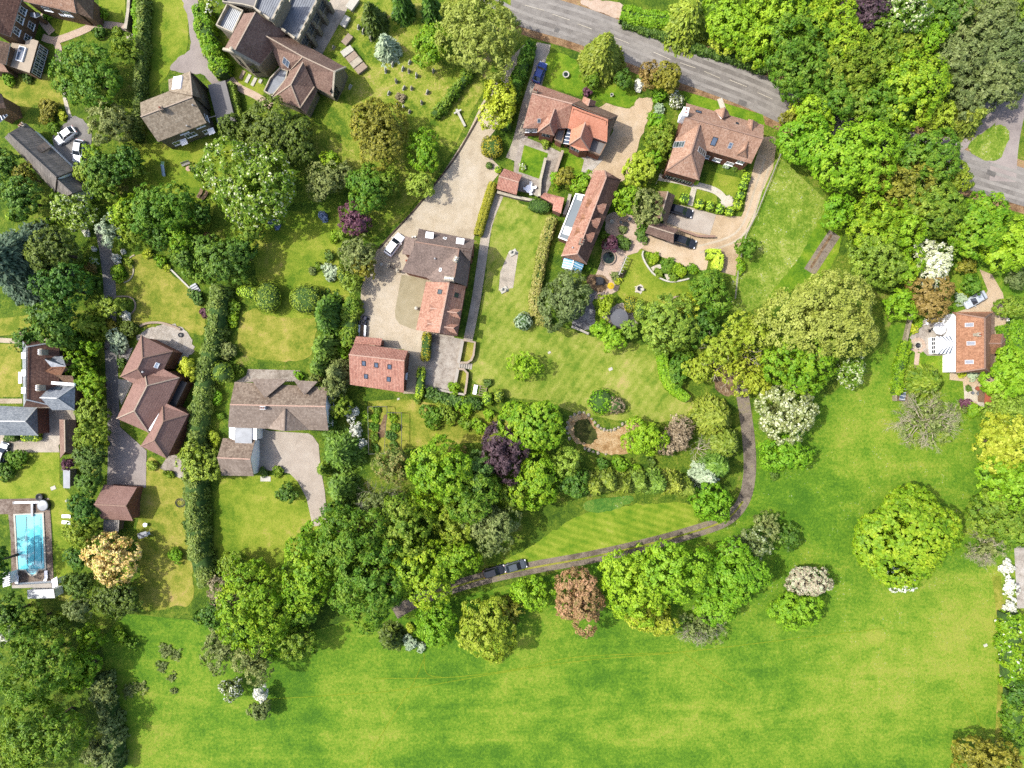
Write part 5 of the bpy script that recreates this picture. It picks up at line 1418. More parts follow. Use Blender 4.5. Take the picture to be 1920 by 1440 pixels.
def topiary(px,py,rp,h,col,label,ry=None,rot=0,sq=2.4,leaf=.17,name='topiary_bush',cat='bush',group=None,dens=1.0,wob=.05):
 """clipped shape: a tight skin of small leaves over a solid core"""
 zc=h*.5
 b,rx,ryy=place(px,py,rp,h,h*.7,ry)
 rz=h*.5
 a=math.radians(-rot)
 n=int((rx*ryy*4+(rx+ryy)*h*2)*34*dens/(leaf/.17)**2)+60
 d=sphere(n)
 def f(v):return np.sign(v)*np.abs(v)**(2/sq)
 cp=np.sqrt(np.maximum(0,1-d[:,2]**2));th=np.arctan2(d[:,1],d[:,0])
 p=np.stack([rx*f(cp)*f(np.cos(th)),ryy*f(cp)*f(np.sin(th)),rz*f(d[:,2])],1)
 wv=1+wob*(np.sin(p[:,0]*2.3+px)*np.sin(p[:,1]*2.1+py)+np.sin(p[:,2]*2.9))
 p=p*wv[:,None]
 nn=unit(np.stack([np.sign(p[:,0])*np.abs(p[:,0]/rx)**(sq-1)/rx,np.sign(p[:,1])*np.abs(p[:,1]/ryy)**(sq-1)/ryy,np.sign(p[:,2])*np.abs(p[:,2]/rz)**(sq-1)/rz],1))
 p[:,2]+=zc
 k=p[:,2]>.03
 p,nn=p[k],nn[k]
 V=leaves(p+nn*R.uniform(-.03,.04,(len(p),1)),unit(nn+R.normal(size=p.shape)*.32),leaf,1.5)
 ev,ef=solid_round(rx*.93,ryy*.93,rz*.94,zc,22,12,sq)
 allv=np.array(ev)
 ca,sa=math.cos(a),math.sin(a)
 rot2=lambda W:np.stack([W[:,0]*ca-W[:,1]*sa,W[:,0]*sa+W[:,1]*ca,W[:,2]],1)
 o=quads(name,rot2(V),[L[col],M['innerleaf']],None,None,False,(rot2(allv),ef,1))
 o.location=b
 return tag(o,label,cat,group)
def hedge(pts,width,h,col,label,leaf=.2,rough=.1,name='hedge',cat='hedge',dens=1.0,sm=True,round_=.5,group=None,puffs=0,flower=0,fcol='white'):
 """a hedge along a pixel line (top centre line); box section with a rounded top"""
 q=smooth_pts(pts,False,6)if sm else pts
 W=np.array([tuple(at(x,y,h*.8))for x,y in q]);W[:,2]=0
 seg=np.linalg.norm(np.diff(W,axis=0),axis=1);cum=np.concatenate([[0],np.cumsum(seg)]);Ltot=cum[-1]
 base=W[0].copy()
 def along(s):
  i=np.clip(np.searchsorted(cum,s)-1,0,len(seg)-1)
  t=((s-cum[i])/np.maximum(seg[i],1e-6))[:,None]
  p=W[i]*(1-t)+W[i+1]*t
  d=(W[i+1]-W[i])/np.maximum(seg[i],1e-6)[:,None]
  return p,d
 per=width+2*h
 n=int(Ltot*per*64*dens*(.2/leaf)**2)
 s=R.uniform(0,Ltot,n);u=R.uniform(-1,1,n)
 p,d=along(s)
 nr=np.stack([-d[:,1],d[:,0],np.zeros(n)],1)
 ang=u*PI*.5*1.0
 e=2/(2+3*(1-round_))
 cx=np.sign(np.sin(ang))*np.abs(np.sin(ang))**e;cz=np.abs(np.cos(ang))**e
 side=R.random(n)<(1.1*h)/(1.1*h+width)
 cz=np.where(side&(np.abs(cx)>.5),R.uniform(.05,1,n)*cz,cz)
 wob=1+rough*(np.sin(s*1.7+px_seed(pts))*.6+np.sin(s*4.1)*.4+np.sin(s*.61+u*2)*.7)
 wm=np.where(np.minimum(s,Ltot-s)<width*.4,.82+.18*np.minimum(s,Ltot-s)/(width*.4),1)
 off=cx*width/2*wob*wm
 z=h*cz*(1+rough*.6*(np.sin(s*2.3)*.5+np.sin(s*.9+u)*.5))
 P_=p+nr*off[:,None];P_[:,2]=np.maximum(.04,z)
 Nn=nr*(np.sign(cx)*np.abs(cx)**3)[:,None];Nn[:,2]+=np.abs(cz)**2*.9+.1
 Nn=unit(Nn+R.normal(size=P_.shape)*.38)
 V=leaves(P_+R.normal(size=P_.shape)*rough*.35,Nn,leaf,1.6)
 mi=None
 if flower:
  mi=(R.random(len(V)//4)<flower).astype(np.int32)*2
 ev,ef=[],[]
 m=max(2,int(Ltot/.8));ss=np.linspace(0.12,Ltot-.12,m);cp,cd=along(ss)
 prof=[(-.42,0),(-.42,.6),(-.3,.86),(0,.93),(.3,.86),(.42,.6),(.42,0)]
 for c,dd in zip(cp,cd):
  for a_,b_ in prof:ev.append((c[0]-dd[1]*a_*width,c[1]+dd[0]*a_*width,b_*h))
 k=len(prof)
 for i in range(m-1):
  for j in range(k-1):
   ef.append((i*k+j,i*k+j+1,(i+1)*k+j+1,(i+1)*k+j))
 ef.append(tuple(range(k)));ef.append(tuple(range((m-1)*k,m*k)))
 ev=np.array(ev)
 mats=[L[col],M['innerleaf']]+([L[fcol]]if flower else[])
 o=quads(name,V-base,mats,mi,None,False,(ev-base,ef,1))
 o.location=Vector(base)
 return tag(o,label,cat,group)
def px_seed(pts):return(pts[0][0]*12.9+pts[0][1]*7.3)%6.28
def branch(mb,p,d,ln,r,depth,up=.05,split=3,spread=.55,minr=.012):
 """a limb that forks into finer and finer twigs"""
 p=Vector(p);d=Vector(d).normalized()
 pts=[p]
 for i in range(3):
  d=(d+Vector(R.normal(size=3))*.16+Vector((0,0,up))).normalized()
  pts.append(pts[-1]+d*ln/3)
 mb.tube(pts,r,r*.6,5 if depth>2 else 3)
 if depth==0:return
 for i in range(split):
  dd=(d+Vector(R.normal(size=3))*spread).normalized()
  q=pts[-1]if i<2 else pts[2-i%2]
  branch(mb,q,dd,ln*R.uniform(.6,.85),max(minr,r*.6),depth-1,up,split,spread,minr)
def bare_tree(px,py,rp,label,mat='twigs',h=None,ry=None,depth=4,name='bare_tree',limbs=7,split=3,up=-.02,crown=None,per=.5,flat_=.25,cat='tree',a0=0,a1=2*PI,group=None,minr=.012,bark='palebark'):
 r0=(rp+(ry or rp))/20
 h=h or r0*1.3+1.5
 zc=h*.55
 b,rx,ryy=place(px,py,rp,h,zc,ry)
 root=empty(name,b,0,label,cat,group)
 mb=MB();mb.tube([(0,0,-.1),(0,0,h*.35)],.06*r0+.08,.05*r0+.05,8);mb.build('trunk',M[bark],root,True,False)
 tb=MB()
 for i in range(limbs):
  a=a0+(a1-a0)*(i+R.uniform(.2,.8))/limbs
  d=Vector((math.cos(a)*rx,math.sin(a)*ryy,h*R.uniform(flat_,flat_+.45)))
  ln=d.length/sum(.72**k for k in range(depth+1))*1.02
  branch(tb,(0,0,h*.3),d,ln,.018*r0+.02,depth,up,split,.45,minr)
 tb.build('limbs',M[mat],root,False,False)
 if crown:
  V,mi=crown_mesh(rx*.9,ryy*.9,h*.4,'sparse',0,per)
  quads('crown',V+np.array([0,0,zc]),[L[crown]],mi,root)
 return root
 # - every tree, shrub and hedge of the photo
tree(165,140,60,'green','big bright green tree with lumpy crown beside the pink path','lumpy',9)
tree(212,230,40,'sage','grey-green tree leaning over the small car court','fine',8)
tree(232,92,26,'midgreen','rounded yellowish green tree right of the big green tree','loose',6)
shrub(186,62,11,'deep','dark little shrub at the bend of the pink path')
shrub(90,205,24,'olive','olive-brown shrub mound on the sunny lawn',h=2.2)
shrub(118,216,9,'yellow','bright yellow flowering shrub beside the olive mound',h=1.2)
shrub(102,240,12,'green','small green shrub above the white car')
tree(192,318,36,'deep','dark olive round tree right of the parked white estate car','broad',8)
tree(162,322,24,'hedge','olive green domed tree below the parked white estate car','dense',6)
tree(178,290,20,'limegreen','bright green small tree right of the parked cars','broad',5.5)
tree(190,352,28,'midgreen','medium green tree where the long drive begins','broad',7)
tree(242,300,0+30,'deep','dark tree in the shade left of the play lawn','loose',7)
tree(258,317,22,'palelime','small pale cream-green tree on the edge of the play lawn','sparse',5,per=1.6)
tree(465,345,84,'green','large horse chestnut covered in white flower candles','broad',12.5,78,flower=.13,fcol='cream',name='chestnut_tree')
shrub(372,322,15,'deep','dark shrub beside the wooden garden bench')
hedge([(258,-10),(259,30),(259,78)],2.0,2.2,'lime','lime green hedge beside the narrow straight path at the top',rough=.2,leaf=.26)
hedge([(266,-10),(265,60),(261,130),(257,215),(252,262)],1.5,2.8,'tallhedge','tall dark hedge casting shade between lawn and brick house garden',rough=.25,leaf=.28)
hedge([(374,12),(385,60),(398,100),(416,138)],3.2,3.4,'limegreen','thick bright green hedge curving along the church drive',rough=.25,leaf=.28)
tree(392,14,15,'palelime','white flecked small tree beside the church roof','loose',4.5,flower=.3)
hedge([(432,155),(440,190),(452,232)],1.2,1.8,'hedge','clipped green hedge beside the flat roofed garage',rough=.12)
tree(500,250,58,'yew','broad dark olive yew below the church hall','dense',9,56,name='yew_tree')
tree(556,262,36,'yew','shadowed dark yew crown right of the broad church yew','dense',7.5,50,name='yew_tree')
tree(430,240,24,'yew','small dark yew beside the flat roofed garage hedge','dense',6,name='yew_tree')
shrub(434,250,14,'green','light green shrub under the small dark yew')
tree(706,246,56,'olive','large golden-olive yew standing alone in the churchyard','dense',10.5,66,name='yew_tree')
conifer(697,30,30,'yew','conical olive conifer by the white tombs',8,ry=36,droop=.9)
conifer(752,4,26,'deep','dark green conifer at the top edge, left of its twin',9,droop=1.1)
conifer(806,6,24,'deep','dark green conifer at the top edge, right of its twin',9,ry=32,droop=1.1)
conifer(724,84,30,'silver','silvery weeping conifer with pale drooping branches in the churchyard',6.5,droop=.9,tiers=9,bushy=.55)
tree(812,86,38,'limegreen','bright green round tree beside the ivy covered churchyard wall','broad',7.5)
tree(895,62,74,'willow','tall pale yellow-green feathery tree overhanging the main road','fine',14,78)
tree(797,285,28,'limegreen','bright green two lobed tree below the churchyard wall','lumpy',6.5,42)
tree(936,192,30,'yellow','golden yellow acacia leaning over the gravel drive','lumpy',7,56,rot=20)
hedge([(995,78),(978,130),(955,200),(948,240)],2.2,2.4,'green','green hedge between the two drives',rough=.3,leaf=.28)
topiary(922,274,20,2.6,'clipped','olive drum-shaped clipped yew on the edge of the pale drive')
topiary(917,310,6,.9,'hedgedark','small dark clipped ball by the pantiled outbuilding')
topiary(934,318,6,.9,'clippedlime','small lime clipped ball by the pantiled outbuilding')
tree(622,302,18,'limegreen','small bright green tree right of the shadowed yew','lumpy',5.5)
tree(602,345,34,'sage','grey-green tree right of the flowering horse chestnut','loose',8)
tree(640,330,28,'sage','pale grey-green tree behind the large golden-olive yew','loose',7)
tree(688,352,42,'green','broad fresh green tree above the purple maple','broad',9)
tree(722,345,26,'midgreen','mid green tree on the edge of the churchyard shade','broad',7)
tree(785,346,26,'palelime','pale feathery small tree overhanging the pale drive','fine',5.5)
tree(662,414,32,'plum','purple leaved maple left of the pale drive','broad',6,26,name='purple_maple')
tree(280,398,44,'green','rounded green tree behind the flower beds, left of its taller neighbour','lumpy',8.5)
tree(330,388,40,'green','tall green tree above the flower beds','broad',9.5)
tree(238,402,32,'limegreen','bright green tree beside the long drive','lumpy',7)
tree(140,396,36,'palelime','pale variegated dogwood left of the long drive','loose',6.5,flower=.25,fcol='cream')
tree(205,436,18,'silver','silvery white willow-leaved tree on the long drive','fine',5,27)
tree(250,440,26,'midgreen','olive green tree above the yellowish curved lawn','loose',6)
tree(300,446,24,'deep','dark green tree above the yellowish curved lawn','dense',5.5)
tree(340,450,26,'limegreen','bright green tree above the flower beds','broad',6)
tree(345,478,24,'deep','dark shrubby tree left of the tallest dark tree','dense',5)
tree(385,462,26,'deep','dark evergreen beside the orange shrub','dense',5.5)
tree(420,492,46,'deep','broad dark evergreen at the head of the tall hedge','broad',9)
tree(450,470,30,'deep','dark evergreen right of the broad dark one','broad',7)
tree(470,430,26,'midgreen','mid green tree below the flowering horse chestnut','broad',7)
tree(378,400,20,'deep','small dark tree in the shade left of the horse chestnut','broad',5.5)
shrub(389,444,7,'rust','bright orange-red shrub in the shade')
shrub(409,456,9,'yellow','yellow shrub right of the orange-red one')
shrub(450,446,11,'yellow','pale yellow shrub below the horse chestnut')
shrub(276,475,9,'yellow','yellow shrub at the top of the yellowish curved lawn')
shrub(314,501,7,'yellow','little yellow shrub on the right rim of the curved lawn')
shrub(304,489,12,'limegreen','bright green shrub on the right rim of the curved lawn')
shrub(352,508,17,'green','green rock garden shrub beside the grey steps')
shrub(372,520,11,'palelime','pale rock garden shrub beside the grey steps')
shrub(368,555,15,'bluegreen','blue-green shrub below the rock garden')
shrub(384,585,10,'plum','little purple shrub on the right rim of the curved lawn')
shrub(222,510,14,'limegreen','bright green shrub between the long drive and curved lawn',ry=17)
shrub(242,492,9,'midgreen','small green shrub left of the curved lawn')
conifer(28,490,72,'bluecedar','huge blue-grey cedar on the left photo edge',13,ry=92,droop=.3,tiers=15,leaf=.36,name='cedar_tree')
tree(100,470,44,'yew','dark olive tree right of the blue-grey cedar','dense',11)
tree(118,540,46,'deep','dark green tree in the row beside the cedar, upper middle','broad',11)
tree(105,605,46,'deep','dark green tree in the row beside the cedar, lower middle','broad',11)
conifer(165,610,34,'midgreen','feathery green conifer with bare grey twigs near the long drive',8,droop=.5,bushy=.7)
tree(58,640,26,'deep','dark green tree behind the old house','broad',8)
conifer(130,640,36,'midgreen','feathery mid green tree right of the old house roof',9,droop=.4)
tree(205,573,28,'hedge','olive-lime tree over the long drive','broad',5.5,18)
shrub(236,592,10,'white','white flowering bush inside the curved brick edging')
shrub(208,612,16,'olive','olive-orange shrub beside the long drive')
shrub(240,616,18,'yew','dark olive shrub above the hipped house')
shrub(222,637,26,'silver','silver variegated shrub at the corner of the hipped house',ry=22,h=3)
shrub(229,680,8,'hedgedark','small green shrub left of the hipped house',ry=13)
for x,y,q,lb in((162,435,8,'round white snowball bush in the shade left of the long drive'),(177,467,5,'smallest white snowball bush left of the long drive'),(177,489,10,'cream snowball bush left of the long drive'),(218,485,10,'round white snowball bush right of the long drive'),(231,471,4,'tiny white flower clump right of the long drive')):
 shrub(x,y,q,'white' if q!=10 or x>200 else 'palelime',lb,h=q*.16,flower=.3 if x==177 and q==10 else 0)
shrub(172,530,18,'deep','dark leafy shrub left of the long drive',ry=22)
shrub(172,502,11,'bronze','bronze-red shrub left of the long drive')
tree(110,372,14,'green','small green tree below the thatched house','broad',4.5)
tree(40,372,40,'deep','dark tree in the shade below the thatched house','broad',8)
tree(12,310,30,'deep','dark tree at the left edge beside the thatched house','broad',8)
tree(50,330,24,'olive','olive shrubby tree beside the thatched house','loose',6)
topiary(17,406,5,1.6,'clippedlime','lime clipped column at the left, beside the dry patch',ry=8)
topiary(90,412,4,1.6,'clippedlime','lime clipped column right of the dry patch, left of its twin',ry=7)
topiary(100,409,4,1.6,'clippedlime','lime clipped column right of the dry patch, right of its twin',ry=8)
for i,(x,y,q,c,kd,lb)in enumerate(((150,690,30,'limegreen','broad','bright green tree at the head of the tall evergreen belt'),(176,652,15,'lime','lumpy','small lime tree beside the long drive, above the evergreen belt'),(172,722,30,'limegreen','broad','fresh green tree of the evergreen belt level with the old house'),(172,770,30,'hedge','dense','olive green tree of the evergreen belt level with the coach house'),(170,815,30,'midgreen','broad','mid green tree of the evergreen belt beside the red tiled range'),(168,860,30,'hedgedark','dense','green tree of the evergreen belt level with the mauve forecourt'),(164,905,28,'deep','dense','dark tree of the evergreen belt beside the gabled garage'),(160,952,28,'deep','dense','dark tree of the evergreen belt level with the top of the pool'),(158,1000,29,'midgreen','dense','mid green tree of the evergreen belt level with the middle of the pool'),(152,1046,25,'deep','dense','dark tree of the evergreen belt left of the cream maple'),(152,1094,26,'hedgedark','dense','tree of the evergreen belt level with the pool house'),(150,1140,24,'sage','dense','grey-green tree of the evergreen belt below the pool house'),(165,1195,24,'limegreen','lumpy','bright green tree at the foot of the evergreen belt'))):
 tree(x,y,q,c,lb,kd,6.2+(i%3)*.5)
hedge([(408,535),(402,600),(390,660),(376,730),(368,790),(362,850)],3.5,3.4,'tallhedge','upper length of the tall rounded hedge right of the hipped house',rough=.28,leaf=.24,round_=.9)
hedge([(364,868),(361,930),(363,990),(372,1050),(386,1098)],4.0,3.8,'tallhedge','lower length of the tall rounded hedge beside the front lawn',rough=.24,leaf=.24,round_=.95)
tree(370,866,40,'hedge','olive-green apple tree over the end of the tall rounded hedge','loose',6.5,44)
tree(353,690,16,'yellow','bright yellow tree beside the hipped house','lumpy',5,22)
topiary(415,698,20,4.2,'hedge','round clipped holly above the lichened roof house',sq=2,wob=.12,leaf=.24)
shrub(406,742,12,'lime','round lime bush left of the lichened roof house',ry=15,h=2)
shrub(402,820,10,'yellow','yellow bush beside the lichened garage',ry=16,h=1.8)
for x,y,q,c,lb in((418,615,8,'palelime','pale rounded shrub right of the tall hedge'),(415,634,8,'sage','grey shrub right of the tall hedge'),(440,575,15,'green','green shrub in the corner of the dry lawn'),(436,600,12,'limegreen','light green shrub beside the dry lawn'),(425,655,18,'sage','pale grey-green shrub beside the dry lawn'),(412,760+20,7,'green','small shrub in the passage beside the lichened house')):
 shrub(x,y,q,c,lb)
topiary(500,556,24,4.0,'hedge','large domed topiary yew left of the garden gap',ry=30,sq=2.2,leaf=.2)
topiary(468,548,26,2.6,'clippedlime','low wedge of clipped yew running to the domed topiary',ry=12,rot=8,sq=2.2)
topiary(572,560,29,3.6,'hedge','large round topiary yew right of the garden gap',ry=28,sq=2.2,leaf=.2)
conifer(612,588,36,'deep','dark conifer beside the round topiary',9,ry=52,droop=.8,leaf=.3)
conifer(606,650,32,'conifer','olive conifer below the dark one by the dry lawn',7,droop=.7,leaf=.3)
conifer(598,688,26,'conifer','small olive conifer above the lichened roof',6,droop=.7,leaf=.3)
conifer(630,698,32,'sage','grey-green conifer beside the barn',7,droop=.6,leaf=.3)
shrub(644,658,12,'lime','lime shrub at the corner of the barn')
tree(592,712,14,'rustgreen','pinkish small tree above the lichened roof','loose',4)
tree(622,730,24,'sage','pale grey-green tree between barn and lichened house','loose',6)
hedge([(660,560),(655,600),(652,650)],3.0,3.0,'midgreen','dark leafy hedge on the left rim of the gravel court',rough=.3,leaf=.28)
tree(668,472,36,'sage','grey-green tree shading the white car on the drive','loose',7)
tree(684,505,24,'olive','olive tree on the left rim of the gravel court','loose',6)
tree(640,440,12,'palelime','pale shrubby tree below the purple maple','loose',4)
tree(660,530,16,'hedge','narrow olive tree on the rim of the gravel court','loose',5,30)
topiary(642,520,9,2.4,'hedge','tall olive clipped bush beside the silver shrub',ry=24,rot=-15)
shrub(622,508,17,'silver','silver-leaved shrub on the sunny lawn')
shrub(617,480,11,'hedgedark','dark green shrub alone on the sunny lawn')
shrub(586,506,8,'sage','little grey shrub on the sunny lawn, left of its twin')
shrub(597,500,8,'midgreen','little green shrub on the sunny lawn, right of its twin')
shrub(606,405,10,'lavender','blue flowering shrub in the tree shade')
shrub(516,420,10,'lavender','blue flowering shrub beside the horse chestnut')
shrub(628,440,10,'limegreen','bright green shrub on the rim of the sunny lawn',ry=14)
tree(210,1046,50,'gold','cream and pink leaved maple below the gabled garage','broad',8,flower=.2,fcol='palelime',name='maple_tree')
tree(220,1122,44,'yew','dark olive evergreen below the cream maple','dense',7,38)
shrub(332,1040,13,'lime','lime bush on the lower lawn beside the tall hedge',ry=16)
shrub(350,985,9,'hedgedark','dark bush at the edge of the tall hedge')
tree(62,1240,74,'green','very large soft green tree at the lower left','fine',13)
tree(78,1372,80,'green','very large green tree in the lower left corner, lower of the two','fine',14)
tree(150,1258,34,'limegreen','bright green tree right of the very large soft green one','broad',8,42)
tree(20,1420,50,'midgreen','green tree cut by the lower left corner','fine',9)
tree(20,1150,34,'deep','dark tree below the pool house','broad',8)
tree(8,1190,18,'white','white blossoming tree on the left edge','loose',6)
tree(70,1162,26,'midgreen','shaded green tree below the pool house lawn','broad',6)
shrub(118,1158,12,'yellow','golden bush below the pool house')
tree(110,1170,18,'hedge','small olive tree below the golden bush','broad',5)
hedge([(180,1270),(192,1320),(205,1380),(212,1450)],2.6,3.6,'sage','straggling grey-green field hedge at the lower left',rough=.45,leaf=.3)
tree(200,1300,18,'sage','grey-green hedge tree on the field boundary','loose',5,36)
tree(180,1410,26,'pine','pale straggling hedge tree near the lower photo edge','loose',5)
shrub(225,1190,14,'limegreen','bright bramble patch beside the field boundary')
shrub(242,1205,16,'green','green bramble patch at the top of the meadow')
for x,y,q,lb in((310,1222,14,'bluish thistle patch in the rough grass, uppermost'),(330,1228,12,'bluish thistle patch right of the uppermost one'),(305,1250,11,'bluish thistle patch in the middle of the rough grass'),(322,1270,9,'bluish thistle patch below the middle one'),(244,1294,14,'bluish thistle patch beside the field boundary shade'),(265,1288,12,'bluish thistle patch right of the one by the boundary shade'),(328,1295,7,'smallest bluish thistle patch')):
 shrub(x,y,q,'sage',lb,'sparse',h=.3,name='thistle_patch',cat='thistles',group='thistle patches in the rough grass',per=.7)
tree(478,1140,68,'limegreen','broad light green tree at the meadow edge, leftmost of the big ones','fine',12,84)
tree(578,1076,52,'limegreen','bright lime tree with small round clumps at the meadow edge','broad',12,74)
tree(478,1240,42,'sage','grey-green tree with bare twigs overhanging the meadow','sparse',9,36,per=1.5)
tree(560,1205,40,'midgreen','mid green tree overhanging the meadow','fine',8,30)
tree(492,1303,16,'white','white hawthorn standing in the meadow','loose',4)
tree(488,1332,22,'sage','grey-green hawthorn below the white one','loose',4)
tree(435,1287,22,'sage','grey-green bush with white blossom left of the white hawthorn','loose',4.5,flower=.25)
tree(425,1110,34,'brown','grey-brown twiggy tree beside the tall hedge foot','sparse',7,per=1.5)
tree(400,1150,30,'deep','dark bushy tree left of the light green meadow tree','loose',6)
tree(415,1215,34,'sage','dull green hawthorn on the rough grass edge','loose',6,44)
tree(455,1185,26,'deep','dark hawthorn on the rough grass edge','loose',5,40)
tree(662,1012,66,'green','tall green ash in the wood above the meadow','fine',14)
tree(690,1096,82,'green','largest green ash of the wood above the meadow','fine',15,84)
tree(790,1072,62,'limegreen','bright sycamore beside the lane end','broad',12)
tree(850,1050,50,'limegreen','bright green tree beside the two dark cars','broad',10,40)
tree(755,985,54,'midgreen','olive green tree in the middle of the wood','broad',12)
tree(830,886,66,'limegreen','big yellow-green tree left of the copper beech','lumpy',13,58)
tree(880,930,52,'green','green tree with feathery crown below the copper beech','fine',12,56)
tree(892,884,34,'bluegreen','bluish green tree touching the copper beech','fine',10)
tree(922,985,50,'sage','grey-green whitebeam above the two dark cars','loose',10,56)
tree(735,872,34,'rustgreen','green tree with pinkish new leaves below the kitchen garden','broad',7)
bare_tree(712,948,44,'grey twiggy tree half in leaf in the wood','greytwigs',8,depth=4,crown='sage',per=.8)
conifer(640,846,50,'conifer','broad dark olive conifer right of the beige drive',8,droop=.5,leaf=.32,bushy=1.2)
conifer(640,918,38,'conifer','olive conifer below the broad dark one',7,droop=.6,leaf=.32)
conifer(606,880,16,'midgreen','small green conifer touching the beige drive',4.5,droop=.5)
tree(630,965,26,'deep','dark green tree right of the foot of the beige drive','broad',6)
tree(615,760+20,14,'hedgedark','green shrubby tree at the right end of the lichened house','broad',4,28)
tree(640,765,22,'midgreen','mid green tree below the barn wall','broad',5)
for x,y,q,lb in((660,776,13,'largest white flowering lilac right of the lichened house'),(668,806,11,'middle white flowering lilac right of the lichened house'),(678,832,8,'smallest white flowering lilac beside the vegetable cage')):
 shrub(x,y,q,'white',lb,'loose',h=3,ry=q*1.2,name='lilac_bush',cat='bush')
tree(942,846,46,'purple','dark copper beech in the middle of the wood','fine',10,52,name='copper_beech')
tree(992,800,57,'limegreen','round bright green horse chestnut beside the dry pond','dense',10,58,leafk=1.25,name='chestnut_tree')
tree(930,700+138,0+16,'bronze','bronze young tree left of the copper beech','loose',5)
tree(858,852,18,'bronze','straw coloured young tree below the kitchen garden','sparse',5,per=1.4)
tree(1005,905,42,'limegreen','lumpy yellow-green tree below the round horse chestnut','lumpy',9,54)
tree(1062,868,32,'palelime','pale feathery tree above the conifer row','fine',7,26)
tree(1080,905,30,'deep','dark shaded tree left of the conifer row','broad',7)
for x,y,q,lb in((1115,912,25,'yellowish conifer at the left end of the conifer row'),(1142,905,26,'second yellowish conifer of the row above the striped lawn'),(1170,908,27,'third yellowish conifer of the row above the striped lawn'),(1200,905,29,'tallest yellowish conifer in the middle of the row'),(1232,906,28,'fifth yellowish conifer of the row above the striped lawn'),(1262,908,26,'yellowish conifer near the right end of the row'),(1286,915,22,'yellowish conifer at the right end of the row')):
 conifer(x,y,q,'cypress' if int(x)%4 else 'conifer',lb,7+(x%3),droop=.7,leaf=.3,name='cypress_tree',group='conifers above the striped lawn')
shrub(1163,872,16,'limegreen','light green shrub above the conifer row')
shrub(1193,876,8,'lime','lime shrub above the conifer row')
shrub(1222,866,12,'hedgedark','dark round shrub above the conifer row')
shrub(1130,870,14,'deep','dark shrub at the foot of the dry pond')
tree(1206,822,40,'lime','lime green maple over the right end of the dry pond','fine',6.5)
tree(1268,818,34,'brown','grey-brown twiggy bush right of the lime maple','sparse',4,42,per=1.7)
bare_tree(1312,842,26,'bare white-twigged shrub among the conifers by the lane','palebark' if False else 'twigs',4,depth=3)
conifer(1342,782,44,'cypress','feathery yellow-green conifer beside the lane',9,droop=.4,leaf=.32)
conifer(1362,830,34,'cypress','lower feathery yellow-green conifer beside the lane',8,ry=40,droop=.4,leaf=.32)
conifer(1347,874,31,'conifer','star shaped olive conifer beside the lane',9,droop=.6,leaf=.3)
conifer(1326,893,32,'silver','pale blue spruce beside the lane',6,droop=.5,leaf=.3,name='spruce_tree')
tree(1332,942,40,'lime','lime green tree in the bend of the lane','broad',7,36)
topiary(1128,753,24,3.0,'lime','light green rounded island shrub on the mown lawn',sq=2.0,leaf=.26,wob=.1)
topiary(1152,760,19,2.6,'brown','grey-brown rounded island shrub on the mown lawn',ry=16,sq=2.0,leaf=.26,wob=.1)
tree(981,685,31,'lime','small airy apple tree on the mown lawn','sparse',5.5,26,per=1.6)
topiary(981,602,16,2.6,'silver','silver-grey round bush on the mown lawn',sq=2.0,leaf=.24,wob=.08)
tree(1058,562,46,'pine','grey-olive willow beside the blue conservatory','fine',8,56,rot=10)
tree(1124,617,19,'lime','lime tree at the grey parasol terrace, leftmost','lumpy',5.5)
tree(1148,636,24,'lime','lime tree below the grey parasol terrace','broad',5.5)
tree(1177,622,19,'palelime','pale lime tree right of the grey parasol terrace','broad',5)
tree(1133,573,17,'yellow','golden shrub maple left of the grey parasol','loose',4,27)
topiary(1183,570,12,2.2,'clipped','olive clipped dome right of the grey parasol',ry=15)
topiary(1200,583,11,2.8,'palelime','tall pale green clipped bush beside the olive dome',ry=22)
tree(1252,612,56,'hedge','big olive-green tree below the round fire pit','broad',9,52)
tree(1290,575,22,'yellow','yellow-green tree right of the fire pit lawn','broad',6)
tree(1330,545,42,'green','green tree at the end of the gravel court','fine',8.5,40)
tree(1310,610,34,'deep','dark tree in the shade of the big olive-green one','broad',6)
hedge([(1243,658),(1246,690),(1258,722),(1290,748)],1.9,2.2,'lime','curved lime hedge at the right end of the mown lawn',leaf=.22,rough=.08)
tree(1276,690,20,'green','mid green bush behind the curved lime hedge','dense',3,36,rot=15)
tree(1400,618,46,'oakgold','golden oak, main crown with pale limbs showing','loose',11,36,name='oak_tree')
tree(1350,650,40,'oakgold','golden oak bough reaching over the bare earth','loose',9,30,rot=-25,name='oak_tree')
tree(1310,690,28,'oakgold','golden oak bough behind the curved lime hedge','loose',6,30,name='oak_tree')
tree(1412,715,36,'oakgold','low golden oak bough beside the lane','loose',6,30,name='oak_tree')
bare_tree(1374,676,54,'pale dead tree with bare limbs among the golden oak boughs','palebark',8,depth=4,limbs=6,split=2,name='dead_tree',minr=.03,crown='oakgold',per=.5)
tree(1542,592,108,'willow','giant pale yellow-green oak in the middle right','lumpy',16,88,leafk=.8,per=1.15)
tree(1502,680,66,'limegreen','rich green tree below the giant pale oak','lumpy',11,60)
tree(1592,692,30,'green','white tipped hawthorn at the foot of the giant pale oak','broad',7,flower=.25,fcol='cream')
tree(1476,778,66,'sage','large white blossoming hawthorn above the lime ball tree','broad',8.5,52,flower=.34,fcol='cream',name='hawthorn_tree')
tree(1472,850,48,'lime','lime green ball shaped tree below the white hawthorn','lumpy',6.5,32)
shrub(1450,892,7,'hedgedark','tiny dark bush below the lime ball tree')
tree(1190,1095,64,'lime','big lime oak of the group below the lane, left','broad',12,66)
tree(1270,1068,66,'lime','big lime oak of the group below the lane, middle','lumpy',13,60)
tree(1372,1078,72,'lime','big lime oak of the group below the lane, right','broad',12,58)
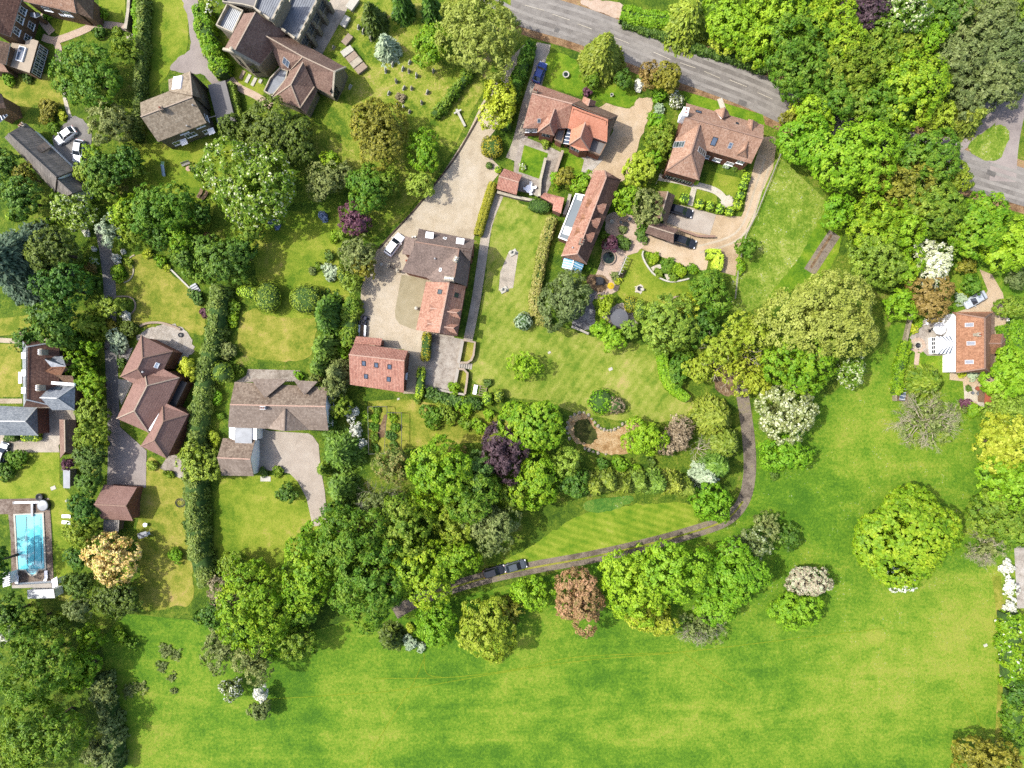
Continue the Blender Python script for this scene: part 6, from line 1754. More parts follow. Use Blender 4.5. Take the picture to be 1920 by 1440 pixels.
tree(1222,1160,44,'oakgold','low yellowish oak crown hanging over the meadow','broad',7,30)
tree(1345,1130,50,'lime','low lime oak crown beside the fallen tree','broad',8,34)
tree(1410,1020,38,'sage','grey-white leaved tree beside the lane bend','loose',7,flower=.15,fcol='cream')
tree(1440,985,26,'sage','grey-green bush at the lane bend','loose',5)
tree(1480,1012,26,'deep','dark hollow bush in the pasture beside the lane','loose',4)
bare_tree(1312,1172,56,'fallen tree with silver twigs fanning over the meadow','greytwigs',3.2,40,depth=4,limbs=8,a0=-2.6,a1=-.3,crown='sage',per=.35,name='fallen_tree',flat_=.02)
tree(1516,1092,42,'twig','pale straw-brown blossoming bush in the pasture','dense',5,26,flower=.25,fcol='cream')
tree(1494,1145,46,'lime','lime bush tree below the straw-brown bush','lumpy',5.5,36)
tree(1084,1122,48,'rust','rust-pink leaved tree on the meadow edge','broad',9,56)
tree(998,1112,36,'lime','lime tree between the lane and the rust-pink tree','lumpy',7,34)
tree(912,1182,58,'oakgold','straw-gold oak on the meadow edge','fine',9.5,56,leafk=1.1)
tree(818,1172,36,'lime','lime tree left of the straw-gold oak','broad',7,40)
tree(950,1148,30,'olive','olive tree between the straw-gold oak and the lane','loose',6)
conifer(732,1200,30,'yew','small dark evergreen on the meadow edge',5,droop=.6)
shrub(768,1205,14,'silver','silvery bush right of the small dark evergreen',h=1.6)
shrub(790,1212,10,'silver','smaller silvery bush beside the lime tree',h=1.3)
shrub(770,1178,9,'yellow','yellow bush above the silvery one')
for x,y,q,c,kd,lb in((602,1012,40,'limegreen','broad','bright green tree at the foot of the beige drive'),(712,1020,40,'green','fine','green ash between the two tallest ashes'),(852,985,40,'midgreen','broad','mid green tree left of the grey-green whitebeam'),(560,1140,40,'green','broad','green tree below the bright lime clumped one'),(745,1035,44,'green','broad','rounded green tree between ash and sycamore'),(800,950,40,'limegreen','broad','yellow-green tree in the middle of the wood'),(905,915,30,'green','broad','green tree in the gap below the copper beech'),(965,930,32,'midgreen','broad','green tree between whitebeam and lumpy yellow-green one'),(520,1190,36,'limegreen','fine','light green tree below the broad light green one'),(440,1060,30,'midgreen','broad','green tree at the bottom of the front lawn'),(1475,-4,44,'green','broad','green tree cut by the top edge left of the purple beech'),(1545,2,42,'limegreen','broad','bright green tree cut by the top edge beside the purple beech'),(1655,62,40,'green','broad','green tree below the creamy flowered one'),(1690,100,38,'midgreen','fine','mid green tree above the big bright sycamore'),(1755,140,34,'pine','fine','grey-green pine left of the other pines'),(1590,95,40,'green','fine','green tree below the purple beech'),(1425,20,40,'limegreen','broad','light green tree at the top edge above the road hedge'),(1680,250,30,'green','broad','green tree in the gap beside the hidden main road'),(1660,330,34,'olive','fine','olive tree touching the great lime chestnut'),(1790,330,30,'midgreen','broad','mid green tree right of the blue-green maple'),(1700,300,28,'midgreen','broad','mid green tree between chestnut and blue-green maple')):
 tree(x,y,q,c,lb,kd)
tree(1690,1010,100,'limegreen','huge round oak standing alone in the pasture','dense',12,88,leafk=1.25,name='oak_tree')
shrub(1686,1086,34,'white','white blossom thicket at the foot of the huge round oak','loose',3,20,rot=15)
bare_tree(1742,790,66,'wide bare silver-twigged tree above the pasture','twigs',6,56,depth=5,limbs=11,flat_=.1,split=3,crown='sage',per=.14)
conifer(1738,715,46,'midgreen','feathery green tree below the white house',6,ry=38,droop=.4)
bare_tree(1850,1028,44,'straw coloured bare bush in the pasture corner','twigs',3,38,depth=5,limbs=9,flat_=.1,crown='sage',per=.15)
tree(1895,705,50,'lime','lime tree below the white house on the right edge','broad',8)
tree(1880,765,34,'palelime','pale tree on the right edge above the golden ones','sparse',6,per=1.5)
tree(1882,830,56,'oakgold','golden green oak on the right edge','broad',10)
tree(1885,905,52,'lime','lime oak on the right edge below the golden one','broad',9)
tree(1868,965,52,'midgreen','mid green tree on the right edge of the pasture','fine',8,44)
tree(1905,985,40,'green','green tree at the right photo edge above the concrete road','broad',8)
for x,y,q,lb in((1888,1064,11,'white may bush at the right edge, uppermost'),(1892,1100,11,'white may bush at the right edge, middle'),(1894,1136,11,'white may bush at the right edge, lowest')):
 shrub(x,y,q,'white',lb,'loose',h=2.2,ry=15,name='may_bush',cat='bush')
hedge([(1900,1150),(1904,1220),(1906,1290)],3.4,3.0,'limegreen','field hedge at the right photo edge, upper length',rough=.35,leaf=.3,flower=.03)
hedge([(1908,1296),(1908,1370),(1902,1400)],3.0,2.6,'green','field hedge at the right photo edge, lower length',rough=.35,leaf=.3)
tree(1912,1300,24,'deep','dark hedge tree at the right photo edge','broad',6)
tree(1852,1428,60,'olive','olive tree cut by the lower right corner','fine',9,40)
conifer(1290,32,48,'hedge','broad olive tree over the road hedge',10,ry=54,droop=.5,bushy=1.1)
hedge([(1165,22),(1200,30),(1262,36)],3.2,2.4,'lime','bright lime clipped hedge beyond the main road',rough=.12,leaf=.24,sm=False)
hedge([(1168,42),(1230,60),(1300,86),(1380,112),(1440,130)],1.3,1.4,'hedgedark','low dark hedge along the far side of the main road',rough=.3)
UR=[(1372,38,54,'lime','broad','yellow-green tree beyond the road hedge'),(1358,78,26,'yellow','loose','yellow leaved tree right behind the road hedge'),(1408,90,36,'limegreen','broad','fresh green tree hanging over the far roadside'),(1450,32,62,'lime','broad','broad lime tree at the top edge of the woods'),(1500,92,70,'green','fine','large feathery green tree of the woods'),(1562,52,62,'limegreen','fine','large feathery lime tree below the dark beech'),(1572,122,56,'midgreen','fine','mid green feathery tree in the middle of the woods'),(1500,150,44,'green','broad','green tree leaning over the main road'),(1560,178,44,'green','fine','green tree where the road disappears'),(1614,22,48,'purple','fine','purple-black copper beech at the top edge'),(1692,26,48,'deep','broad','dark tree with creamy white flowers at the top edge'),(1742,62,34,'lime','fine','leaning lime tree beside the greyish pines'),(1780,18,42,'deep','broad','dark green tree at the top edge left of the pines'),(1845,40,56,'pine','fine','grey-green pine at the top right'),(1800,112,44,'pine','fine','grey-green pine beside the leaning lime tree'),(1880,88,54,'pine','fine','grey-green pine on the right photo edge'),(1862,158,50,'pine','fine','grey-green pine above the side road'),(1815,182,36,'pine','fine','smallest grey-green pine above the slip lane'),(1640,110,48,'midgreen','fine','olive green tree in the middle of the woods'),(1712,165,66,'limegreen','lumpy','big bright sycamore beside the slip lane'),(1650,205,46,'green','broad','green tree hiding the main road'),(1602,190,40,'midgreen','broad','mid green tree hiding the main road'),(1755,222,34,'yellow','loose','yellow flecked tree beside the slip lane'),(1905,25,40,'midgreen','broad','green tree in the top right corner'),(1905,150,24,'midgreen','broad','green tree beside the side road'),(1525,214,38,'lime','broad','lime tree at the roadside near the white house drive'),(1510,265,54,'lime','lumpy','lime chestnut at the left end of the meadow trees'),(1602,290,76,'lime','lumpy','great lime horse chestnut above the flowering meadow'),(1742,292,56,'green','lumpy','blue-green round maple below the slip lane'),(1690,352,52,'olive','fine','olive feathery tree below the great lime chestnut'),(1752,388,60,'midgreen','fine','olive green bushy tree above the white blossom'),(1570,400,32,'lime','lumpy','lime tree at the upper end of the rutted track'),(1640,425,52,'limegreen','fine','light green thicket right of the rutted track'),(1690,430,42,'lime','fine','lime thicket left of the white blossom tree'),(1640,490,50,'hedge','fine','olive lime thicket above the giant pale oak'),(1690,500,36,'limegreen','fine','bright thicket left of the white blossom tree'),(1690,570,30,'lime','broad','lime bush on the garden edge of the white house'),(1838,415,58,'limegreen','lumpy','bright green maple below the junction'),(1895,462,52,'lime','lumpy','lime maple on the right edge above the white house'),(1800,450,30,'green','broad','green tree right of the white blossom tree'),(1750,496,42,'cream','loose','pure white blossoming cherry tree'),(1742,562,44,'bronze','broad','bronze leaved tree beside the white house patio'),(1812,498,18,'olive','broad','olive shrub tree beside the top of the tan drive'),(1822,535,20,'green','broad','green shrub tree left of the silver car'),(1898,575,26,'midgreen','dense','olive tree right of the tan drive'),(1905,520,20,'pine','loose','grey tree at the right photo edge above the olive tree')]
for i,(x,y,q,c,kd,lb)in enumerate(UR):
 tree(x,y,q,c,lb,kd,None if q<50 else hdef(q/10)*.95,flower=.3 if 'creamy' in lb else.35 if 'cherry' in lb else 0,fcol='cream' if 'creamy' in lb else 'white',per=1.0 if kd!='loose' else 1.3,name='pine_tree' if 'pine' in lb.split()else 'copper_beech' if 'beech' in lb and c=='purple' else 'broadleaf_tree')
conifer(1820,222,40,'cypress','drooping yellow-green cypress beside the slip lane',7,ry=34,droop=.7)
tree(1492,212,18,'yellow','yellow flowering shrub tree at the roadside','loose',4)
tree(1478,222,16,'olive','olive shrub tree beside the white house road end','loose',4)
tree(1640,260,20,'deep','dark tree in the gap over the hidden road','broad',5)
hedge([(1885,610),(1890,660),(1900,690)],2.4,1.6,'limegreen','bright hedge right of the white house',rough=.2)
hedge([(1906,600),(1908,670)],2.4,1.8,'lime','lime hedge on the right photo edge',rough=.2)
hedge([(1700,640),(1690,690),(1683,740)],1.6,1.6,'limegreen','shaggy hedge between the pasture and the white house',rough=.35)
for x,y,q,c,lb in((1800,560,12,'silver','silver shrub left of the silver car'),(1805,548,10,'yellow','yellow shrub left of the silver car'),(1711,617,8,'yellow','orange-yellow bush beside the circular patio'),(1722,605,8,'lime','lime bush above the circular patio'),(1888,616,7,'lime','lime ball bush right of the porch'),(1802,700,7,'yellow','yellow bush below the white house wall'),(1822,704,9,'silver','grey bush below the white house wall'),(1815,728,5,'hedgedark','dark little pot bush on the cream patio'),(1807,756,10,'plum','dark red bush below the cream patio'),(1825,770,14,'limegreen','bright bush below the red shed')):
 shrub(x,y,q,c,lb)
conifer(1132,96,48,'cypress','dome shaped golden cypress between the houses and the road',11,ry=52,droop=1.1,tiers=18,leaf=.36,bushy=1.5,name='cypress_tree')
tree(1252,146,27,'olive','round olive holly on the roadside','dense',6.5,32)
tree(1216,142,20,'bronze','bronze tinted shrub tree left of the olive holly','loose',4.5,26)
shrub(1234,178,14,'lime','lime shrub below the olive holly')
shrub(1268,186,15,'sage','lilac flecked bush at the corner of the tan house',flower=.3)
shrub(1198,160,10,'white','white flowering bush on the oval lawn rim')
shrub(1236,204,13,'silver','white gravel-bed bush below the lime shrub')
tree(1168,150,18,'deep','dark shrub tree beneath the golden cypress','broad',3.5)
tree(1110,150,14,'green','green shrub tree beneath the golden cypress','broad',3.5)
tree(1100,172,8,'plum','purple shrub beside the oval lawn','shrub',1.5)
tree(1232,234,22,'lime','lime tree left of the tan tiled house','broad',5)
tree(1240,265,32,'midgreen','soft green tree left of the tan tiled house','fine',6)
tree(1196,318,32,'yellow','golden-green tree beside the tan gravel','broad',6.5,36)
tree(1222,300,20,'lime','lime tree right of the golden-green one','broad',5)
tree(1062,332,20,'olive','bronze-green round tree left of the long house','broad',5)
tree(1094,344,22,'limegreen','bright green round tree against the long house','lumpy',5.5)
tree(1172,376,27,'limegreen','fresh green walnut tree right of the long house','broad',7)
tree(1214,388,28,'sage','soft grey-green tree behind the cart sheds','fine',7,36)
shrub(1206,430,11,'deep','dark bush at the corner of the cart sheds',h=2.2)
tree(1146,456,15,'plum','dark purple maple beside the circular pond','broad',3.5,name='purple_maple')
shrub(1168,455,14,'hedgedark','green shrub right of the dark purple maple')
shrub(1136,444,9,'midgreen','green shrub left of the dark purple maple')
shrub(1200,442,10,'bluegreen','blue-green shrub below the cart sheds')
shrub(1208,449,8,'hedgedark','small dark shrub below the cart sheds')
shrub(1168,430,7,'sage','little grey shrub in the terrace planter')
topiary(1012,386,21,1.8,'hedgedark','dark oval clipped hedge clump beside the L-shaped lean-to',ry=13,rot=5)
hedge([(924,342),(914,376),(905,406),(895,440)],1.7,1.9,'clipped','golden-olive clipped hedge between the drive and the lawn',leaf=.17,rough=.04)
hedge([(1035,408),(1022,455),(1012,500),(1004,552),(1002,592)],2.0,2.0,'variegated','cream and brown leaved hedge along the mown lawn',leaf=.26,rough=.12)
hedge([(1006,598),(1030,603)],2.0,2.0,'variegated','short end of the cream leaved hedge at its foot',leaf=.26,rough=.12,sm=False)
topiary(799,650,9,2.4,'clipped','long clipped golden yew block beside the terrace, upper',ry=27,rot=4,sq=4)
topiary(788,717,8,2.6,'clippedlime','long clipped golden yew block beside the terrace, lower',ry=29,rot=4,sq=4)
r=Z(1180,330,8)
for i,(x,y,q,lb)in enumerate(((830,335,8.5,'clipped lime bush left of the cream path'),(1055,415,8.5,'clipped lime bush right of the cream path end'),(1215,450,7.5,'second clipped lime bush right of the cream path'),(1360,490,7.5,'third clipped lime bush right of the cream path'),(1510,525,7.5,'clipped lime bush at the corner of the row'),(1625,435,7.5,'clipped lime bush just above the corner one'),(1665,290,7.5,'clipped lime bush beside the round cream patio'),(1710,140,7.5,'clipped lime bush on the drive, second from the house'),(1755,15,7.5,'clipped lime bush on the drive, nearest the house'))):
 p=r(x,y);topiary(p[0],p[1],q,1.7,'clippedlime',lb,ry=q*1.12,rot=12,sq=3.2,leaf=.2,group='clipped lime bushes round the front lawn')
hedge([(1325,476),(1350,476),(1346,506)],1.9,2.0,'clippedlime','L-shaped lime hedge on the gravel court',rough=.08,sm=False)
for x,y,q,c,lb in((1340,298,4,'clippedlime','lime ball bush against the tan house wall'),(1352,301,6,'plum','red-purple bush against the tan house wall'),(1363,306,8,'silver','white flowered bush against the tan house wall'),(1377,311,8,'hedgedark','dark round bush against the tan house wall'),(1394,314,7,'midgreen','green bush at the corner of the tan house'),(1305,292+50,4,'clippedlime','little lime bush beside the cream path')):
 shrub(x,y,q,c,lb)
hedge([(798,737),(840,748),(880,757),(902,762)],1.9,1.6,'hedgedark','dark leafy border below the concrete terrace',rough=.35,leaf=.26)
for x,y,q,c,lb in((830,752,13,'palelime','pale lime shrub in the border below the terrace'),(872,763,18,'limegreen','bright shrub below the dark terrace border'),(812,778,24,'green','large green shrub in the kitchen garden grass'),(842,780,20,'midgreen','mid green shrub right of the large kitchen garden one'),(873,796,14,'green','green shrub in the lower kitchen garden row'),(900,800,16,'limegreen','light green shrub in the lower kitchen garden row'),(916,776,12,'lime','lime shrub left of the round horse chestnut'),(850,728,11,'limegreen','bright bush on the concrete terrace corner'),(913,717,8,'hedgedark','dark round bush on the mown lawn by the cold frame'),(784,748,8,'hedge','olive bush at the foot of the long clipped block')):
 shrub(x,y,q,c,lb)
topiary(914,748,9,2.2,'clippedlime','lime egg shaped bush below the cold frame',ry=13)
topiary(936,742,9,2.2,'hedge','olive egg shaped bush right of the lime one',ry=13)
for x,y,q,c,lb in((1222,482,12,'limegreen','green clump at the top of the planted bed'),(1250,496,14,'green','green clump in the middle of the planted bed'),(1275,508,14,'limegreen','bright clump at the right of the planted bed'),(1234,512,8,'midgreen','green clump inside the pale bed path'),(1262,520,10,'green','green clump at the foot of the planted bed'),(1300,503,10,'limegreen','clump where the bed meets the gravel court')):
 shrub(x,y,q,c,lb,h=.9)
tree(1398,466,20,'green','dark green bush tree at the edge of the gravel court','loose',4)
shrub(1388,500,9,'limegreen','bright bush beside the gravel court edge',ry=16)
shrub(1152,517,9,'sage','grey-green dome in the terrace border')
shrub(1158,525,7,'yellow','yellow shrub beside the yellow parasol')
shrub(1102,503,6,'limegreen','bright bush at the end of the long house')
shrub(1005,315,6,'palelime','pale bush on the small square lawn',flower=.3)if False else shrub(980,312,7,'palelime','pale bush on the small square lawn',flower=.3)
tree(1040,335,9,'lime','climbing lime shrub beside the garden wall','shrub',2,16)
shrub(1022,268,9,'midgreen','wall shrub below the weathered tile gable')
shrub(752-65,8+770,0+8,'limegreen','bright bush left of the vegetable cage')
hedge([(893,110),(876,140),(845,178),(812,216)],1.6,1.9,'midgreen','ivy covered wall on the right boundary of the churchyard',rough=.4,leaf=.26,name='ivy_wall',cat='wall')
tree(820,188-6,0+10,'brown','dry twiggy bush in the churchyard grass','shrub',1)if False else shrub(752,184,9,'brown','dry twiggy bush in the churchyard grass',h=.7)
topiary(58,819,18,1.6,'clippedlime','lime clipped block beside the coach house',ry=9,sq=4)
topiary(20,818,12,1.8,'hedgedark','dark clipped block beside the coach house',ry=10,sq=4)
shrub(30,860,22,'green','green shrub on the pool lawn',h=2.2,ry=18)
shrub(10,880,20,'deep','dark shrub on the left edge of the pool lawn',h=2.2)
tree(-14,1056,34,'deep','dark tree at the left edge beside the pool','broad',10.5,40)
tree(130,868,12,'plum','small purple tree over the red tiled range','loose',4.5)
shrub(200,832,5,'yellow','tiny yellow bush at the drive edge')
topiary(8,848,6,1.0,'hedgedark','small dark bush at the left photo edge')if False else None
for x,y,q,c,lb in((192,25,12,'limegreen','lime bush on the lawn strip by the top left wall'),(88,26,9,'lime','lime bush beside the white porch'),(15,145,14,'limegreen','green bush at the foot of the flat roofed extension'),(52,144,10,'hedgedark','dark bush at the foot of the flat roofed extension'),(218,58,9,'midgreen','bush at the junction of the two top left paths')):
 shrub(x,y,q,c,lb)
for x,y,q,c,lb in((448,690+6,10,'midgreen','bush at the left end of the rear terrace'),(560,703,9,'lime','lime bush on the rear terrace of the lichened house'),(495,886,9,'hedgedark','dark bush in front of the lichened house drive'),(522,884,10,'midgreen','green bush in front of the lichened house drive')):
 shrub(x,y,q,c,lb)
tree(537,925,22,'deep','dark spreading shrub on the front lawn','broad',3.2,16)
shrub(286,872,13,'palelime','pale shrub row below the hipped house',ry=8)
shrub(318,888,12,'midgreen','green border shrub below the hipped house',ry=6)
# - vehicles
def paint(name,col,rough=.25):
 m=flat(name,col,rough,.1,.6,var=.05,scale=.7);return m
CARP={k:paint(k+'_car_paint',c)for k,c in dict(white=(.6,.61,.62,1),silver=(.33,.36,.39,1),blue=(.015,.035,.16,1),black=(.012,.013,.016,1),slate=(.05,.06,.07,1),navy=(.01,.014,.04,1)).items()}
M['car_glass']=glass_mat('car_glass',(.01,.013,.018,1),.04)
M['head_lamp']=flat('head_lamp',(.7,.72,.75,1),.15)
M['tail_lamp']=flat('tail_lamp',(.35,.01,.01,1),.2)
def ring(x,hw,z0,z1,rad=.18):
 """cross-section of a car body at x: rounded box"""
 return[(x,-hw,z0),(x,-hw,z1-rad),(x,-hw+rad*.45,z1-rad*.25),(x,-hw+rad*1.3,z1),(x,hw-rad*1.3,z1),(x,hw-rad*.45,z1-rad*.25),(x,hw,z1-rad),(x,hw,z0)]
def car(front,back,col,label,cat='car',ln=4.3,wd=1.78,hgt=1.48,estate=.6,name='parked_car',roof_col=None):
 f,b=at(*front,.7),at(*back,.7)
 d=(f-b);a=math.atan2(d.y,d.x)
 c=(f+b)/2;c.z=0
 root=empty(name,c,a,label,cat)
 h=ln/2;w=wd/2
 mb=MB()
 mb.loft([ring(-h,w*.78,.35,.72),ring(-h+.1,w*.92,.25,.9),ring(-h*.6,w,.2,.97),ring(0,w,.2,.96),ring(h*.42,w,.2,.93),ring(h*.8,w*.95,.22,.82),ring(h-.08,w*.82,.28,.68),ring(h,w*.66,.36,.56)])
 body=mb.build('body',CARP[col],root,True,world=False)
 zr=hgt
 x0,x1,x2,x3=-h*(.86 if estate>.5 else.72),-h*estate,h*.10,h*.44
 g=MB();g.loft([[(x0,-w*.8,.92),(x3,-w*.84,.90),(x3,w*.84,.90),(x0,w*.8,.92)],[(x1,-w*.66,zr-.03),(x2,-w*.68,zr-.03),(x2,w*.68,zr-.03),(x1,w*.66,zr-.03)]])
 g.build('side_window',M['car_glass'],root,world=False)
 r_=MB();r_.loft([[(x1-.05,-w*.68,zr-.05),(x2+.06,-w*.70,zr-.05),(x2+.06,w*.70,zr-.05),(x1-.05,w*.68,zr-.05)],[(x1,-w*.62,zr+.02),(x2,-w*.64,zr+.02),(x2,w*.64,zr+.02),(x1,w*.62,zr+.02)]])
 for s in(-1,1):
  for xa,za,xb,zb in((x2+.04,zr-.02,x3+.02,.92),(x1,zr-.02,x0-.02,.93)):
   r_.bar((xa,s*w*.68,za),(xb,s*w*.82,zb),.07,.05)
  r_.bar((-h*.1,s*w*.69,zr-.03),(-h*.08,s*w*.83,.93),.09,.04)
 r_.build('roof',CARP[roof_col or col],root,world=False)
 ws=MB();ws.face([(x3+.01,-w*.78,.925),(x3+.01,w*.78,.925),(x2+.07,w*.64,zr-.04),(x2+.07,-w*.64,zr-.04)]);ws.build('windscreen',M['car_glass'],root,world=False)
 rw=MB();rw.face([(x0-.015,w*.74,.94),(x0-.015,-w*.74,.94),(x1-.06,-w*.62,zr-.05),(x1-.06,w*.62,zr-.05)]);rw.build('rear_window',M['car_glass'],root,world=False)
 for sx in(-.62,.62):
  for s in(-1,1):
   t=MB();t.cyl((sx*h,s*w-(.2 if s>0 else 0),.32),.32,.2,16,axis='y')
   tt=t.build('wheel',M['rubber'],root,True,world=False)
   q=MB();q.cyl((sx*h,s*w+(.0 if s>0 else-.015),.32),.2,.015,12,axis='y');q.build('rim',M['pale_metal'],tt,world=False)
 for s in(-1,1):
  e=MB();e.box((h-.2,s*w*.66,.58),.22,.3,.14,s*-.35);e.build('headlight',M['head_lamp'],root,world=False)
  e=MB();e.box((-h+.06,s*w*.72,.66),.1,.24,.16);e.build('tail_light',M['tail_lamp'],root,world=False)
  e=MB();e.box((h*.36,s*(w+.09),.92),.12,.2,.12);e.build('mirror',CARP[col],root,world=False)
 return root
r=Z(0,180,7.2)
car(r(775,610)[:2],r(990,455)[:2],'white','white estate car on the grey court beside the thatched house')
car(r(1035,875)[:2],r(1080,605)[:2],'silver','silver hatchback with bright bonnet, half in shade beside the thatched house')
car((1019,118),(1005,153),'blue','dark blue car on the narrow drive by the weathered tile gable',ln=4.1)
r=Z(640,420,6.857)
car(r(760,155)[:2],r(600,375)[:2],'white','white SUV parked beside the central dark roofed house',ln=4.6,wd=1.9,hgt=1.65,estate=.75)
r=Z(1180,330,8)
car(r(945,575)[:2],r(600,470)[:2],'black','black car half under the mossy brown cart shed',ln=4.6)
car(r(985,1030)[:2],r(660,930)[:2],'black','black saloon in front of the reddish cart shed gable',ln=4.6,wd=1.85)
car((987,1056),(947,1067),'slate','dark grey car on the lane, nearer the tree lined bend',ln=4.2)
car((946,1066),(908,1077),'black','black pick-up shaped car on the lane, behind the dark grey one',ln=4.2,estate=.8,hgt=1.6)
r=Z(1660,540,6)
car(r(905,195)[:2],r(1125,70)[:2],'silver','silver coupe on the tan drive of the white house',ln=4.4,estate=.45)
car((8,836),(0,862),'slate','dark car at the left photo edge below the coach house',ln=4.2)
b=at(683,601,.6);root=empty('garden_tractor',(b.x,b.y,0),1.2,'small navy garden tractor beside the white trailer','tractor')
mb=MB();mb.box((.45,0,.35),.9,.6,.5,bev=.08);mb.box((-.4,0,.3),.9,.9,.35,bev=.06);mb.build('body',CARP['navy'],root,world=False)
mb=MB();mb.box((-.35,0,.65),.45,.5,.15,bev=.04);mb.box((-.6,0,.7),.12,.5,.45,bev=.04);mb.build('seat',M['black'],root,world=False)
for sx,rr in((.55,.22),(-.45,.34)):
 for s in(-1,1):
  t=MB();t.cyl((sx,s*.5-.1,rr),rr,.2,14,axis='y');t.build('wheel',M['rubber'],root,True,world=False)
mb=MB();mb.tube([(.1,0,.7),(-.08,0,1.0)],.03);mb.lathe((-.08,0,1.0),[(.17,0),(.19,.02),(.17,.04)],12);mb.build('steering_wheel',M['black'],root,world=False)
b=at(679,620,.5);root=empty('trailer',(b.x,b.y,0),1.5,'low trailer with white sides beside the barn','trailer')
mb=MB();mb.box((0,0,.4),2.0,1.1,.08);mb.build('bed',M['wood'],root,world=False)
for s in(-1,1):
 mb=MB();mb.box((0,s*.56,.4),2.0,.34,.4);mb.build('side_panel',M['white_plastic'],root,world=False)
 t=MB();t.cyl((0,s*.5-.09,.26),.26,.18,12,axis='y');t.build('wheel',M['rubber'],root,True,world=False)
mb=MB();mb.bar((1.0,0,.38),(1.6,0,.38),.1,.08);mb.build('tow_bar',M['dark_metal'],root,world=False)
# - churchyard
def tomb(px,py,ln,wd,h,rz,label,mat='stone',lid=True):
 b=at(px,py,h)
 root=empty('chest_tomb',(b.x,b.y,0),math.radians(-rz),label,'tomb','tombs beside the church')
 mb=MB();mb.box((0,0,0),ln,wd,h,bev=.04);mb.build('chest',M[mat],root,world=False)
 mb=MB();mb.box((0,0,h+.002),ln+.2,wd+.2,.14,bev=.05);mb.build('lid',M[mat],root,world=False)
M['white_stone']=flat('pale_lichened_stone',P(226,222,206),.9,var=.12,scale=2,bmp=.3)
M['pink_stone']=flat('pinkish_sandstone',P(190,168,146),.9,var=.15,scale=2,bmp=.3)
for a in((661,6,2.3,1.3,.8,-55,'large white tomb at the top edge of the churchyard','white_stone'),(647,40,1.9,1.0,.7,-60,'white rounded tomb halfway along the church path','white_stone'),(651,74,1.9,1.0,.6,-50,'grey-brown tomb above the row of four','pink_stone'),(651,96,2.1,1.05,.8,-35,'white tomb at the head of the row of four','white_stone'),(660,107,2.0,1.05,.7,-38,'second tomb of the row of four, just below the white one','pink_stone'),(668,117,2.0,1.05,.7,-38,'third tomb of the row of four','stone'),(677,128,2.0,1.05,.7,-38,'last tomb of the row of four, nearest the hall gable','pink_stone')):tomb(*a)
for x,y,lb,m_ in((454,140,'brownish ledger slab nearest the church door side','pink_stone'),(465,147,'pale ledger slab second from the church gable','white_stone'),(476,153,'white ledger slab third from the church gable','white_stone'),(488,152,'small white ledger slab at the right end of the row','white_stone')):
 b=at(x,y,.2);mb=MB();mb.box((0,0,0),1.7 if x<480 else.8,.62,.22,bev=.04);o=mb.build('ledger_stone',M[m_],None,world=False);o.location=(b.x,b.y,0);o.rotation_euler=(0,0,1.1);tag(o,lb,'gravestone','ledger slabs below the church gable')
hs=[(624,86,'small lone headstone between church hall and tombs'),(671,48,'pale headstone below the conical conifer'),(680,56,'leaning pale headstone right below the conical conifer'),(695,70,'pale headstone left of the weeping silver conifer'),(767,114,'broad headstone at the top of the headstone group'),(754,126,'headstone left of the middle pair'),(766,131,'dark headstone in the middle of the group'),(780,139,'pale square headstone right of the group'),(756,162,'left headstone of the lower pair'),(771,163,'right headstone of the lower pair'),(744,197,'headstone left in the lowest row beside the golden-olive yew'),(755,200,'headstone middle in the lowest row beside the golden-olive yew'),(767,207,'headstone right in the lowest row beside the golden-olive yew'),(790,60,'headstone under the bright green round churchyard tree'),(735,118,'small grey headstone on the dry churchyard patch, left of the headstone group'),(742,150,'low headstone in the middle of the dry churchyard patch'),(728,172,'small headstone between hall shadow and lower pair'),(800,170,'headstone near the ivy covered wall'),(790,190,'tilted headstone near the foot of the ivy covered wall'),(722,130,'thin headstone right of the row of four tombs'),(655,160,'small headstone in the shadow of the hall gable'),(812,130,'grey headstone between round tree and ivy covered wall')]
for i,(x,y,lb)in enumerate(hs):
 b=at(x,y,.9);mb=MB();w_,h_=.62+(i%3)*.1,.9+(i%4)*.12
 prof=[(-w_/2,0),(-w_/2,h_*.75),(-w_*.3,h_*.93),(0,h_),(w_*.3,h_*.93),(w_/2,h_*.75),(w_/2,0)]
 mb.loft([[(p,-.07,q)for p,q in prof],[(p,.07,q)for p,q in prof]])
 mb.box((0,0,0),w_+.16,.34,.12)
 o=mb.build('headstone',M['white_stone' if i%3 else 'stone'],None,world=False);o.location=(b.x,b.y,0);o.rotation_euler=(.05*(i%3-1),0,1.05+.1*(i%4));tag(o,lb,'gravestone','headstones in the churchyard')
a,b=at(856,206,.35),at(872,237,.2);mb=MB();mb.bar(a+Vector((0,0,.25)),b+Vector((0,0,.05)),.42,.36)
d=(b-a).normalized();n_=Vector((-d.y,d.x,0));c0=a+d*.5+Vector((0,0,.28));mb.bar(c0-n_*.75,c0+n_*.75,.3,.3)
tag(mb.build('fallen_cross',M['white_stone']),'pale wooden cross lying on the grass by the pale drive','cross')
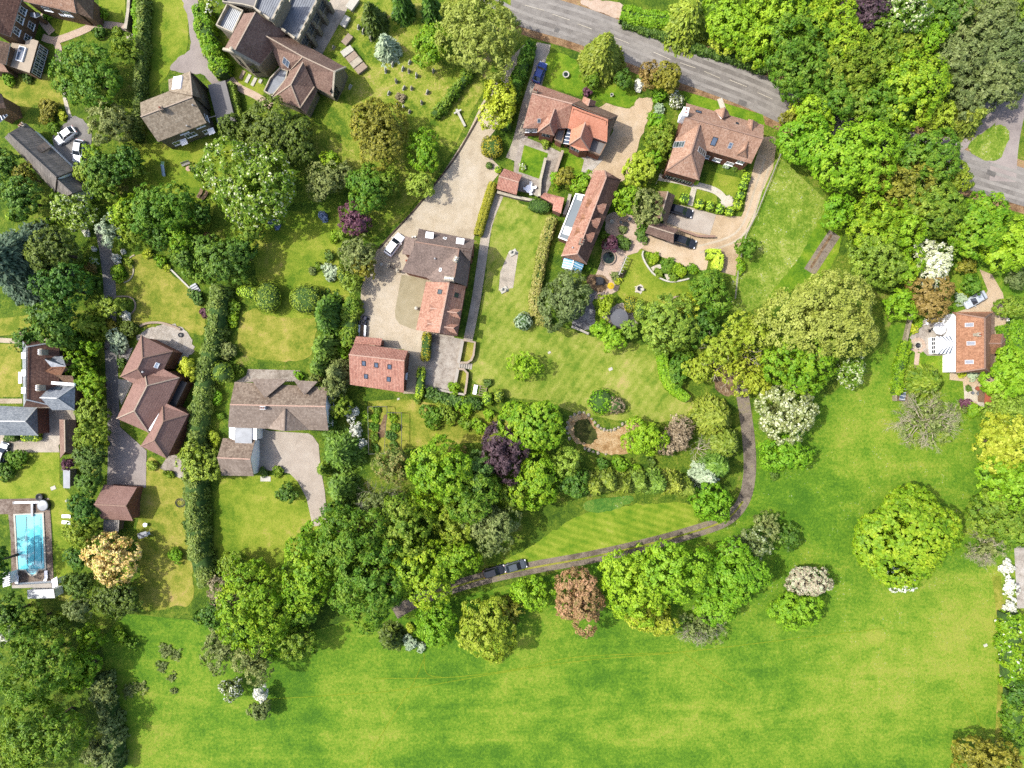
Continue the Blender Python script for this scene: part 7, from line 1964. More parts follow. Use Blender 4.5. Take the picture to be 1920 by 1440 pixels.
# - walls, fences, edgings
def wall(pts,h,w,mat,label,cap=None,name='garden_wall',cat='wall',sm=False,capw=.1):
 q=smooth_pts(pts,False,5)if sm else[p[:2]for p in pts]
 W=[at(x,y,h)for x,y in q]
 for v in W:v.z=0
 base=W[0].copy()
 def strip(mb,wd,z0,z1):
  Ls=[]
  for i,p in enumerate(W):
   d=(W[min(i+1,len(W)-1)]-W[max(i-1,0)]).normalized();n=Vector((-d.y,d.x,0))*wd/2
   Ls.append((p+n-base,p-n-base))
  rings=[[(a.x,a.y,z0),(a.x,a.y,z1),(b.x,b.y,z1),(b.x,b.y,z0)]for a,b in Ls]
  mb.loft(rings)
 if cap:
  root=empty(name,base,0,label,cat)
  mb=MB();strip(mb,w,-.05,h);mb.build('masonry',M[mat],root,world=False)
  mb=MB();strip(mb,w+capw,h+.002,h+.07);mb.build('coping',M[cap],root,world=False)
  return root
 mb=MB();strip(mb,w,-.05,h);o=mb.build(name,M[mat],None,world=False);o.location=base
 return tag(o,label,cat)
def fence(pts,h,label,mat='grey_wood',step=2.0,rails=2,name='fence',boards=False,sm=False,post=.1):
 q=smooth_pts(pts,False,5)if sm else[p[:2]for p in pts]
 W=[at(x,y,h)for x,y in q]
 for v in W:v.z=0
 root=empty(name,W[0],0,label,'fence')
 mb=MB();n=0
 for a,b in zip(W[:-1],W[1:]):
  L_=(b-a).length;k=max(1,round(L_/step))
  for i in range(k):
   p=a.lerp(b,i/k);pb=MB();pb.box(p-W[0],post,post,h);pb.build('post',M[mat],root,world=False)
  if boards:mb.bar(a-W[0]+Vector((0,0,h*.5)),b-W[0]+Vector((0,0,h*.5)),.04,h*.92)
  else:
   for j in range(rails):
    z=h*(j+.8)/(rails+.1);mb.bar(a-W[0]+Vector((0,0,z)),b-W[0]+Vector((0,0,z)),.06,.12)
 mb.build('rails',M[mat],root,world=False)
 return root
wall([(242,-10),(240,20),(235,54)],1.9,.45,'brown_brick','dark brick wall beside the narrow straight path at the top left','stone')
r=Z(640,600,6.4)
wall([r(1458,232),r(1432,380),r(1405,515)],.9,.35,'brick','terrace wall with pale coping above the garden steps','concrete',capw=.2)
wall([r(1462,238),r(1604,268),r(1585,420),r(1560,480),r(1510,512),r(1428,512)],1.1,.3,'brick','curved retaining wall of the upper walled lawn','ridge_pale',sm=False)
wall([r(1400,585),r(1380,690),r(1360,780)],.9,.35,'brick','terrace wall with pale coping below the garden steps','concrete',capw=.2)
wall([r(1405,585),r(1470,592),r(1515,640),r(1505,740),r(1482,890)],1.0,.3,'brick','curved retaining wall of the lower walled lawn','ridge_pale')
wall([r(1000,812),r(1110,825),r(1280,860),r(1480,895)],.6,.3,'brick','low wall at the foot of the concrete terrace','concrete')
b=at(*r(1488,548)[:2],.4);root=empty('garden_steps',(b.x,b.y,0),-.12,'flight of stone steps between the two walled lawns','steps')
for i in range(6):
 mb=MB();mb.box((-1.05+i*.42,0,-.02),.40,1.15,.80-i*.13,bev=.03);mb.build('step',M['concrete'],root,world=False)
r=Z(960,360,4)
wall([r(985,440),r(980,480),r(1010,545),r(1060,610),r(1120,650),r(1190,672),r(1260,665),r(1330,648)],.35,.28,'cream_stone' if 'cream_stone' in M else 'white_stone','low white curved edging round the planted bed',sm=True,name='garden_edging',cat='edging')
wall([r(1178,838),r(1200,802),r(1250,775)],.35,.3,'pink_stone','short curved pinkish edging below the fire pit lawn',sm=True,name='garden_edging',cat='edging')
r=Z(1180,330,8)
wall([r(760,802),r(900,850),r(1020,895),r(1150,905),r(1290,905)],.9,.3,'brick','kinked low brick wall between the two cart shed courts','ridge_brown')
fence([(1466,286),(1440,350),(1420,400),(1400,440),(1386,500),(1380,560)],1.0,'pale fence between the gravel court and the flowering meadow','concrete',2.4,2)
fence([(1243,318),(1230,345)],1.2,'thin wire fence left of the tan tiled house','concrete',2.5,1)
wall([(1023,296),(1013,338),(1011,368)],1.3,.4,'brick','pale coped wall between the square lawn and the long house garden','stone')
wall([(932,360),(965,369),(1002,376)],1.2,.4,'brick','pale coped wall below the pantiled outbuilding','stone')
wall([(1069,364),(1064,385),(1058,402)],1.6,.5,'brick','wall between the L-shaped lean-to and the long house','concrete')
wall([(1055,282),(1045,312),(1040,330)],1.5,.4,'orange_brick','tall brick wall dividing the two gardens of the pair','ridge_pale')
r=Z(1060,470,8.47)
wall([r(100,1205),r(240,1260),r(370,1320)],.9,.3,'flint','low wall at the foot of the slate paving','concrete')
r=Z(1660,540,6)
wall([r(320,265),r(280,400),r(235,600),r(215,760),r(190,860)],1.0,.5,'flint','dark stone wall between the pasture and the circular patio')
wall([r(155,1020),r(120,1140),r(125,1270)],1.0,.4,'flint','short stone wall left of the glass topped cold frame')
fence([r(1395,345),r(1412,500),r(1425,640),r(1412,800)],1.0,'white picket fence right of the porch','white_plastic',1.1,2)
fence([(1385,395),(1378,420)],0.0+.9,'short fence by the gravel court','grey_wood')if False else None
wall([(960,100),(925,160),(905,205),(880,250),(850,300),(815,345),(775,395),(740,432),(710,466)],.25,.25,'dark_wood','dark timber edging between churchyard and pale drive',name='garden_edging',cat='edging',sm=True)
wall([(262,612),(275,606),(300,605),(325,612),(338,618)],.4,.3,'brick','curved low wall round the pale stone terrace','pink_stone',sm=True)
wall([(215,556),(240,556),(252,565),(252,580),(240,592),(228,596)],.25,.25,'pink_stone','pink brick edging round the bush bed on the curved lawn',name='garden_edging',cat='edging',sm=True)
wall([(232,530),(245,522),(250,505),(243,485),(252,478)],.2,.2,'stone','pale stone edging on the left rim of the curved lawn',name='garden_edging',cat='edging',sm=True)
wall([(318,503),(340,525),(360,545)],.25,.3,'white_stone','pale stone edging on the right rim of the curved lawn',name='garden_edging',cat='edging',sm=True)
b=at(366,541,.3);root=empty('garden_steps',(b.x,b.y,0),.5,'grey slate steps in the rock garden','steps')
for i in range(4):
 mb=MB();mb.box((0,-.6+i*.42,-.02),1.3,.4,.15+i*.13,bev=.03);mb.build('step',M['lead'],root,world=False)
r=Z(960,720,4)
proto=None
for i,(x,y)in enumerate(((440,245),(470,228),(505,216),(540,214),(575,232),(598,262),(622,288),(645,315),(668,332),(692,343),(717,348),(742,347),(770,340),(800,326),(830,300),(858,284),(548,485),(578,496),(610,508),(645,518),(705,526),(418,290),(412,330),(418,370),(430,410))):
 p=at(*r(x,y)[:2],.15)
 if proto is None:
  sv,sf=solid_round(.34,.26,.2,.12,9,6,2.2);mb=MB()
  for f_ in sf:mb.face([Vector(sv[k])*(1+.16*math.sin(k*2.7))for k in f_])
  proto=mb.build('edging_stone',M['stone'],None,True,world=False);o=proto
 else:
  o=proto.copy();COL.objects.link(o)
 o.location=(p.x,p.y,0);o.rotation_euler=(0,0,i*1.9);k=.8+.5*((i*7)%5)/5;o.scale=(k,k,k)
 tag(o,'rounded pale stone in the rim of the dry ochre pond','stone','stones round the dry pond')
 # - swimming pool
r=Z(0,900,6.26)
m,nt,bs=newmat('pool_water')
p_=pos(nt);n1=noise(nt,p_,.4,2)
nt.links.new(ramp(nt,n1,[(.3,P(110,220,236,1.25)),(.7,P(132,228,242,1.25))]),bs.inputs['Base Color']);bs.inputs['Roughness'].default_value=.08
bump(nt,bs,noise(nt,p_,3.0,3),.06,.03)
M['pool_water']=m
M['pool_cover']=flat('turquoise_pool_cover',P(20,196,206),.4,var=.05)
pc=at(*r(355,720)[:2]);root=empty('swimming_pool',(pc.x,pc.y,0),0,'blue swimming pool with white rim and curved steps','swimming pool')
out=[r(*q)[:2]for q in((165,397),(522,378),(552,1050),(470,1056),(440,1105),(390,1132),(340,1105),(300,1062),(208,1062))]
inn=[r(*q)[:2]for q in((188,410),(505,396),(530,1036),(458,1040),(430,1090),(388,1112),(345,1090),(312,1046),(222,1046))]
mb=MB();A=[at(*q)for q in out];B=[at(*q)for q in inn];n=len(A)
for i in range(n):
 j=(i+1)%n;z=Vector((0,0,.24));y=Vector((0,0,.1))
 mb.face([A[i]+z,A[j]+z,B[j]+z,B[i]+z][::-1]);mb.face([A[i]+z,A[i],A[j],A[j]+z]);mb.face([B[i]+z,B[j]+z,B[j]+y,B[i]+y])
mb.build('coping',M['white_stone'],root)
mb=MB();mb.face([q+Vector((0,0,.14))for q in B][::-1]);mb.build('water',M['pool_water'],root)
for x0,x1,y0,y1 in((312,322,430,1000),(398,404,420,990),(478,486,430,980)):
 mb=MB();mb.bar(at(*r(x0,y0)[:2],.155),at(*r(x1,y1)[:2],.155),.08,.02);mb.build('lane_line',M['dark_metal'],root)
for i in range(3):
 mb=MB();mb.bar(at(*r(322+i*8,1045+i*20)[:2],.155),at(*r(452-i*8,1042+i*20)[:2],.155),.06,.02);mb.build('step_line',M['lead'],root)
mb=MB();mb.face([at(*r(*q)[:2],.17)for q in((192,412),(306,408),(305,560),(285,690),(205,780))][::-1]);mb.build('cover',M['pool_cover'],root)
b=at(*r(378,350)[:2],.4);mb=MB();mb.box((0,0,.42),.42,2.5,.08);mb.box((0,.9,0),.4,.5,.42);mb.box((0,.1,0),.3,.3,.42);o=mb.build('diving_board',M['lead'],None,world=False);o.location=(b.x,b.y,0);tag(o,'pale diving board over the top end of the pool','diving board')
b=at(*r(320,262)[:2],.4);root=empty('cover_roller',(b.x,b.y,0),.02,'long white pool cover roller along the top of the pool','pool roller')
mb=MB();mb.cyl((0,-2.3,.45),.24,4.6,14,axis='y');o=mb.build('roll',M['white_plastic'],root,True,world=False);o.rotation_euler=(0,0,-PI/2)
for s in(-1,1):
 mb=MB();mb.box((s*2.4,0,0),.12,.5,.75);mb.build('stand',M['pale_metal'],root,world=False)
b=at(*r(498,300)[:2],1.0);root=empty('hot_tub',(b.x,b.y,0),0,'round grey covered hot tub at the top right of the pool','hot tub')
mb=MB();mb.lathe((0,0,0),[(.95,0),(1.0,.1),(1.0,.85),(.9,.9)],28);mb.build('tub',M['dark_metal'],root,world=False)
mb=MB();mb.lathe((0,0,.9),[(1.03,0),(1.03,.08),(.9,.13),(.05,.17)],28);mb.build('cover',M['lead'],root,True,world=False)
b=at(*r(468,200)[:2],.5);mb=MB();mb.lathe((0,0,0),[(.5,0),(.7,.4),(.68,.75),(.6,.78),(.2,.6)],18);o=mb.build('planter',M['black'],None,True,world=False);o.location=(b.x,b.y,0);tag(o,'round black planter above the covered hot tub','planter')
def lounger(px,py,rz,label,mat='white_plastic',ln=1.9):
 b=at(px,py,.3)
 root=empty('sun_lounger',(b.x,b.y,0),math.radians(-rz),label,'sun lounger','sun loungers')
 mb=MB();mb.box((-.25,0,.28),ln*.68,.62,.07,bev=.02);mb.build('seat',M[mat],root,world=False)
 mb=MB();mb.bar((ln*.20,0,.34),(ln*.5,0,.68),.6,.06);mb.build('backrest',M[mat],root,world=False)
 for sx in(-.75,.5):
  for s in(-1,1):
   mb=MB();mb.box((sx,s*.26,0),.06,.06,.28);mb.build('leg',M[mat],root,world=False)
for a in((*r(782,425)[:2],0,'white sun lounger on the pool lawn, upper of the two'),(*r(782,498)[:2],4,'white sun lounger on the pool lawn, lower of the two'),(*r(540,1120)[:2],88,'white sun lounger right of the curved pool steps'),(*r(200,1158)[:2],-84,'white sun lounger left of the curved pool steps')):lounger(*a)
lounger(375,363,-60,'wooden sun lounger left of its twin on the play lawn','wood');lounger(384,367,-50,'wooden sun lounger right of its twin on the play lawn','wood')
def seat(px,py,rz,label,mat='white_plastic',group=None,w=.5):
 b=at(px,py,.45)
 root=empty('garden_chair',(b.x,b.y,0),math.radians(rz),label,'chair',group)
 mb=MB();mb.box((0,0,.42),w,.48,.05,bev=.01);mb.build('seat',M[mat],root,world=False)
 mb=MB();mb.bar((0,.22,.45),(0,.3,.9),w,.05,up=Vector((0,1,0)));mb.build('backrest',M[mat],root,world=False)
 for sx in(-1,1):
  for sy in(-1,1):
   mb=MB();mb.box((sx*(w/2-.04),sy*.2,0),.045,.045,.42);mb.build('leg',M[mat],root,world=False)
def table(px,py,rad,label,mat='white_plastic',h=.74,name='garden_table'):
 b=at(px,py,h)
 root=empty(name,(b.x,b.y,0),0,label,'table')
 mb=MB();mb.lathe((0,0,h-.04),[(rad,0),(rad+.01,.02),(rad,.04)],22);mb.build('tabletop',M[mat],root,world=False)
 mb=MB();mb.lathe((0,0,0),[(rad*.5,0),(rad*.4,.04),(.06,.1),(.05,h-.05)],12);mb.build('pedestal',M[mat],root,world=False)
def bench(px,py,rz,label,mat='wood',ln=1.6):
 b=at(px,py,.45)
 root=empty('garden_bench',(b.x,b.y,0),math.radians(rz),label,'bench')
 mb=MB()
 for i in range(4):mb.box((0,-.2+i*.13,.42),ln,.1,.04)
 mb.build('seat',M[mat],root,world=False)
 mb=MB()
 for i in range(3):mb.bar((-ln/2,.27+i*.02,.55+i*.14),(ln/2,.27+i*.02,.55+i*.14),.03,.1)
 mb.build('backrest',M[mat],root,world=False)
 for s in(-1,1):
  mb=MB();mb.box((s*ln*.45,-.15,0),.07,.07,.42);mb.box((s*ln*.45,.25,0),.07,.07,.9);mb.build('leg',M[mat],root,world=False)
def parasol(px,py,rad,mat,label,h=2.4,n=8,base='dark_metal',sag=.22):
 b=at(px,py,h)
 root=empty('parasol',(b.x,b.y,0),.2,label,'parasol')
 mb=MB();mb.tube([(0,0,0),(0,0,h+.12)],.03,n=8);mb.build('pole',M['pale_metal'],root,world=False)
 mb=MB();mb.lathe((0,0,0),[(.3,0),(.3,.06),(.05,.1)],16);mb.build('base',M[base],root,world=False)
 mb=MB()
 R1=[(rad*math.cos(2*PI*i/(2*n))*(1 if i%2==0 else.965),rad*math.sin(2*PI*i/(2*n))*(1 if i%2==0 else.965),h-rad*sag)for i in range(2*n)]
 R0=[(x*.5,y*.5,h-rad*sag*.42)for x,y,z in R1]
 for i in range(2*n):
  j=(i+1)%(2*n)
  mb.face([R1[i],R1[j],R0[j],R0[i]]);mb.face([R0[i],R0[j],(0,0,h)])
  mb.face([(R1[i][0],R1[i][1],R1[i][2]-.14),(R1[j][0],R1[j][1],R1[j][2]-.14),R1[j],R1[i]])
 mb.build('canopy',M[mat],root,world=False)
 mb=MB();mb.lathe((0,0,h),[(.07,0),(.06,.06),(.02,.12)],8);mb.build('finial',M['pale_metal'],root,world=False)
M['yellow_cloth']=flat('yellow_canvas',P(236,196,24),.9,var=.08)
M['grey_cloth']=flat('slate_grey_canvas',P(120,122,128),.9,var=.06)
M['white_cloth']=flat('white_canvas',P(252,252,250),.9,var=.03)
r8=Z(1060,470,8.47)
parasol(*r8(726,556)[:2],.64,'yellow_cloth','small yellow parasol beside the shaded terrace',2.2,6)
parasol(*r8(860,1062)[:2],1.68,'grey_cloth','large slate grey round parasol on the pale paving',2.6,10,sag=.14)
r7=Z(1660,540,6)
parasol(*r7(625,450)[:2],1.3,'white_cloth','white octagonal parasol beside the white conservatory',2.5,4,sag=.18)
table(*r8(548,480)[:2],.75,'dark round garden table in the shade left of the yellow parasol','black')
for i,(x,y,q,lb)in enumerate(((500,440,130,'dark garden chair above the dark round table'),(500,530,40,'dark garden chair below the dark round table'),(600,520,-40,'dark garden chair right of the dark round table'))):seat(*r8(x,y)[:2],q,lb,'black','chairs round the dark table')
table(*Z(900,300,6.4)(590,345)[:2],.75,'white round garden table on the grey patio')
for x,y,q,lb in((610,290,0,'white garden chair above the white round table'),(655,330,-80,'white garden chair right of the white round table'),(540,345,90,'white garden chair left of the white round table'),(610,405,190,'white garden chair below the white round table')):seat(*Z(900,300,6.4)(x,y)[:2],q,lb,'white_plastic','chairs round the white table')
table(*Z(900,300,6.4)(1745,765)[:2],.45,'small dark table on the paved terrace right of the long house','black')
seat(*Z(900,300,6.4)(1690,745)[:2],90,'grey chair left of the small dark terrace table','lead');seat(*Z(900,300,6.4)(1790,710)[:2],-30,'grey chair above the small dark terrace table','lead')
bench(*r8(925,365)[:2],60,'dark bench on the lawn beside the terrace','dark_wood')
bench(348,307,20,'wooden garden bench on the play lawn','grey_wood');table(353,316,.5,'pink topped little table beside the wooden bench','ridge_pink')
bench(*r7(470,378)[:2],85,'white bench on the grey patio of the white house','white_plastic',1.2)
for x,y,q,lb in((720,430,0,'little dark chair right of the white parasol, upper'),(738,490,180,'little dark chair right of the white parasol, lower'),(500,480,90,'little dark chair left of the white parasol')):seat(*r7(x,y)[:2],q,lb,'black','chairs round the white parasol')
table(*r7(690,300)[:2],.45,'small dark table at the corner of the white house','black')
for x,y,s_,lb in((1040,1130,.42,'brown round flower pot on the cream patio'),(985,1180,.35,'square grey flower pot on the cream patio'),(1055,1185,.5,'larger square grey flower pot on the cream patio'),(1100,1120,.2,'smallest flower pot on the cream patio')):
 b=at(*r7(x,y)[:2],.4);mb=MB();mb.lathe((0,0,0),[(s_*.7,0),(s_,.45),(s_*.95,.5),(s_*.8,.4),(.03,.38)],14 if 'round' in lb or 'small' in lb else 4);o=mb.build('flower_pot',M['terracotta' if 'brown' in lb or 'small' in lb else 'lead'],None,world=False);o.location=(b.x,b.y,0);tag(o,lb,'flower pot','pots on the cream patio')
b=at(1199,541,.3);root=empty('fire_pit',(b.x,b.y,0),0,'dark iron fire bowl on the round pale paving','fire pit')
mb=MB();mb.lathe((0,0,.1),[(.12,0),(.38,.12),(.45,.25),(.42,.26),(.3,.14),(.02,.08)],18);mb.build('bowl',M['dark_metal'],root,True,world=False)
mb=MB();mb.lathe((0,0,0),[(.2,0),(.14,.12)],10);mb.build('foot',M['dark_metal'],root,world=False)
seat(1203.5,542.5,-90,'small cream seat beside the iron fire bowl','white_stone')
b=at(1861.5-140.5,647.5,.3);root=empty('fire_pit',(b.x,b.y,0),0,'dark fire bowl in the middle of the circular patio','fire pit')
mb=MB();mb.lathe((0,0,.08),[(.15,0),(.4,.12),(.48,.28),(.44,.28),(.3,.14),(.02,.08)],18);mb.build('bowl',M['dark_metal'],root,True,world=False)
m,nt,bs=newmat('dark_pond_water');nt.links.new(ramp(nt,noise(nt,pos(nt),2.2,5),[(.4,P(22,36,26)),(.56,P(34,58,36)),(.7,P(70,100,62))]),bs.inputs['Base Color']);bs.inputs['Roughness'].default_value=.12;M['pond_water']=m
b=at(*r8(690,112)[:2],.4);root=empty('round_pond',(b.x,b.y,0),0,'circular brick rimmed pond with dark water','pond')
mb=MB();mb.loft([[(q*math.cos(2*PI*i/32),q*math.sin(2*PI*i/32),z)for i in range(32)]for q,z in((1.38,0),(1.38,.42),(1.34,.46),(1.12,.46),(1.1,.42),(1.1,.1))],cap=False);mb.build('rim',M['pink_stone'],root,world=False)
mb=MB();mb.face([(1.11*math.cos(2*PI*i/32),1.11*math.sin(2*PI*i/32),.34)for i in range(32)]);mb.build('water',M['pond_water'],root,world=False)
a,b=at(*r8(975,90)[:2],2.0),at(*r8(850,385)[:2],2.0);root=empty('pergola',(a.x,a.y,0),0,'narrow white pergola with cross bars beside the circular pond','pergola')
off=Vector((a.x,a.y,0));mb=MB();mb.bar(a-off,b-off,.18,.14);mb.build('beam',M['white_stone'],root,world=False)
d=(b-a).normalized();n_=Vector((-d.y,d.x,0))
for i in range(6):
 p=a.lerp(b,(i+.3)/6)-off;mb=MB();mb.bar(p-n_*.55+Vector((0,0,.12)),p+n_*.55+Vector((0,0,.12)),.08,.1);mb.build('cross_bar',M['grey_wood'],root,world=False)
 mb=MB();mb.box((p.x,p.y,0),.1,.1,p.z);mb.build('post',M['grey_wood'],root,world=False)
r=Z(640,420,6.857)
for x,y,lb in((600,528,'stone gatepost on the gravel court, left one'),(722,592,'stone gatepost on the gravel court, right one')):
 b=at(*r(x,y)[:2],1.4);mb=MB();mb.box((0,0,0),.5,.5,1.35,bev=.03);mb.box((0,0,1.352),.66,.66,.1,bev=.03);mb.lathe((0,0,1.45),[(.12,0),(.2,.12),(.12,.28),(.02,.32)],10);o=mb.build('gatepost',M['stone'],None,world=False);o.location=(b.x,b.y,0);tag(o,lb,'gatepost','gateposts on the gravel court')
a,b=at(*r(610,535)[:2],.9),at(*r(700,585)[:2],.9);a.z=b.z=0;root=empty('gate',a,0,'low timber gate between the two stone gateposts','gate');mb=MB()
for z in(.3,.6,.9):mb.bar(Vector((0,0,z)),(b-a)+Vector((0,0,z)),.05,.1)
mb.build('rails',M['dark_wood'],root,world=False)
for t in(.02,.5,.98):
 mb=MB();p=(b-a)*t;mb.box((p.x,p.y,.1),.08,.08,.95);mb.build('upright',M['dark_wood'],root,world=False)
for x,y,lb in((515,518,'white globe on a post at the edge of the gravel court'),(962,1082,'white round pot beside the orange wing')):
 b=at(*r(x,y)[:2],.9);mb=MB();mb.lathe((0,0,0),[(.14,0),(.1,.5),(.3,.62),(.36,.85),(.28,1.05),(.05,1.14)],14);o=mb.build('stone_globe',M['white_stone'],None,True,world=False);o.location=(b.x,b.y,0);tag(o,lb,'ornament')
r=Z(640,600,6.4)
b=at(*r(1660,845)[:2],.5);root=empty('cold_frame',(b.x,b.y,0),-.18,'white lidded cold frame with timber bays on the mown lawn edge','cold frame')
mb=MB();mb.box((0,-.9,0),2.4,.08,.5);mb.box((0,.9,0),2.4,.08,.5);mb.box((-1.2,0,0),.08,1.72,.5);mb.box((1.2,0,0),.08,1.72,.5);mb.box((.0,0,0),.08,1.72,.48);mb.box((.62,0,0),1.1,.08,.47);mb.box((.62,.45,0),1.1,.08,.47);mb.box((.62,-.45,0),1.1,.08,.47);mb.build('frame',M['pink_stone'],root,world=False)
mb=MB();mb.box((-.85,0,.5),.66,1.75,.07);mb.build('lid',M['white_plastic'],root,world=False)
mb=MB();mb.box((0,0,.0),2.3,1.7,.3);mb.build('soil',G['garden'],root,world=False)
b=at(*r7(205,1195)[:2],.6);root=empty('cold_frame',(b.x,b.y,0),-.12,'glass topped cold frame beside the short stone wall','cold frame')
mb=MB();mb.box((-.7,0,0),.1,2.6,.5);mb.box((.9,0,0),.1,2.6,.5);mb.box((.1,1.3,0),1.5,.1,.5);mb.box((.1,-1.3,0),1.5,.1,.5);mb.box((.5,0,0),.08,2.5,.46);mb.build('frame',M['wood'],root,world=False)
mb=MB();mb.box((-.1,0,.5),1.1,2.5,.04);mb.build('lid',M['grey_glass'],root,world=False)
for i in range(4):
 mb=MB();mb.box((-.1,-.95+i*.63,.545),1.1,.06,.03);mb.build('glazing_bar',M['white_frame'],root,world=False)
r=Z(480,720,4)
pts=[r(*q)[:2]for q in((838,172),(980,168),(985,215),(1092,216),(1092,430),(1090,520),(845,525))]
W=[at(*q,1.8)for q in pts];root=empty('vegetable_cage',(W[0].x,W[0].y,0),0,'dark framed fruit cage over green vegetable rows','fruit cage');off=Vector((W[0].x,W[0].y,0))
for i,p in enumerate(W):
 q=W[(i+1)%len(W)];mb=MB();mb.bar(p-off,q-off,.09,.09);mb.build('rail',M['dark_metal'],root,world=False)
 k=max(1,int((q-p).length/2.2))
 for j in range(k):
  s_=p.lerp(q,j/k)-off;mb=MB();mb.box((s_.x,s_.y,0),.08,.08,s_.z);mb.build('post',M['dark_metal'],root,world=False)
mb=MB();mb.bar(at(*r(980,215)[:2],1.8)-off,at(*r(960,520)[:2],1.8)-off,.07,.07);mb.build('cross_rail',M['dark_metal'],root,world=False)
area('soil_path',[r(*q)[:2]for q in((962,230),(985,230),(960,400),(900,405))],G['soil'],z4,'earth path in the fruit cage',sm=False)
for i,(x,y,q,c,lb)in enumerate(((905,195,9,'green','vegetable clump at the top left of the fruit cage'),(890,250,10,'limegreen','vegetable clump on the left of the fruit cage'),(890,320,10,'green','vegetable clump below the left one in the fruit cage'),(885,400,9,'midgreen','vegetable clump low on the left of the fruit cage'),(1030,250,10,'limegreen','vegetable clump at the top right of the fruit cage'),(1040,320,10,'green','vegetable clump on the right of the fruit cage'),(1020,390,10,'bluegreen','blue-green vegetable clump on the right of the fruit cage'),(900,480,9,'deep','dark vegetable clump at the foot of the fruit cage'),(1040,470,9,'deep','dark vegetable clump in the lower right of the fruit cage'))):
 shrub(*r(x,y)[:2],q,c,lb,h=.6,name='vegetable_patch',cat='vegetables',group='vegetables in the fruit cage')
r1=Z(0,0,4)
b=at(*r1(1226,1262)[:2],.7);root=empty('slide',(b.x,b.y,0),1.45,'green and blue childrens slide on the play lawn','slide')
M['green_plastic']=flat('green_plastic',P(40,150,90),.4);M['blue_plastic']=flat('pale_blue_plastic',P(170,205,235),.4);M['orange_plastic']=flat('orange_plastic',P(230,120,50),.4)
mb=MB();mb.bar((.5,0,1.2),(-1.3,0,.12),.5,.06);mb.bar((.5,.27,1.26),(-1.3,.27,.2),.05,.16);mb.bar((.5,-.27,1.26),(-1.3,-.27,.2),.05,.16);mb.build('chute',M['blue_plastic'],root,world=False)
mb=MB();mb.box((.8,0,1.15),.6,.6,.06);mb.bar((1.05,.25,1.2),(1.4,.25,0),.06,.06);mb.bar((1.05,-.25,1.2),(1.4,-.25,0),.06,.06)
for i in range(4):mb.bar((1.10+i*.08,-.25,1.0-i*.27),(1.10+i*.08,.25,1.0-i*.27),.05,.05)
mb.build('ladder',M['green_plastic'],root,world=False)
b=at(*Z(0,900,6.26)(1690,645)[:2],1.2);root=empty('swing_seat',(b.x,b.y,0),.3,'grey canopied swing seat on the lower lawn','swing seat')
mb=MB();mb.bar((-.9,.1,1.6),(.9,.1,1.75),1.0,.05);mb.build('canopy',M['lead'],root,world=False)
mb=MB();mb.box((0,0,.45),1.5,.5,.1,bev=.03);mb.bar((-.75,.3,.75),(.75,.3,.75),.08,.5);mb.build('seat',M['white_plastic'],root,world=False)
for s in(-1,1):
 mb=MB();mb.bar((s*.95,-.6,0),(s*.9,.1,1.65),.06,.06);mb.bar((s*.95,.7,0),(s*.9,.1,1.65),.06,.06);mb.build('leg',M['pale_metal'],root,world=False)
table(*Z(0,900,6.26)(1700,528)[:2],.38,'small white table beside the brown gabled garage')
b=at(337,943,.3);mb=MB()
for k in range(3):mb.tube([((.95-k*.2)*math.cos(i*PI/10),(.85-k*.15)*math.sin(i*PI/10),.1+k*.15+.05*math.sin(i))for i in range(21)],.045)
o=mb.build('coiled_hose',M['green_plastic']if False else M['dark_metal'],None,world=False);o.location=(b.x,b.y,0);tag(o,'dark coiled hose on the lawn beside the tall hedge','hose')
b=at(498,897,.05);mb=MB();mb.box((0,-.1,0),1.9,.9,.1);mb.box((0,.6,0),.9,.5,.1);o=mb.build('stone_slab',M['white_stone'],None,world=False);o.location=(b.x,b.y,0);tag(o,'cream stone slab step on the front lawn','slab')
for x,y,s_,lb in((1145,692,.55,'small white slab in the middle of the mown lawn'),(1030,661,.4,'tiny pale slab in the upper mown lawn'),(1848,1210,.5,'pale stone in the lower right meadow'),(747,748,.35,'tiny white slab in the kitchen garden grass'),(125,939,.4,'pale stone on the pool lawn'),(100,915,.7,'pale slab on the grass above the pool')):
 b=at(x,y,.05);mb=MB();mb.box((0,0,-.02),s_*1.4,s_,.14,.4,bev=.03);o=mb.build('stone_slab',M['white_stone'],None,world=False);o.location=(b.x,b.y,0);tag(o,lb,'slab')
for x,y,lb in((1061,140,'stone ring bird bath on the front lawn by the blue car'),(1147,178,'stone bird bath on the oval lawn')):
 b=at(x,y,.5);root=empty('bird_bath',(b.x,b.y,0),0,lb,'bird bath');k=1.25 if x<1100 else.6
 mb=MB();mb.lathe((0,0,0),[(.3*k,0),(.3*k,.08),(.12*k,.15),(.12*k,.5),(.4*k,.6),(.5*k,.72),(.44*k,.72),(.3*k,.64),(.02,.62)],18);mb.build('bowl',M['white_stone'],root,True,world=False)
 mb=MB();mb.cyl((0,0,.635),.36*k,.02,16);mb.build('water',M['pond_water'],root,world=False)
for x,y,lb in((962,473,'carved stone group at the head of the dry lawn pond'),(945,543,'stone ornament at the foot of the dry lawn pond')):
 b=at(x,y,.5);mb=MB();mb.box((0,0,0),1.5,1.0,.25,.5,bev=.05);mb.lathe((-.35,.1,.25),[(.25,0),(.3,.2),(.18,.45),(.22,.6),(.05,.75)],10);mb.lathe((.35,-.1,.25),[(.22,0),(.28,.25),(.12,.5),(.03,.6)],10);o=mb.build('stone_ornament',M['white_stone'],None,False,world=False);o.location=(b.x,b.y,0);tag(o,lb,'ornament')
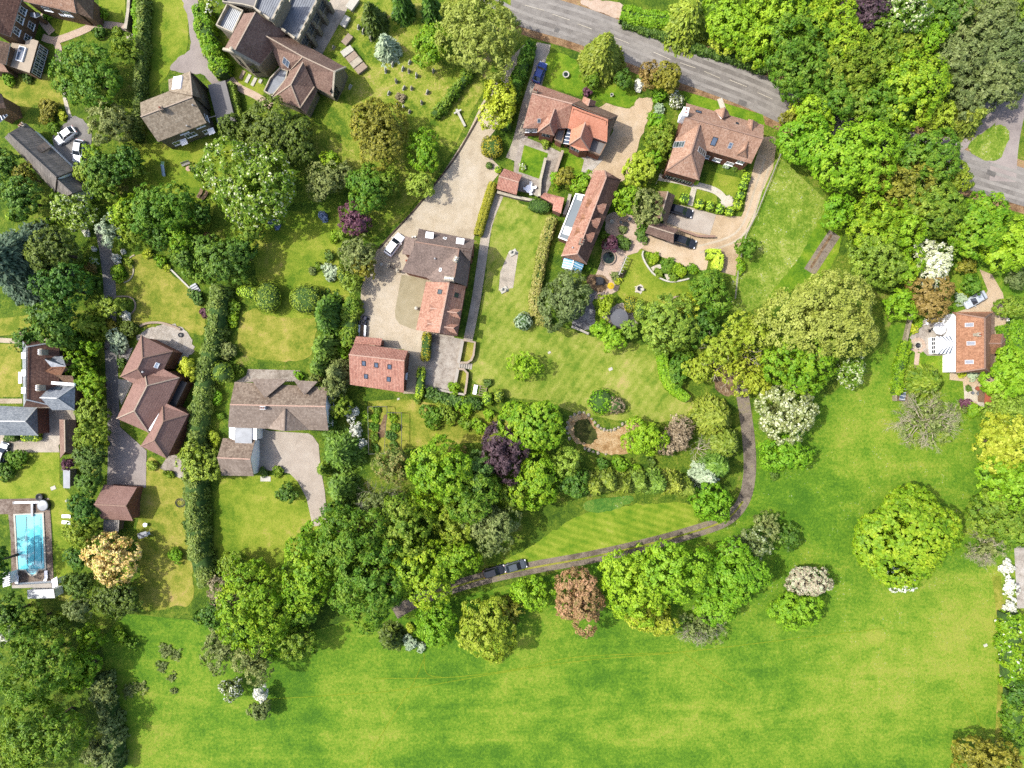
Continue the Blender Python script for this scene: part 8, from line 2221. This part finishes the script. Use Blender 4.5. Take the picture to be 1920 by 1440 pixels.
b=at(*Z(900,300,6.4)(1580,740)[:2],.6);mb=MB();mb.lathe((0,0,0),[(.25,0),(.25,.1),(.1,.2),(.14,.4),(.36,.7),(.38,.8),(.3,.8),(.05,.6)],16);o=mb.build('stone_urn',M['white_stone'],None,True,world=False);o.location=(b.x,b.y,0);tag(o,'white stone urn on the terrace beside the long house','urn')
mb=MB();b=at(353-15,634-6,.3);mb.lathe((0,0,0),[(.4,0),(.45,.3),(.4,.32),(.2,.2)],14);o=mb.build('fire_bowl',M['dark_metal'],None,True,world=False);o.location=(b.x,b.y,0);tag(o,'dark round bowl on the pale stone terrace','bowl')
for x,y,lb in((40,626,'brick gate pier above the gravel path'),(37,649,'brick gate pier below the gravel path')):
 b=at(x,y,1.2);mb=MB();mb.box((0,0,0),.6,.6,1.2,bev=.02);mb.box((0,0,1.202),.74,.74,.1,bev=.03);o=mb.build('gate_pier',M['pink_stone'],None,world=False);o.location=(b.x,b.y,0);tag(o,lb,'gate pier')
 # - camera, sun, sky
cd=bpy.data.cameras.new('drone_camera');cam=bpy.data.objects.new('drone_camera',cd);COL.objects.link(cam)
cam.location=(0,0,H);cam.rotation_euler=(0,0,0)
cd.sensor_fit='HORIZONTAL';cd.angle_x=2*math.atan(96/H);cd.clip_start=1;cd.clip_end=2000
S.camera=cam
sd=Vector((0.72,-0.08,-1.0)).normalized()
sl=bpy.data.lights.new('sun','SUN');so=bpy.data.objects.new('sun',sl);COL.objects.link(so)
sl.energy=2.5;sl.angle=math.radians(.55);sl.color=(1.0,.965,.89)
so.rotation_euler=sd.to_track_quat('-Z','Y').to_euler()
w=bpy.data.worlds.new('World');S.world=w;w.use_nodes=True
nt=w.node_tree;bg=nt.nodes['Background']
sk=nt.nodes.new('ShaderNodeTexSky');sk.sky_type='NISHITA';sk.sun_disc=False
sk.sun_elevation=math.asin(-sd.z);sk.sun_rotation=math.atan2(-sd.x,-sd.y)
sk.air_density=0.8;sk.dust_density=3.0;sk.ozone_density=1.0
nt.links.new(sk.outputs[0],bg.inputs[0]);bg.inputs[1].default_value=0.15
S.view_settings.view_transform='Standard';S.view_settings.look='None';S.view_settings.exposure=1.42;S.view_settings.gamma=1
S.view_settings.use_curve_mapping=False
S.cycles.max_bounces=5;S.cycles.diffuse_bounces=3;S.cycles.glossy_bounces=2;S.cycles.transmission_bounces=2;S.cycles.transparent_max_bounces=4
S.cycles.use_denoising=False
